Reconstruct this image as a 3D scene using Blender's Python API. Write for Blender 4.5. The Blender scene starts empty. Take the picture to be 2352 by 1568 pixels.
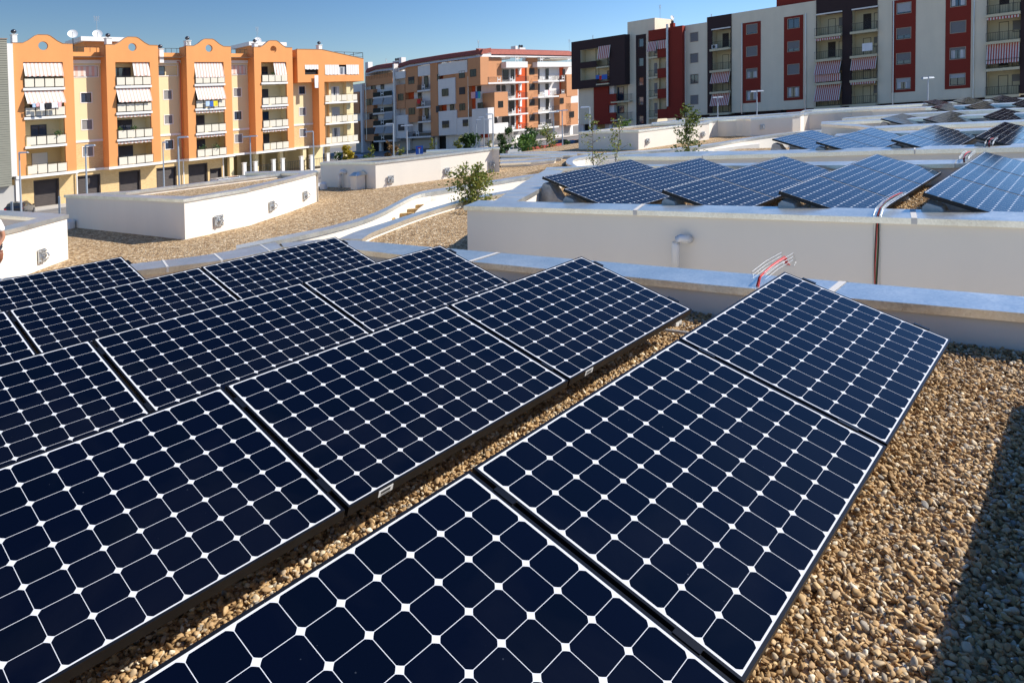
import bpy, bmesh, math, random
import numpy as np
from mathutils import Vector, Matrix
random.seed(7); rng = np.random.default_rng(7)
sc = bpy.context.scene
COL = sc.collection
R = math.radians
# ------------------------------------------------------------------ camera
# The site slopes gently down to the left (KS metres per metre across the view).
FP, TH, RHO, CYP, KS = 1652.04, 0.0369, 0.0112, 316.3, 0.0695
CXP = 1176.0
ZUP = 6.3                                   # the camera stands 6.3 m above the street
cth, sth, crh, srh = math.cos(TH), math.sin(TH), math.cos(RHO), math.sin(RHO)
fw = Vector((0, cth, -sth)); zz = Vector((0, sth, cth)); xx = Vector((1, 0, 0))
right = xx*crh - zz*srh; up = xx*srh + zz*crh
cam_d = bpy.data.cameras.new('camera'); cam = bpy.data.objects.new('camera', cam_d); COL.objects.link(cam)
M = Matrix((right, up, -fw)).transposed().to_4x4(); M.translation = Vector((0, 0, ZUP)); cam.matrix_world = M
cam_d.sensor_width = 36; cam_d.lens = 36*FP/2352; cam_d.shift_y = -(784-CYP)/2352
cam_d.clip_start = 0.05; cam_d.clip_end = 3000
sc.camera = cam
sc.view_settings.view_transform = 'Standard'; sc.view_settings.look = 'None'
sc.view_settings.exposure = 0.36; sc.view_settings.gamma = 1
# ------------------------------------------------------------------ sky and sun
SUN = Vector((1.272, 0.066, 1.088)).normalized()
sun_el = math.asin(SUN.z); sun_az = math.atan2(SUN.x, SUN.y)
wd = bpy.data.worlds.new('World'); sc.world = wd; wd.use_nodes = True
nt = wd.node_tree; nt.nodes.clear()
sky = nt.nodes.new('ShaderNodeTexSky'); sky.sky_type = 'NISHITA'; sky.sun_disc = False
sky.sun_elevation = sun_el; sky.sun_rotation = sun_az
sky.air_density = 1.0; sky.dust_density = 0.4; sky.ozone_density = 1.0; sky.altitude = 200
bg = nt.nodes.new('ShaderNodeBackground'); bg.inputs[1].default_value = 0.084
wo = nt.nodes.new('ShaderNodeOutputWorld')
hs_ = nt.nodes.new('ShaderNodeHueSaturation'); hs_.inputs['Saturation'].default_value = 1.32
tint = nt.nodes.new('ShaderNodeMix'); tint.data_type = 'RGBA'; tint.blend_type = 'MULTIPLY'; tint.inputs[0].default_value = 1.0; tint.inputs[7].default_value = (0.89, 1.0, 1.22, 1)
nt.links.new(sky.outputs[0], hs_.inputs['Color']); nt.links.new(hs_.outputs[0], tint.inputs[6]); 
# the sky is deeper blue at right angles to the sun (polarising filter), so its brightness varies with compass direction
tcw = nt.nodes.new('ShaderNodeTexCoord'); spw = nt.nodes.new('ShaderNodeSeparateXYZ'); nt.links.new(tcw.outputs['Generated'], spw.inputs[0])
def wm(op, a, b, c=None):
    x = nt.nodes.new('ShaderNodeMath'); x.operation = op
    for i, v in enumerate((a, b, c)):
        if v is None: continue
        if isinstance(v, (int, float)): x.inputs[i].default_value = v
        else: nt.links.new(v, x.inputs[i])
    return x.outputs[0]
fac = wm('MINIMUM', wm('MAXIMUM', wm('ADD', wm('MULTIPLY', spw.outputs[0], wm('MAXIMUM', spw.outputs[1], 0.0)), 1.13), 0.60), 1.35)
vmw = nt.nodes.new('ShaderNodeVectorMath'); vmw.operation = 'SCALE'; nt.links.new(tint.outputs[2], vmw.inputs[0]); nt.links.new(fac, vmw.inputs['Scale']); nt.links.new(vmw.outputs[0], bg.inputs[0]); nt.links.new(bg.outputs[0], wo.inputs[0])
ld = bpy.data.lights.new('sun', 'SUN'); ld.energy = 5.0; ld.angle = R(0.5); ld.color = (1.0, 0.95, 0.86)
lo = bpy.data.objects.new('sun', ld); COL.objects.link(lo)
lo.rotation_euler = (-SUN).to_track_quat('-Z', 'Y').to_euler(); lo.location = (60, 5, 80)
# ------------------------------------------------------------------ survey helpers (photograph pixels -> places on real planes)
def ray(x, y):
    xr = (x-CXP)/FP; zr = -(y-CYP)/FP
    X = xr*crh + zr*srh; z = -xr*srh + zr*crh
    return Vector((X, cth + z*sth, -sth + z*cth - KS*X))
CR = {'D': (0, 0, 1.0/1.0884), 'K1': (0, 360, 2.735), 'K2': (700, 330, 2.735), 'K3': (1340, 230, 3.5636), 'K4': (1900, 200, 3.5636),
      'Q1': (300, 540, 3.36), 'Q2': (1100, 360, 3.92), 'Q6': (2160, 380, 5.88), 'K6': (1760, 460, 2.94), 'K5': (1100, 540, 2.94),
      'L1': (0, 0, 2.904), 'L2': (440, 60, 3.267), 'M1': (840, 80, 3.856), 'R1': (1400, 0, 3.92), 'R2': (1760, 0, 3.92), 'R3': (2120, 0, 3.92)}
def px(c, x, y): o = CR[c]; return (o[0]+x/o[2])/1.0884, (o[1]+y/o[2])/1.0884
def onz(c, x, y, z): r = ray(*px(c, x, y)); return r*(z/r.z)
def ony(c, x, y, Y): r = ray(*px(c, x, y)); return r*(Y/r.y)
A_ = Vector((0.64408, 0.76496, 0)); B_ = Vector((0.76496, -0.64408, 0)); Zv = Vector((0, 0, 1))
def ab(a, b, z=0): return A_*a + B_*b + Zv*z
def W(p): return Vector((p[0], p[1], p[2] + KS*p[0] + ZUP))   # site slope
ZC, ZG, ZL, ZS = -1.56, -1.835, -2.60, -6.30
# ------------------------------------------------------------------ materials
MATS = {}
def mat(name, col, rough=0.8, metal=0.0, var=0.0, scale=4.0, bump=0.0, bscale=60.0, spec=0.5, col2=None, coat=0.0, stretch=None, detail=4):
    if name in MATS: return MATS[name]
    m = bpy.data.materials.new(name); m.use_nodes = True; MATS[name] = m
    n = m.node_tree; b = n.nodes['Principled BSDF']
    b.inputs['Roughness'].default_value = rough; b.inputs['Metallic'].default_value = metal
    b.inputs['Specular IOR Level'].default_value = spec; b.inputs['Coat Weight'].default_value = coat
    c = (*col, 1)
    b.inputs['Base Color'].default_value = c
    tc = n.nodes.new('ShaderNodeTexCoord'); vec = tc.outputs['Object']
    if stretch:
        mp = n.nodes.new('ShaderNodeMapping'); mp.inputs['Scale'].default_value = stretch
        n.links.new(vec, mp.inputs[0]); vec = mp.outputs[0]
    if var > 0 or col2:
        t = n.nodes.new('ShaderNodeTexNoise'); t.inputs['Scale'].default_value = scale; t.inputs['Detail'].default_value = detail
        n.links.new(vec, t.inputs['Vector'])
        cr = n.nodes.new('ShaderNodeValToRGB'); cr.color_ramp.elements[0].position = 0.32; cr.color_ramp.elements[1].position = 0.68
        lo_ = tuple(x*(1-var) for x in col); hi = col2 if col2 else tuple(min(1, x*(1+var)) for x in col)
        cr.color_ramp.elements[0].color = (*lo_, 1); cr.color_ramp.elements[1].color = (*hi, 1)
        n.links.new(t.outputs['Fac'], cr.inputs[0]); n.links.new(cr.outputs[0], b.inputs['Base Color'])
    if bump > 0:
        t2 = n.nodes.new('ShaderNodeTexNoise'); t2.inputs['Scale'].default_value = bscale; t2.inputs['Detail'].default_value = 5
        n.links.new(vec, t2.inputs['Vector'])
        bp = n.nodes.new('ShaderNodeBump'); bp.inputs['Strength'].default_value = bump; bp.inputs['Distance'].default_value = 0.02
        n.links.new(t2.outputs['Fac'], bp.inputs['Height']); n.links.new(bp.outputs[0], b.inputs['Normal'])
    return m
def N(m, t, **kw):
    x = m.node_tree.nodes.new(t)
    for k, v in kw.items(): setattr(x, k, v)
    return x
def math_(m, op, a, b=None, c=None):
    x = N(m, 'ShaderNodeMath', operation=op); L = m.node_tree.links
    for i, v in enumerate((a, b, c)):
        if v is None: continue
        if isinstance(v, (int, float)): x.inputs[i].default_value = v
        else: L.new(v, x.inputs[i])
    return x.outputs[0]
# photovoltaic laminate: 12 x 8 pseudo-square cells with cut corners on a white backsheet
def mat_pv():
    m = bpy.data.materials.new('photovoltaic_glass'); m.use_nodes = True; L = m.node_tree.links
    b = m.node_tree.nodes['Principled BSDF']
    uv = N(m, 'ShaderNodeUVMap'); uv.uv_map = 'UVMap'
    sp = N(m, 'ShaderNodeSeparateXYZ'); L.new(uv.outputs[0], sp.inputs[0])
    u, v = sp.outputs[0], sp.outputs[1]          # in cell units, 0..12 and 0..8 over the cell field
    fu = math_(m, 'ABSOLUTE', math_(m, 'SUBTRACT', math_(m, 'FRACT', u), 0.5))
    fv = math_(m, 'ABSOLUTE', math_(m, 'SUBTRACT', math_(m, 'FRACT', v), 0.5))
    h = 0.4925
    inu = math_(m, 'LESS_THAN', fu, h); inv = math_(m, 'LESS_THAN', fv, h)
    rr = math_(m, 'ADD', math_(m, 'MULTIPLY', fu, fu), math_(m, 'MULTIPLY', fv, fv))
    inr = math_(m, 'LESS_THAN', rr, 0.618**2)
    fld = math_(m, 'MULTIPLY', math_(m, 'MULTIPLY', math_(m, 'GREATER_THAN', u, 0.0), math_(m, 'LESS_THAN', u, 12.0)),
                math_(m, 'MULTIPLY', math_(m, 'GREATER_THAN', v, 0.0), math_(m, 'LESS_THAN', v, 8.0)))
    cell = math_(m, 'MULTIPLY', math_(m, 'MULTIPLY', math_(m, 'MULTIPLY', inu, inv), inr), fld)
    cb = N(m, 'ShaderNodeCombineXYZ'); L.new(math_(m, 'FLOOR', u), cb.inputs[0]); L.new(math_(m, 'FLOOR', v), cb.inputs[1])
    oi = N(m, 'ShaderNodeObjectInfo'); L.new(math_(m, 'MULTIPLY', oi.outputs['Random'], 97.0), cb.inputs[2])
    wn = N(m, 'ShaderNodeTexWhiteNoise', noise_dimensions='3D'); L.new(cb.outputs[0], wn.inputs[0])
    cr = N(m, 'ShaderNodeValToRGB'); e = cr.color_ramp.elements
    e[0].position = 0.0; e[0].color = (0.0008, 0.0018, 0.0062, 1); e[1].position = 1.0; e[1].color = (0.0010, 0.0019, 0.0080, 1)
    x = cr.color_ramp.elements.new(0.25); x.color = (0.0009, 0.0019, 0.0075, 1)
    L.new(wn.outputs[0], cr.inputs[0])
    mx = N(m, 'ShaderNodeMix', data_type='RGBA'); L.new(cell, mx.inputs[0])
    mx.inputs[6].default_value = (0.64, 0.65, 0.67, 1); L.new(cr.outputs[0], mx.inputs[7])
    # dust specks and faint film
    tc = N(m, 'ShaderNodeTexCoord')
    vo = N(m, 'ShaderNodeTexVoronoi'); vo.inputs['Scale'].default_value = 19.0; L.new(tc.outputs['Object'], vo.inputs['Vector'])
    no = N(m, 'ShaderNodeTexNoise'); no.inputs['Scale'].default_value = 3.2; L.new(tc.outputs['Object'], no.inputs['Vector'])
    sz = math_(m, 'MULTIPLY', math_(m, 'SUBTRACT', no.outputs['Fac'], 0.50), 0.34)
    spk = math_(m, 'MULTIPLY', math_(m, 'LESS_THAN', vo.outputs['Distance'], sz), 0.08)
    mx2 = N(m, 'ShaderNodeMix', data_type='RGBA'); L.new(spk, mx2.inputs[0]); L.new(mx.outputs[2], mx2.inputs[6]); mx2.inputs[7].default_value = (0.30, 0.36, 0.46, 1)
    n4 = N(m, 'ShaderNodeTexNoise'); n4.inputs['Scale'].default_value = 1.1; n4.inputs['Detail'].default_value = 7; n4.inputs['Distortion'].default_value = 1.2; L.new(tc.outputs['Object'], n4.inputs['Vector'])
    mx3 = N(m, 'ShaderNodeMix', data_type='RGBA'); L.new(math_(m, 'MULTIPLY', math_(m, 'MAXIMUM', math_(m, 'SUBTRACT', n4.outputs['Fac'], 0.46), 0.0), 0.035), mx3.inputs[0]); L.new(mx2.outputs[2], mx3.inputs[6]); mx3.inputs[7].default_value = (0.40, 0.42, 0.46, 1)
    L.new(mx3.outputs[2], b.inputs['Base Color'])
    b.inputs['Roughness'].default_value = 0.06; b.inputs['IOR'].default_value = 1.36
    b.inputs['Specular IOR Level'].default_value = 0.31
    n3 = N(m, 'ShaderNodeTexNoise'); n3.inputs['Scale'].default_value = 2.2; n3.inputs['Detail'].default_value = 6; L.new(tc.outputs['Object'], n3.inputs['Vector'])
    L.new(math_(m, 'MULTIPLY_ADD', n3.outputs['Fac'], 0.10, 0.03), b.inputs['Roughness'])
    MATS['pv'] = m
mat_pv()
# galvanised sheet
def mat_metal(name, col, r0, r1, warp=0.02):
    m = bpy.data.materials.new(name); m.use_nodes = True; L = m.node_tree.links; b = m.node_tree.nodes['Principled BSDF']
    tc = N(m, 'ShaderNodeTexCoord')
    n1 = N(m, 'ShaderNodeTexNoise'); n1.inputs['Scale'].default_value = 2.4; n1.inputs['Detail'].default_value = 8; n1.inputs['Roughness'].default_value = 0.65; L.new(tc.outputs['Object'], n1.inputs['Vector'])
    v1 = N(m, 'ShaderNodeTexVoronoi'); v1.inputs['Scale'].default_value = 55; L.new(tc.outputs['Object'], v1.inputs['Vector'])
    s = math_(m, 'ADD', math_(m, 'MULTIPLY', n1.outputs['Fac'], 0.75), math_(m, 'MULTIPLY', v1.outputs['Color'], 0.25))
    cr = N(m, 'ShaderNodeValToRGB'); e = cr.color_ramp.elements; e[0].position = 0.3; e[1].position = 0.72
    e[0].color = tuple(c*0.80 for c in col)+(1,); e[1].color = tuple(min(1, c*1.12) for c in col)+(1,)
    L.new(s, cr.inputs[0]); L.new(cr.outputs[0], b.inputs['Base Color'])
    b.inputs['Metallic'].default_value = 0.88
    L.new(math_(m, 'MULTIPLY_ADD', s, r1-r0, r0), b.inputs['Roughness'])
    n2 = N(m, 'ShaderNodeTexNoise'); n2.inputs['Scale'].default_value = 1.3; n2.inputs['Detail'].default_value = 2; L.new(tc.outputs['Object'], n2.inputs['Vector'])
    bp = N(m, 'ShaderNodeBump'); bp.inputs['Strength'].default_value = 0.5; bp.inputs['Distance'].default_value = warp; L.new(n2.outputs['Fac'], bp.inputs['Height']); L.new(bp.outputs[0], b.inputs['Normal'])
    MATS[name] = m; return m
mat_metal('galvanised_sheet', (0.86, 0.845, 0.77), 0.18, 0.52, 0.010)
mat_metal('galvanised_steel', (0.55, 0.57, 0.58), 0.30, 0.55, 0.004)
def plaster(name, col, var=0.05, streak=0.06):
    m = bpy.data.materials.new(name); m.use_nodes = True; L = m.node_tree.links; b = m.node_tree.nodes['Principled BSDF']
    tc = N(m, 'ShaderNodeTexCoord'); mp = N(m, 'ShaderNodeMapping'); mp.inputs['Scale'].default_value = (1.2, 1.2, 0.16); L.new(tc.outputs['Object'], mp.inputs[0])
    n1 = N(m, 'ShaderNodeTexNoise'); n1.inputs['Scale'].default_value = 1.0; n1.inputs['Detail'].default_value = 7; L.new(mp.outputs[0], n1.inputs['Vector'])
    n2 = N(m, 'ShaderNodeTexNoise'); n2.inputs['Scale'].default_value = 0.7; n2.inputs['Detail'].default_value = 5; L.new(tc.outputs['Object'], n2.inputs['Vector'])
    f = math_(m, 'ADD', math_(m, 'MULTIPLY_ADD', n1.outputs['Fac'], streak*2, 1-streak), math_(m, 'MULTIPLY_ADD', n2.outputs['Fac'], var*2, -var))
    vm = N(m, 'ShaderNodeVectorMath', operation='SCALE'); vm.inputs[0].default_value = col; L.new(f, vm.inputs['Scale'])
    L.new(vm.outputs[0], b.inputs['Base Color']); b.inputs['Roughness'].default_value = 0.9; b.inputs['Specular IOR Level'].default_value = 0.2
    n3 = N(m, 'ShaderNodeTexNoise'); n3.inputs['Scale'].default_value = 90; n3.inputs['Detail'].default_value = 3; L.new(tc.outputs['Object'], n3.inputs['Vector'])
    bp = N(m, 'ShaderNodeBump'); bp.inputs['Strength'].default_value = 0.25; bp.inputs['Distance'].default_value = 0.004; L.new(n3.outputs['Fac'], bp.inputs['Height']); L.new(bp.outputs[0], b.inputs['Normal'])
    MATS[name] = m; return m
plaster('white_plaster', (0.79, 0.73, 0.635), 0.035, 0.05)
# gravel as a shader for the ground beyond the loose pebbles
def mat_gravel(name, scale, dark=0.0):
    m = bpy.data.materials.new(name); m.use_nodes = True; L = m.node_tree.links; b = m.node_tree.nodes['Principled BSDF']
    tc = N(m, 'ShaderNodeTexCoord')
    v1 = N(m, 'ShaderNodeTexVoronoi'); v1.inputs['Scale'].default_value = scale; L.new(tc.outputs['Object'], v1.inputs['Vector'])
    v2 = N(m, 'ShaderNodeTexVoronoi'); v2.inputs['Scale'].default_value = scale*1.7; L.new(tc.outputs['Object'], v2.inputs['Vector'])
    cr = N(m, 'ShaderNodeValToRGB'); e = cr.color_ramp.elements
    e[0].position = 0.0; e[0].color = (0.10, 0.060, 0.028, 1); e[1].position = 1.0; e[1].color = (0.80, 0.66, 0.46, 1)
    for p_, c_ in ((0.30, (0.27, 0.165, 0.08)), (0.6, (0.45, 0.30, 0.155)), (0.85, (0.53, 0.385, 0.22))): x = e.new(p_); x.color = (*c_, 1)
    sp = N(m, 'ShaderNodeSeparateColor'); L.new(v1.outputs['Color'], sp.inputs[0]); L.new(sp.outputs[0], cr.inputs[0])
    d = math_(m, 'MULTIPLY', v1.outputs['Distance'], 1.0)
    shade = math_(m, 'SUBTRACT', 1.15, math_(m, 'MULTIPLY', d, 0.0))
    n1 = N(m, 'ShaderNodeTexNoise'); n1.inputs['Scale'].default_value = 0.5; n1.inputs['Detail'].default_value = 4; L.new(tc.outputs['Object'], n1.inputs['Vector'])
    f = math_(m, 'MULTIPLY', shade, math_(m, 'MULTIPLY_ADD', n1.outputs['Fac'], 0.30, 0.85))
    vm = N(m, 'ShaderNodeVectorMath', operation='SCALE'); L.new(cr.outputs[0], vm.inputs[0]); L.new(f, vm.inputs['Scale'])
    L.new(vm.outputs[0], b.inputs['Base Color']); b.inputs['Roughness'].default_value = 0.9; b.inputs['Specular IOR Level'].default_value = 0.25
    hh = math_(m, 'SUBTRACT', math_(m, 'MULTIPLY', v2.outputs['Distance'], -0.5), d)
    bp = N(m, 'ShaderNodeBump'); bp.inputs['Strength'].default_value = 1.0; bp.inputs['Distance'].default_value = 0.6/scale; L.new(hh, bp.inputs['Height']); L.new(bp.outputs[0], b.inputs['Normal'])
    MATS[name] = m; return m
mat_gravel('gravel_bed', 24.0)
mat_gravel('gravel_far', 17.0)
def G(n): return MATS[n]
# ------------------------------------------------------------------ mesh builder (verts in survey coordinates; the slope is applied on build)
class MB:
    def __init__(s): s.v = []; s.f = []; s.uv = None; s.mi = []; s.cur = 0
    def quad(s, *p):
        i = len(s.v); s.v += [Vector(q) for q in p]; s.f.append(tuple(range(i, i+len(p)))); s.mi.append(s.cur); return s
    def hexa(s, b, t):      # bottom ring, top ring (4 pts each, counter-clockwise)
        i = len(s.v); s.v += [Vector(q) for q in list(b)+list(t)]; n = len(b)
        s.f.append(tuple(i+n-1-k for k in range(n))); s.f.append(tuple(i+n+k for k in range(n))); s.mi += [s.cur]*2
        for k in range(n): s.f.append((i+k, i+(k+1) % n, i+n+(k+1) % n, i+n+k)); s.mi.append(s.cur)
        return s
    def box(s, c, ex, ey, ez):      # centre and half extents as vectors
        c = Vector(c); ex = Vector(ex); ey = Vector(ey); ez = Vector(ez)
        b = [c-ex-ey-ez, c+ex-ey-ez, c+ex+ey-ez, c-ex+ey-ez]
        if ex.cross(ey).dot(ez) < 0: b = b[::-1]
        return s.hexa(b, [p+ez*2 for p in b])
    def tube(s, pts, r, n=6, r2=None, cap=True):
        pts = [Vector(p) for p in pts]; m = len(pts); i0 = len(s.v)
        for k, p in enumerate(pts):
            d = (pts[min(k+1, m-1)]-pts[max(k-1, 0)]).normalized()
            h = Vector((0, 0, 1)) if abs(d.z) < 0.9 else Vector((1, 0, 0))
            e1 = d.cross(h).normalized(); e2 = d.cross(e1)
            rr = r if r2 is None else r+(r2-r)*k/(m-1)
            if isinstance(r, (list, tuple)): rr = r[k]
            for j in range(n): t = 2*math.pi*j/n; s.v.append(p+e1*rr*math.cos(t)+e2*rr*math.sin(t))
        for k in range(m-1):
            for j in range(n):
                a = i0+k*n+j; b = i0+k*n+(j+1) % n; s.f.append((a, b, b+n, a+n)); s.mi.append(s.cur)
        if cap:
            s.f.append(tuple(i0+j for j in range(n))[::-1]); s.f.append(tuple(i0+(m-1)*n+j for j in range(n))); s.mi += [s.cur]*2
        return s
    def build(s, name, m, parent=None, loc=None, smooth=False, slope=True):
        me = bpy.data.meshes.new(name)
        T = W if slope else (lambda p: Vector((p[0], p[1], p[2])))
        vs = [T(p) for p in s.v]
        if parent is not None: o0 = parent['_o'] if '_o' in parent else None
        org = Vector(parent.get('org', (0, 0, 0))) if parent is not None else (W(loc) if loc is not None else Vector((0, 0, 0)))
        if parent is None and loc is None and vs:
            xs = [v.x for v in vs]; ys = [v.y for v in vs]; org = Vector(((min(xs)+max(xs))/2, (min(ys)+max(ys))/2, min(v.z for v in vs)))
        me.from_pydata([v-org for v in vs], [], s.f)
        ms = m if isinstance(m, (list, tuple)) else [m]
        for q in ms: me.materials.append(G(q) if isinstance(q, str) else q)
        if len(ms) > 1: me.polygons.foreach_set('material_index', s.mi)
        if s.uv is not None:
            l = me.uv_layers.new(name='UVMap')
            for lp in me.loops: l.data[lp.index].uv = s.uv[lp.vertex_index]
        if smooth: me.polygons.foreach_set('use_smooth', [True]*len(me.polygons))
        me.update()
        o = bpy.data.objects.new(name, me); COL.objects.link(o)
        if parent is not None:
            root = parent
            o.parent = parent
            # children of an Empty use local coordinates from its origin
        else: o.location = org
        o['org'] = tuple(org)
        return o
def tag(o, label=None, cat=None, group=None, kind=None):
    if label: o['label'] = label
    if cat: o['category'] = cat
    if group: o['group'] = group
    if kind: o['kind'] = kind
    return o
def thing(name, label, cat, p, group=None):
    o = bpy.data.objects.new(name, None); COL.objects.link(o); o.empty_display_size = 0.2
    w = W(p); o.location = w; o['org'] = tuple(w)
    return tag(o, label, cat, group)
def copy_tree(o, loc=None, parent=None):
    c = o.copy(); COL.objects.link(c)
    if parent is not None: c.parent = parent; c.matrix_parent_inverse = o.matrix_parent_inverse.copy()
    if loc is not None: w = W(loc); c.location = w; c['org'] = tuple(w)
    for ch in [x for x in bpy.data.objects if x.parent == o]: copy_tree(ch, None, c)
    return c
# ================================================================== SITE
def strip_pts(pts, n):
    L_ = [0]
    for i in range(1, len(pts)): L_.append(L_[-1]+(pts[i]-pts[i-1]).length)
    out = []
    for k in range(n):
        t = L_[-1]*k/(n-1); i = 1
        while i < len(pts)-1 and L_[i] < t: i += 1
        f = (t-L_[i-1])/max(1e-9, L_[i]-L_[i-1]); out.append(pts[i-1].lerp(pts[i], f))
    return out
def smooth_line(pts, it=2):
    for _ in range(it):
        q = [pts[0]]
        for i in range(len(pts)-1): q += [pts[i].lerp(pts[i+1], .25), pts[i].lerp(pts[i+1], .75)]
        q.append(pts[-1]); pts = q
    return pts
def flat(pts, z): return [Vector((p[0], p[1], z)) for p in pts]
def parapet(label, f, b, z=ZC, zf=-4.0, zb=-4.0, n=None, fas=0.075, over=0.04, seams=2.4, ridge=False, cat='parapet', ends=(True, True), name='parapet'):
    """f, b: front and back edge of the coping as lists of points; wall below set in by `over`."""
    if n is None: n = max(len(f), len(b))
    F = [Vector((p[0], p[1], z)) for p in f]; K = [Vector((p[0], p[1], z)) for p in b]
    if n: F = strip_pts(F, n); K = strip_pts(K, n)
    n = len(F)
    t = thing(name, label, cat, (F[0].x, F[0].y, zf))
    c = MB(); dz = Vector((0, 0, fas)); h = Vector((0, 0, 0.012))
    rows = [F, K]
    if ridge:
        Rg = [F[i].lerp(K[i], .70)+Vector((0, 0, 0.0)) for i in range(n)]; K2 = [K[i]-Vector((0, 0, .055)) for i in range(n)]; rows = [F, Rg, K2]; K = K2
    for r0, r1 in zip(rows[:-1], rows[1:]):
        for i in range(n-1): c.quad(r0[i], r0[i+1], r1[i+1], r1[i])
    for i in range(n-1):
        c.quad(F[i+1], F[i], F[i]-dz, F[i+1]-dz); c.quad(K[i], K[i+1], K[i+1]-dz, K[i]-dz)
        c.quad(F[i+1]-dz, F[i]-dz, K[i]-dz, K[i+1]-dz)
    c.quad(F[0], K[0], K[0]-dz, F[0]-dz); c.quad(K[-1], F[-1], F[-1]-dz, K[-1]-dz)
    co = c.build('coping', 'galvanised_sheet', t)
    w = MB(); FI = []; KI = []
    for i in range(n):
        d = (K[i]-F[i]); wd_ = Vector((d.x, d.y, 0)); L_ = wd_.length; wd_ = wd_/L_
        o = min(over, L_*.3); FI.append(Vector((F[i].x, F[i].y, 0))+wd_*o); KI.append(Vector((K[i].x, K[i].y, 0))-wd_*o)
    e0 = (FI[1]-FI[0]).normalized()*over; e1 = (FI[-1]-FI[-2]).normalized()*over
    FI[0] = FI[0]+e0; KI[0] = KI[0]+e0; FI[-1] = FI[-1]-e1; KI[-1] = KI[-1]-e1
    zt = Vector((0, 0, z-fas+.01)); a0 = Vector((0, 0, zf)); b0 = Vector((0, 0, zb))
    for i in range(n-1):
        w.quad(FI[i+1]+zt, FI[i]+zt, FI[i]+a0, FI[i+1]+a0); w.quad(KI[i]+zt, KI[i+1]+zt, KI[i+1]+b0, KI[i]+b0)
    w.quad(FI[0]+zt, KI[0]+zt, KI[0]+b0, FI[0]+a0); w.quad(KI[-1]+zt, FI[-1]+zt, FI[-1]+a0, KI[-1]+b0)
    w.build('wall', 'white_plaster', t)
    if seams:
        cuts = None
        if isinstance(seams, list):
            tot = 0; cuts = []
            for i in range(n-1):
                sg = (F[i+1]-F[i]).length; d_ = (F[i+1]-F[i])/sg
                for q_ in seams:
                    v_ = Vector((q_[0], q_[1], z))-F[i]; t_ = v_.dot(d_)
                    if 0 <= t_ < sg and (v_-d_*t_).length < .3: cuts.append(tot+t_)
                tot += sg
            cuts = sorted(cuts)+[1e9]
        L_ = 0; nxt = cuts.pop(0) if cuts else seams*.6
        for i in range(n-1):
            sg = (F[i+1]-F[i]).length
            while nxt < L_+sg:
                s = MB(); q = (nxt-L_)/sg; e = (0.028 if cuts is not None else 0.014)/sg
                def at(r, qq): return r[i].lerp(r[i+1], max(0, min(1, qq)))+Vector((0, 0, .004))
                for r0, r1 in zip(rows[:-1], rows[1:]): s.quad(at(r0, q-e), at(r0, q+e), at(r1, q+e), at(r1, q-e))
                nrm = (F[i]-K[i]).normalized()*.004
                s.quad(at(F, q+e)+nrm, at(F, q-e)+nrm, at(F, q-e)+nrm-dz, at(F, q+e)+nrm-dz)
                s.build('seam_sealant', mat('sealant', (.60, .57, .53), .7), co); nxt = cuts.pop(0) if cuts is not None else nxt+seams
            L_ += sg
    return t
def poly(name, pts, z, m, kind='structure', label=None, thick=None):
    b = MB(); bm = bmesh.new()
    vs = [bm.verts.new((p[0], p[1], z)) for p in pts]; fc = bm.faces.new(vs); bmesh.ops.triangulate(bm, faces=[fc])
    bm.verts.index_update(); bm.normal_update()
    b.v = [v.co.copy() for v in bm.verts]
    for q in bm.faces:
        idx = [v.index for v in q.verts]
        if q.normal.z < 0: idx = idx[::-1]
        b.f.append(tuple(idx)); b.mi.append(0)
    bm.free()
    o = b.build(name, m); tag(o, label, None, None, kind); return o
# ---- street level ground out to the horizon
mat('asphalt', (0.20, 0.19, 0.18), .9, var=.15, scale=.6, bump=.3, bscale=40)
mat('pavement', (0.52, 0.48, 0.42), .9, var=.08, scale=.8)
mat('earth', (0.30, 0.26, 0.19), .95, var=.2, scale=.3)
g = MB(); g.quad((-1500, -200, ZS-.15), (1500, -200, ZS-.15), (1500, 2500, ZS-.15), (-1500, 2500, ZS-.15)); tag(g.build('ground', 'earth'), kind='structure')
g = MB(); g.quad((-95, -10, ZS), (60, -10, ZS), (110, 200, ZS), (-95, 200, ZS)); tag(g.build('road', 'asphalt'), kind='structure')
# ---- block parapets
P1f = [Vector(p) for p in ((-3.05, 9.5, 0), (-2.45, 9.26, 0), (-1.89, 8.82, 0), (-1.32, 8.3, 0), (1.58, 5.91, 0), (1.91, 5.65, 0), (2.47, 5.18, 0), (3.27, 4.57, 0), (5.6, 2.65, 0), (8.5, .25, 0))]
bl0, bl1 = Vector((-1.47, 9.29, 0)), Vector((3.62, 5.06, 0)); bd_ = (bl1-bl0).normalized(); bn_ = Vector((-bd_.y, bd_.x, 0))
P1b = [Vector((-3.27, 10.0, 0)), Vector((-2.80, 10.17, 0)), Vector((-2.20, 9.90, 0))]+[f_+A_*((bl0-f_).dot(bn_)/A_.dot(bn_)) for f_ in P1f[3:]]
parapet('long low parapet with wide blue-grey metal coping right behind the nearest solar panels', P1f, P1b, n=0, fas=.06, ridge=True, zf=-1.9, seams=[onz('K5', 232, 330, ZC), onz('K6', 930, 790, ZC)])
CPf = smooth_line([Vector(p) for p in ((-11, 6.4, 0), (-8, 7.7, 0), (-6.2, 8.35, 0), (-5.2, 8.55, 0), (-4.53, 8.65, 0), (-4.02, 8.76, 0), (-3.60, 8.88, 0), (-3.30, 9.1, 0), (-3.06, 9.48, 0))])
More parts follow.
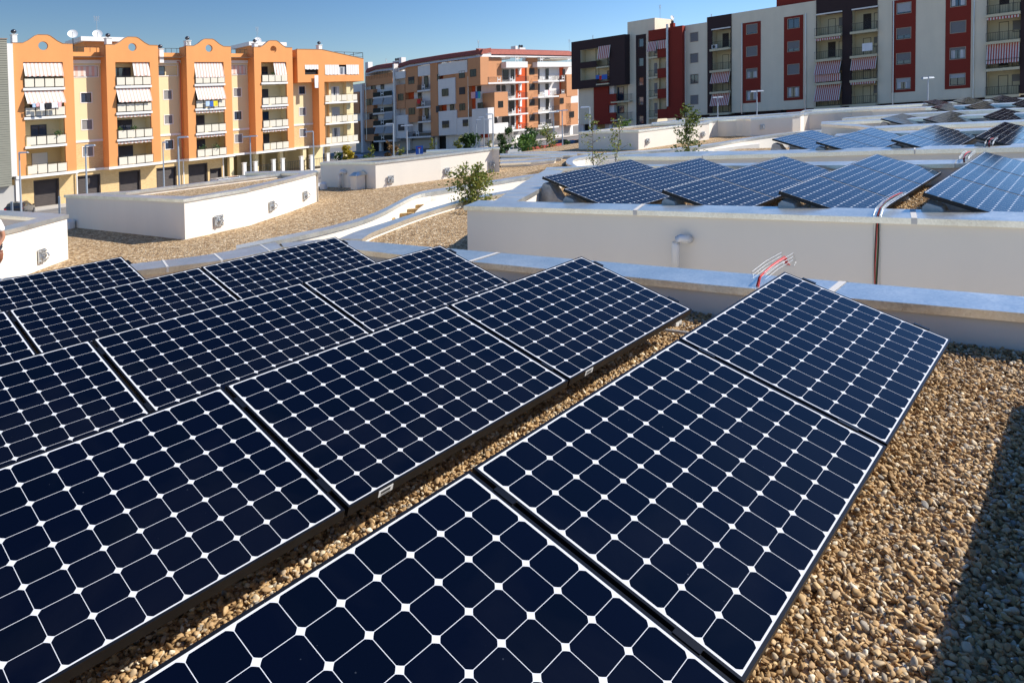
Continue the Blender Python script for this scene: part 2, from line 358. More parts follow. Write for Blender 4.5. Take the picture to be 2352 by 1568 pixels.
CPb = smooth_line([Vector(p) for p in ((-11.3, 6.95, 0), (-8.2, 8.25, 0), (-6.3, 8.9, 0), (-5.4, 9.1, 0), (-4.86, 9.16, 0), (-4.43, 9.26, 0), (-4.06, 9.35, 0), (-3.72, 9.62, 0), (-3.32, 9.98, 0))])
parapet('curved low parapet with seamed metal coping beyond the upper left solar panels', CPf, CPb, z=ZC, n=40, fas=.07, zf=-1.9, seams=.62, ends=(True, True))
Z2 = -1.46
W2f = [onz('Q2', 230, 608, Z2), onz('Q2', 1910, 650, Z2), onz('K6', 1290, 245, Z2), onz('K6', 2352, 275, Z2)]
W2b = [onz('Q2', 380, 552, Z2), onz('Q2', 1500, 580, Z2), onz('K6', 1430, 183, Z2), onz('K6', 2352, 207, Z2)]
W2f.append(W2f[-1]+B_*5); W2b.append(W2b[-1]+B_*5)
parapet('tall cream wall with flat metal coping in front of the middle group of solar panels', W2f, W2b, z=Z2, n=24, fas=.065, over=.05, zf=-4.5, zb=-1.85, seams=[onz('Q2', 1910, 650, Z2), onz('K6', 1545, 252, Z2)])
SCl = smooth_line([onz('Q2', *q, Z2) for q in ((470, 592), (540, 550), (700, 450), (870, 340), (1030, 250))])
SCr = smooth_line([onz('Q2', *q, Z2) for q in ((700, 590), (750, 555), (960, 450), (1090, 350), (1210, 258))])
SCl = SCl[1:]; SCr = SCr[1:]
parapet('concave curved parapet with seamed metal coping at left end of the middle solar panels', [p+Vector((0, 0, 0)) for p in flat(SCl, 0)], flat(SCr, 0), z=Z2-.006, n=26, fas=.07, zf=-4.5, zb=-1.85, seams=.55)
B2f = [onz('K3', 80, 690, Z2), onz('K3', 470, 665, Z2), onz('K4', 380, 760, Z2), onz('K4', 1220, 758, Z2), onz('K4', 1800, 745, Z2), onz('K4', 2400, 728, Z2)]
B2b = [onz('K3', 95, 672, Z2), onz('K3', 500, 655, Z2), onz('K4', 370, 732, Z2), onz('K4', 1180, 717, Z2), onz('K4', 1810, 710, Z2), onz('K4', 2400, 695, Z2)]
parapet('thin metal-capped parapet along the back of the middle solar panels', B2f, B2b, z=Z2, n=20, fas=.07, zf=-1.85, seams=3.3)
Z3 = -1.45
W3f = [onz('K3', 725, 575, Z3), onz('K3', 1200, 578, Z3), onz('K3', 1900, 558, Z3), onz('K4', 1200, 625, Z3), onz('K4', 2360, 600, Z3)]
W3b = [onz('K3', 750, 562, Z3), onz('K3', 1350, 530, Z3), onz('K3', 1900, 525, Z3), onz('K4', 1200, 597, Z3), onz('K4', 2360, 565, Z3)]
W3f.append(W3f[-1]+B_*5); W3b.append(W3b[-1]+B_*5)
parapet('cream wall with bright metal coping in front of the second group of solar panels', W3f, W3b, z=Z3, n=24, fas=.09, zf=-4.5, zb=-1.85, seams=4.5)
def abl(pts, z=0): return [ab(a, b, z) for a, b in pts]
B3f = [onz('K4', *q, Z3) for q in ((660, 500), (1000, 480), (1180, 475), (1350, 470), (1700, 462), (2060, 445), (2400, 430))]
B3b = [onz('K4', *q, Z3) for q in ((680, 480), (1000, 462), (1180, 455), (1350, 451), (1700, 440), (2060, 425), (2400, 412))]
parapet('metal-capped parapet along the back of the second group of solar panels', B3f, B3b, z=Z3, n=16, fas=.09, zf=-1.85, seams=0)
Z4 = -1.40
W4f = [onz('K4', *q, Z4) for q in ((1030, 432), (1500, 405), (2000, 385), (2400, 368))]
W4b = [onz('K4', *q, Z4) for q in ((1015, 412), (1500, 388), (2000, 368), (2400, 350))]
parapet('cream wall with metal coping in front of the third group of solar panels', W4f, W4b, z=Z4, n=16, fas=.09, zf=-4.5, zb=-1.85, seams=0)
W4l = [onz('K4', *q, Z4) for q in ((543, 390), (700, 400), (850, 408), (1030, 432))]
W4m = [onz('K4', *q, Z4) for q in ((548, 384), (700, 388), (880, 393), (1060, 420))]
parapet('curving parapet with dull metal coping joining the third solar roof on its left', W4l, W4m, z=Z4-.01, n=16, fas=.09, zf=-4.5, zb=-1.85, seams=0)
B4f = [onz('K4', *q, Z4) for q in ((545, 384), (1120, 357), (1400, 345), (1960, 315), (2400, 298))]
B4b = [onz('K4', *q, Z4) for q in ((550, 371), (1120, 345), (1400, 333), (1960, 303), (2400, 287))]
parapet('straight metal-capped parapet behind the third group of solar panels', B4f, B4b, z=Z4, n=12, fas=.10, zf=-4.5, zb=-1.85, seams=0)
Z5 = -1.36
W5f = [onz('K4', *q, Z5) for q in ((730, 346), (900, 334), (1400, 304), (1900, 275), (2400, 254))]
W5b = [onz('K4', *q, Z5) for q in ((745, 338), (950, 322), (1400, 293), (1900, 266), (2400, 246))]
parapet('cream wall with metal coping in front of the fourth group of solar panels', W5f, W5b, z=Z5, n=14, fas=.12, zf=-4.5, zb=-1.85, seams=0)
B5f = [onz('K4', *q, Z5) for q in ((1000, 262), (1480, 247), (1700, 237), (2000, 222), (2400, 203))]
B5b = [onz('K4', *q, Z5) for q in ((1000, 254), (1480, 238), (1700, 228), (2000, 213), (2400, 194))]
parapet('metal-capped parapet behind the fourth group of solar panels', B5f, B5b, z=Z5, n=10, fas=.12, zf=-4.5, zb=-1.85, seams=0)
# far curved wall of the school seen under the tan apartment block
Z7 = -1.56
W7f = [onz('K3', *q, Z7) for q in ((1500, 265), (1600, 250), (1700, 245), (1820, 238), (1900, 240), (2352, 203))]+[onz('K4', *q, Z7) for q in ((400, 298), (800, 268), (1200, 252), (1480, 247))]
W7b = [onz('K3', *q, Z7) for q in ((1490, 258), (1600, 242), (1700, 237), (1820, 230), (1900, 230), (2352, 194))]+[onz('K4', *q, Z7) for q in ((400, 290), (800, 261), (1200, 246), (1480, 240))]
parapet('long low curved wall with thin metal coping at the far edge of the gravel roof', W7f, W7b, z=Z7, n=30, fas=.12, over=.04, zf=-4.5, zb=-4.5, seams=0)
W8f = [onz('K3', *q, Z7) for q in ((1030, 282), (1440, 240), (1800, 222), (2352, 183))]+[onz('K4', *q, Z7) for q in ((400, 272), (740, 254), (1460, 215), (2400, 163))]
W8b = [onz('K3', *q, Z7) for q in ((1030, 273), (1440, 232), (1800, 215), (2352, 177))]+[onz('K4', *q, Z7) for q in ((400, 265), (740, 247), (1460, 208), (2400, 156))]
parapet('outermost low wall with thin metal coping in front of the tan apartment block', W8f, W8b, z=Z7, n=30, fas=.12, zf=-7, zb=-7, seams=0)
# ---- box shaped raised roof lights (white walls, metal coping, gravel inside)
def inset(pts, w):
    n = len(pts); out = []
    area = sum(pts[i].x*pts[(i+1) % n].y-pts[(i+1) % n].x*pts[i].y for i in range(n)); sg = 1 if area > 0 else -1
    for i in range(n):
        p0, p1, p2 = pts[i-1], pts[i], pts[(i+1) % n]
        d0 = (p1-p0).normalized(); d1 = (p2-p1).normalized()
        n0 = Vector((-d0.y, d0.x, 0))*sg; n1 = Vector((-d1.y, d1.x, 0))*sg
        bs = (n0+n1); bs = bs/max(.3, bs.length_squared)*2
        out.append(p1+bs*w)
    return out
def ring_box(label, pts, w=.45, z=ZC, zbot=-2.75, zin=-2.05, fas=.085):
    pts = flat(pts, 0); area = sum(pts[i].x*pts[(i+1) % len(pts)].y-pts[(i+1) % len(pts)].x*pts[i].y for i in range(len(pts)))
    if area < 0: pts = pts[::-1]
    n = len(pts); I = inset(pts, w); t = thing('roof_light_enclosure', label, 'parapet box', (pts[0].x, pts[0].y, zbot))
    c = MB(); Z = Vector((0, 0, z)); D_ = Vector((0, 0, fas))
    for i in range(n):
        j = (i+1) % n
        c.quad(pts[i]+Z, pts[j]+Z, I[j]+Z, I[i]+Z); c.quad(pts[j]+Z, pts[i]+Z, pts[i]+Z-D_, pts[j]+Z-D_); c.quad(I[i]+Z, I[j]+Z, I[j]+Z-D_, I[i]+Z-D_)
        c.quad(pts[j]+Z-D_, pts[i]+Z-D_, I[i]+Z-D_, I[j]+Z-D_)
    c.build('coping', 'galvanised_sheet', t)
    o1 = inset(pts, .035); i1 = inset(pts, w-.035); wl = MB(); zt = Vector((0, 0, z-fas+.01)); zb = Vector((0, 0, zbot)); zi = Vector((0, 0, zin-.05))
    for i in range(n):
        j = (i+1) % n
        wl.quad(o1[j]+zt, o1[i]+zt, o1[i]+zb, o1[j]+zb); wl.quad(i1[i]+zt, i1[j]+zt, i1[j]+zi, i1[i]+zi)
    wl.build('wall', 'white_plaster', t)
    b = MB(); bm = bmesh.new(); bm.faces.new([bm.verts.new((p.x, p.y, zin)) for p in i1]); bmesh.ops.triangulate(bm, faces=bm.faces[:]); bm.verts.index_update()
    b.v = [v.co.copy() for v in bm.verts]; b.f = [tuple(v.index for v in q.verts) for q in bm.faces]; b.mi = [0]*len(b.f); bm.free()
    b.build('gravel_fill', 'gravel_bed', t)
    return t
bx1 = [onz('K1', *q, ZC) for q in ((435, 349), (1255, 378), (1700, 305), (2000, 235), (2180, 188))]
bx1 += [Vector((-8.3, 26.4, 0)), Vector((-12.2, 22.9, 0))]
parapet('end parapet with metal coping at the far right corner of the first white box', [onz('K1', 2180, 189, ZC+.01), onz('K1', 1675, 200, ZC+.01)], [onz('K1', 2160, 180, ZC+.01), onz('K1', 1675, 189, ZC+.01)], z=ZC+.01, n=4, zf=-2.7, zb=-2.7, seams=0)
ring_box('white box enclosure with gravel inside, nearest to the orange building, sunlit right wall', bx1, w=.5, zin=-1.72)
c0 = onz('K1', 470, 481, ZC)
bx0 = [c0, onz('K1', 290, 527, ZC), onz('K1', 150, 565, ZC), onz('K1', 0, 600, ZC)]
e = (bx0[-1]-bx0[-2]).normalized(); bx0 += [bx0[-1]+e*3.0, bx0[-1]+e*3.0+Vector((-4, 6.5, 0))]; lft = onz('K1', 0, 452, ZC); bx0.append(lft+(lft-c0).normalized()*1.5)
ring_box('white box enclosure cut off by the left frame edge, behind the person', bx0, w=.55)
bx2 = [onz('K2', *q, ZC) for q in ((270, 211), (650, 207), (1100, 155), (1504, 106), (1130, 138), (300, 203))]
parapet('thin end parapet with metal coping at the rear of the second white box', [onz('K2', 1504, 108, ZC+.01), onz('K2', 1000, 133, ZC+.01)], [onz('K2', 1500, 103, ZC+.01), onz('K2', 1000, 123, ZC+.01)], z=ZC+.01, n=4, zf=-2.7, zb=-2.7, seams=0)
ring_box('white box enclosure with side pipe and vent, behind the small green shrub', bx2, w=.3, zin=-1.72)
bx3 = [onz('K3', *q, Z7) for q in ((372, 357), (912, 342), (1250, 300), (1548, 266), (1400, 262), (1030, 285), (820, 305))]
ring_box('far white box enclosure behind the two thin saplings', bx3, w=.5, z=Z7, zbot=-2.9, zin=-1.72, fas=.11)
# ---- light well between the gravel roofs
ZE = -2.45
E1b = smooth_line([onz('K2', *q, ZE) for q in ((-300, 775), (0, 712), (300, 655), (560, 585), (700, 530), (830, 460), (950, 405), (1150, 378), (1420, 335), (1780, 280), (2000, 262))])
E1f = smooth_line([onz('K2', *q, ZE) for q in ((-300, 800), (0, 738), (300, 675), (560, 608), (720, 545), (850, 470), (960, 420), (1170, 390), (1420, 350), (1750, 293), (1990, 275))])
parapet('S-curved metal-capped white edge wall of the light well, far side', E1f, E1b, z=ZE, n=60, fas=.10, zf=-4.6, zb=-2.9, seams=0, name='edge_wall')
E2b = smooth_line([onz('K2', *q, ZE) for q in ((400, 730), (520, 678), (650, 640), (900, 560), (1100, 500), (1300, 445), (1500, 410), (1640, 385))])
E2f = smooth_line([onz('K2', *q, ZE) for q in ((560, 732), (620, 690), (720, 652), (905, 582), (1105, 518), (1305, 462), (1490, 428), (1640, 400))])
parapet('curved metal-capped edge wall of the light well, near side', E2f, E2b, z=ZE, n=50, fas=.09, zf=-2.9, zb=-4.6, seams=0, name='edge_wall')
# curved white inner wall inside the well
IWf = smooth_line([onz('K2', *q, -2.75) for q in ((915, 600), (965, 545), (1012, 510), (1080, 485), (1190, 458), (1320, 438), (1450, 418), (1560, 402))])
IWb = smooth_line([onz('K2', *q, -2.75) for q in ((893, 590), (940, 530), (985, 495), (1060, 466), (1190, 438), (1340, 418), (1460, 402), (1560, 390))])
w = MB()
Fw = strip_pts(flat(IWf, -2.75), 40); Kw = strip_pts(flat(IWb, -2.75), 40); dn = Vector((0, 0, 1.8))
for i in range(39):
    w.quad(Fw[i], Fw[i+1], Kw[i+1], Kw[i]); w.quad(Fw[i+1], Fw[i], Fw[i]-dn, Fw[i+1]-dn); w.quad(Kw[i], Kw[i+1], Kw[i+1]-dn, Kw[i]-dn)
w.quad(Fw[0], Kw[0], Kw[0]-dn, Fw[0]-dn)
tag(w.build('inner_wall', 'white_plaster'), 'curving bare white wall down inside the light well beside the timber beams', 'wall')
mat('timber', (.50, .31, .12), .75, var=.3, scale=9, bump=.3, stretch=(1, 6, 6))
beams = [(752, 590, 24), (815, 556, 95), (865, 527, 90), (897, 500, 85), (945, 474, 75), (1045, 449, 65), (1175, 426, 45), (1485, 380, 45), (1612, 359, 55)]
blab = ['lowest tan timber beam end, nearest the camera', 'second timber beam of the stepped group in the light well', 'third timber beam of the stepped group in the light well', 'fourth timber beam of the stepped group in the light well',
        'topmost timber beam of the stepped group', 'single timber beam end between stepped group and shrub', 'timber beam end just left of the shrub', 'timber beam end right of the shrub', 'small timber beam end beside the concave curved parapet']
for (x, y, L_), lb in zip(beams, blab):
    p = onz('K2', x, y, -2.75); q = onz('K2', x+L_, y-6, -2.75); d = (q-p).normalized(); s_ = Vector((-d.y, d.x, 0))
    m_ = MB(); m_.box((p+q)/2-Zv*.10, (q-p)/2, s_*.07, Zv*.095); o = m_.build('timber_beam', 'timber'); tag(o, lb, 'beam', 'timber beams in the light well')
# second light well
E3b = smooth_line([onz('K3', *q, ZE) for q in ((330, 662), (275, 640), (262, 612), (300, 582), (440, 557), (700, 535), (1200, 505), (1500, 470), (1900, 405), (2200, 362), (2352, 347), (2650, 330), (2900, 325))])
E3f = smooth_line([onz('K3', *q, ZE) for q in ((362, 655), (330, 637), (322, 615), (355, 592), (470, 570), (700, 548), (1200, 516), (1500, 481), (1900, 416), (2200, 373), (2352, 357), (2650, 341), (2900, 336))])
parapet('metal-capped white wall rounding the second light well behind the saplings', E3f, E3b, z=ZE, n=70, fas=.10, zf=-5.0, zb=-2.9, seams=0, name='edge_wall')
# white floor terrace seen between second well and third roof
for (x, y, L_), lb in zip(((345, 640, 60), (400, 618, 40), (450, 612, 30), (1590, 500, 40), (1690, 490, 40), (1780, 478, 30), (1870, 465, 30)),
                          ('timber beam at the rounded corner of the second light well', 'second timber beam from the rounded corner, left of the saplings', 'third timber beam from the rounded corner, left of the saplings',
                           'timber beam right of the right sapling, first of four', 'timber beam right of the right sapling, second of four', 'timber beam right of the right sapling, third of four', 'timber beam right of the right sapling, fourth of four')):
    p = onz('K3', x, y, -2.75); q = onz('K3', x+L_, y-4, -2.75); d = (q-p).normalized(); s_ = Vector((-d.y, d.x, 0))
    m_ = MB(); m_.box((p+q)/2-Zv*.13, (q-p)/2, s_*.09, Zv*.12); o = m_.build('timber_beam', 'timber'); tag(o, lb, 'beam', 'timber beams in the light well')
I3f = smooth_line([onz('K3', *q, -2.7) for q in ((345, 668), (390, 632), (470, 612), (700, 600), (1000, 585), (1350, 545), (1500, 520), (1990, 462))])
I3b = smooth_line([onz('K3', *q, -2.7) for q in ((330, 660), (375, 622), (460, 603), (700, 588), (1000, 570), (1350, 528), (1500, 506), (1985, 452))])
w = MB(); Fw = strip_pts(flat(I3f, -2.7), 40); Kw = strip_pts(flat(I3b, -2.7), 40)
for i in range(39): w.quad(Fw[i], Fw[i+1], Kw[i+1], Kw[i]); w.quad(Fw[i+1], Fw[i], Fw[i]-dn, Fw[i+1]-dn); w.quad(Kw[i], Kw[i+1], Kw[i+1]-dn, Kw[i]-dn)
tag(w.build('inner_wall', 'white_plaster'), 'bare white wall inside the second light well below the saplings', 'wall')
# coping strips lying on the low gravel, far middle
for (f_, b_, lb) in (((('Q2', 590, 117), ('Q2', 1000, 122), ('Q2', 1340, 113)), (('Q2', 590, 100), ('Q2', 1000, 106), ('Q2', 1345, 98)), 'long thin metal-capped upstand, rearmost but one of the far set'),
                     ((('Q2', 590, 163), ('Q2', 900, 150), ('Q2', 1200, 132)), (('Q2', 590, 150), ('Q2', 900, 138), ('Q2', 1205, 122)), 'sloping metal-capped upstand in the middle of the far set'),
                     ((('Q2', 590, 198), ('Q2', 900, 184), ('Q2', 1130, 158)), (('Q2', 590, 182), ('Q2', 900, 168), ('Q2', 1140, 148)), 'nearest metal-capped upstand of the far set on the gravel'),
                     ((('Q2', 680, 92), ('Q2', 1100, 90), ('Q2', 1500, 98)), (('Q2', 680, 85), ('Q2', 1100, 78), ('Q2', 1500, 88)), 'rearmost metal-capped upstand touching the far white box')):
    f_ = [onz(*q, ZE) for q in f_]; b_ = [onz(*q, ZE) for q in b_]
    parapet(lb, f_, b_, z=ZE+.03, n=10, fas=.09, zf=-2.8, zb=-2.8, seams=0, name='roof_upstand', cat='upstand')
# ---- gravel surfaces
low1 = [Vector((p.x, p.y, 0)) for p in strip_pts(E1b, 40)] + [Vector((1.6, 28.0, 0)), Vector((0.4, 29.2, 0))]
q0 = strip_pts(E3b, 60)[8:]
low1 = [Vector((-14, 9, 0)), Vector((-9.5, 9, 0)), Vector((-7.5, 12, 0))]+low1+[Vector((p.x, p.y, 0)) for p in q0]+[Vector((40, 42, 0)), Vector((40, 56, 0)), Vector((20, 58, 0)), Vector((6, 52, 0)), Vector((-1, 43, 0)), Vector((-6, 34, 0)), Vector((-12, 27, 0)), Vector((-17, 24, 0)), Vector((-20, 16, 0))]
def tri_poly(name, pts, z, m, label):
    poly(name, pts, z, m, 'stuff', label)
tri_poly('gravel', low1, ZL, 'gravel_bed', 'tan pebble bed on the low roof between the white boxes')
low2 = [Vector((p.x, p.y, 0)) for p in strip_pts(E2f, 30)]+[Vector((.4, 19, 0)), Vector((-.1, 14.5, 0)), Vector((-.5, 13, 0)), Vector((-.3, 11.5, 0)), Vector((-.9, 9.2, 0)), Vector((-2.6, 10.3, 0)), Vector((-3.4, 10.2, 0)), Vector((-5, 9.5, 0)), Vector((-5.6, 11.5, 0)), Vector((-4.4, 14.6, 0))]
tri_poly('gravel', low2, ZL, 'gravel_bed', 'tan pebble bed left of the tall cream wall')
low3 = [Vector((-14, 9.2, 0)), Vector((-9.5, 9.2, 0)), Vector((-5, 9.6, 0)), Vector((-5.2, 12.5, 0)), Vector((-5.6, 16.0, 0)), Vector((-9, 17, 0)), Vector((-14, 16, 0))]
tri_poly('gravel', low3, ZL-.004, 'gravel_bed', 'tan pebble bed behind the curved low parapet')
# upper roof gravel
up1 = [Vector(p) for p in ((-14, -4, 0), (9, -4, 0), (8.6, .45, 0), (3.4, 4.75, 0), (1.7, 6.15, 0), (-1.6, 8.8, 0), (-2.9, 9.75, 0), (-3.3, 9.4, 0), (-4.2, 9.0, 0), (-6, 8.6, 0), (-11, 6.7, 0), (-14, 5.5, 0))]
tri_poly('gravel', up1, ZG, 'gravel_bed', 'brown pebble bed under and beside the nearest solar panels')
def blockpoly(a0, a1, b0, b1, z, lb):
    poly('gravel', [ab(a0, b0), ab(a0, b1), ab(a1, b1), ab(a1, b0)], z, 'gravel_bed', 'stuff', lb)
up2 = [ab(9.2, -8.2), ab(9.2, 6), ab(15.0, 6), ab(15.0, -10.6)]+[Vector((p.x, p.y, 0)) for p in strip_pts(SCr, 12)[::-1]]
tri_poly('gravel', up2, ZG, 'gravel_bed', 'pebble bed under the middle group of solar panels')
blockpoly(17.2, 22.8, -9.5, 6, ZG, 'pebble bed under the second group of solar panels')
blockpoly(25.2, 30.5, -8, 6, ZG, 'pebble bed under the third group of solar panels')
blockpoly(33, 38, -8, 6, ZG, 'pebble bed under the fourth group of solar panels')
blockpoly(41, 47, -10, 6, ZG, 'pebble bed under the farthest group of solar panels')
# floor slab of the school under everything
g = MB(); g.quad((-22, -8, -4.7), (60, -8, -4.7), (60, 60, -4.7), (-22, 60, -4.7)); tag(g.build('courtyard_floor', mat('concrete_floor', (.55, .53, .50), .9, var=.08, scale=.5)), kind='structure')
# ================================================================== SOLAR PANELS
TILT = 0.3177; HZ = -1.2574; MLN, MWD, GAP, PITCH = 1.559, 1.046, 0.020, 1.6676
Vd = B_*math.cos(TILT)-Zv*math.sin(TILT); Nn = B_*math.sin(TILT)+Zv*math.cos(TILT)
mat('black_frame', (.012, .013, .016), .35, metal=.5)
mat('black_rubber', (.01, .01, .01), .8)
mat('backsheet', (.55, .55, .56), .7)
mat('label_white', (.75, .75, .74), .6); mat('ink', (.05, .05, .05), .7)
def make_module(detail=True):
    t = thing('solar_panel', 'solar panel', 'solar panel', (0, 0, 0))
    P = lambda u, v, n=0: A_*u+Vd*v+Nn*n
    f = MB(); T = .046; lw = .011
    O = [(0, 0), (MLN, 0), (MLN, MWD), (0, MWD)]; I = [(lw, lw), (MLN-lw, lw), (MLN-lw, MWD-lw), (lw, MWD-lw)]; J = [(.03, .03), (MLN-.03, .03), (MLN-.03, MWD-.03), (.03, MWD-.03)]
    for k in range(4):
        j = (k+1) % 4
        f.quad(P(*O[j]), P(*O[k]), P(*I[k]), P(*I[j])); f.quad(P(*O[k]), P(*O[j]), P(*O[j], -T), P(*O[k], -T))
        f.quad(P(*I[j]), P(*I[k]), P(*I[k], -.004), P(*I[j], -.004)); f.quad(P(*O[k], -T), P(*O[j], -T), P(*J[j], -T), P(*J[k], -T))
        f.quad(P(*J[k], -T), P(*J[j], -T), P(*J[j], -.006), P(*J[k], -.006))
    f.build('frame', 'black_frame', t)
    g_ = MB(); c = [(lw, lw), (MLN-lw, lw), (MLN-lw, MWD-lw), (lw, MWD-lw)]
    g_.v = [P(*q, -.002) for q in c]; g_.f = [(3, 2, 1, 0)]; g_.mi = [0]
    ps = .1265; mu = (MLN-12*ps)/2; mv = (MWD-8*ps)/2
    g_.uv = [((q[0]-mu)/ps, (q[1]-mv)/ps) for q in c]
    g_.build('cell_glass', 'pv', t)
    bk = MB(); bk.quad(P(lw, lw, -.008), P(MLN-lw, lw, -.008), P(MLN-lw, MWD-lw, -.008), P(lw, MWD-lw, -.008)); bk.build('backsheet', 'backsheet', t)
    if detail:
        for uu in (0,):
            for vv in (.16, .84):
                c_ = MB(); c_.box(P(MLN+GAP/2+.001, MWD*vv, -.001), A_*(GAP/2+.004), Vd*.045, Nn*.005); c_.box(P(MLN+GAP/2, MWD*vv, -.03), A_*.007, Vd*.03, Nn*.03); c_.build('clamp', 'black_frame', t)
    return t
CHILD = {}
proto_near = make_module(True); proto_far = make_module(False)
used = {'near': False, 'far': False}
def place_module(a, b, label, group, near=True, dz=0):
    key = 'near' if near else 'far'; pr_ = proto_near if near else proto_far; loc = ab(a, b, HZ+dz)
    if not used[key]: used[key] = True; o = pr_; w = W(loc); o.location = w; o['org'] = tuple(w)
    else: o = copy_tree(pr_, loc)
    if near and (abs(b+3.4054) < .01):
        P = lambda u, v, n=0: ab(a, b, HZ)+A_*u+Vd*v+Nn*n
        s = MB(); s.box(P(.20, MWD+.0015, -.023), A_*.040, Vd*.001, Nn*.015); st = s.build('rating_label', 'label_white', o); k = MB()
        for i in range(14): k.box(P(.174+.0038*i, MWD+.0032, -.020), A_*(.0009+.0006*(i % 3)), Vd*.0004, Nn*.006)
        k.box(P(.20, MWD+.0032, -.033), A_*.026, Vd*.0004, Nn*.0015); k.build('bar_marks', 'ink', st)
    o['label'] = label; o['group'] = group; o['category'] = 'solar panel'; return o
mat('precast_concrete', (.48, .47, .44), .9, var=.25, scale=7, bump=.5, bscale=35, detail=8)
def make_support(far=False):
    t = MB(); prof = [(-.10, 0), (-.03, .16), (.02, .40), (.01, .445), (.05, .455), (.15, .418), (.17, .33), (.23, .21), (.32, .14), (.42, .11), (.50, .105), (.54, .12), (.57, .165), (.64, .15), (.66, .08), (.665, 0)]
    h = .075
    if far: h = .12; prof = [(-.12, 0), (-.03, .2), (-.01, .42), (.03, .458), (.17, .415), (.25, .28), (.34, .18), (.46, .13), (.58, .125), (.66, .17), (.73, .165), (.78, .08), (.82, 0)]
    n = len(prof); L_ = [A_*-h+B_*v+Zv*z for v, z in prof]; R_ = [A_*h+B_*v+Zv*z for v, z in prof]
    bm = bmesh.new(); vs = [bm.verts.new(p) for p in L_]; f0 = bm.faces.new(vs); bmesh.ops.triangulate(bm, faces=[f0]); bm.verts.index_update()
    tr = [tuple(v.index for v in f.verts) for f in bm.faces]; bm.free()
    t.v = L_+R_; t.f = list(tr)+[tuple(i+n for i in q[::-1]) for q in tr]+[(i, (i+1) % n, (i+1) % n+n, i+n) for i in range(n)]; t.mi = [0]*len(t.f)
    return t.build('concrete_support', 'precast_concrete', None, loc=(0, 0, 0))
sup0 = make_support(); supf = make_support(True); sup_used = {}
def place_support(a, b, z, label, group):
    loc = ab(a, b, z); far_ = 'near roof' not in group; src = supf if far_ else sup0
    if not sup_used.get(far_): sup_used[far_] = True; o = src
    else: o = src.copy(); COL.objects.link(o)
    o.location = W(loc); o['label'] = label; o['category'] = 'concrete block'; o['group'] = group
# foreground rows: R (nearest right) .. D (farthest)
ends = {'S': 4.97, 'R': 4.968, 'A': 4.928, 'B': 4.91, 'C': 4.888, 'D': 1.70+1.559}
rb = {'S': 1, 'R': 0, 'A': -1, 'B': -2, 'C': -3, 'D': -4}
u0 = {'S': 1.85, 'R': 1.83, 'A': 1.79, 'B': 1.77, 'C': 1.75, 'D': 1.70-1.579}
b00 = -1.74
rown = {'R': 'row nearest the camera', 'A': 'second nearest row', 'B': 'third nearest row', 'C': 'fourth nearest row', 'D': 'farthest row of near roof', 'S': 'row right of frame'}
nm = {'R': (-1, 0, 1), 'A': (-2, -1, 0, 1), 'B': (-2, -1, 0, 1), 'C': (-2, -1, 0, 1), 'D': (-2, -1, 0), 'S': (-1, 0, 1)}
posn = {1: 'last module at its parapet end', 0: 'second module from its parapet end', -1: 'third module from its parapet end', -2: 'fourth module from its parapet end'}
FIX = {'R': (1.830, -1.7398), 'A': (1.789, -3.4054), 'B': (1.772, -5.0739), 'C': (1.750, -6.7403), 'D': (1.697, -8.409), 'S': (2.015, 0.105)}
for r_ in 'RABCDS':
    a_0, b_0 = FIX[r_]
    for j in nm[r_]:
        jj = j+1 if r_ == 'D' else j
        lb = 'dark blue solar panel, %s, %s' % (rown[r_], posn[jj])
        place_module(a_0+j*(MLN+GAP), b_0, lb, 'solar panels on the near roof', True)
        place_support(a_0+j*(MLN+GAP)-GAP/2, b_0, ZG, 'concrete block under left joint, %s, %s' % (rown[r_], posn[jj].replace('from its parapet end', 'from end').replace('at its parapet end', 'of row')), 'concrete blocks on the near roof')
    je = max(nm[r_])+1
    place_support(a_0+je*(MLN+GAP)-GAP-.42, b_0, ZG, 'pale concrete block under the parapet end of the %s' % rown[r_], 'concrete blocks on the near roof')
far = [('middle group', 13.66, [(-8.13, 2), (-6.50, 3), (-4.81, 3), (-3.20, 3), (-1.62, 3), (0.0, 3)], 0),
       ('second group', 21.70, [(-6.82, 2), (-5.24, 3), (-3.69, 3), (-2.17, 3), (-.6, 3)], 0),
       ('third group', 29.75, [(-6.11, 2), (-4.56, 3), (-3.0, 3), (-1.5, 3)], 0),
       ('fourth group', 37.3, [(-5.93, 2), (-4.52, 3), (-3.01, 3), (-1.5, 3)], .02),
       ('farthest group', 45.0, [(-7.66, 2), (-6.1, 3), (-4.62, 3), (-3.1, 3)], .04)]
ordn = ['leftmost row', 'second row from left', 'third row from left', 'fourth row from left', 'fifth row from left', 'sixth row from left']
cnt = {0: 'front module', 1: 'middle module', 2: 'rear module'}
for gname, ae, rows_, dz in far:
    for ri, (b_0, n_) in enumerate(rows_):
        for j in range(n_):
            a_0 = ae-(n_-j)*(MLN+GAP)+GAP
            md = 'rear module' if j == n_-1 else ('front module' if j == 0 else 'middle module')
            place_module(a_0, b_0, 'blue solar panel of the %s, %s, %s' % (gname, ordn[ri], md), 'solar panels of the %s' % gname, False, dz)
            place_support(a_0+(.12 if j == 0 else 0), b_0, ZG+dz, 'curved concrete block under the %s of the %s, %s' % (md, gname, ordn[ri]), 'concrete blocks of the %s' % gname)
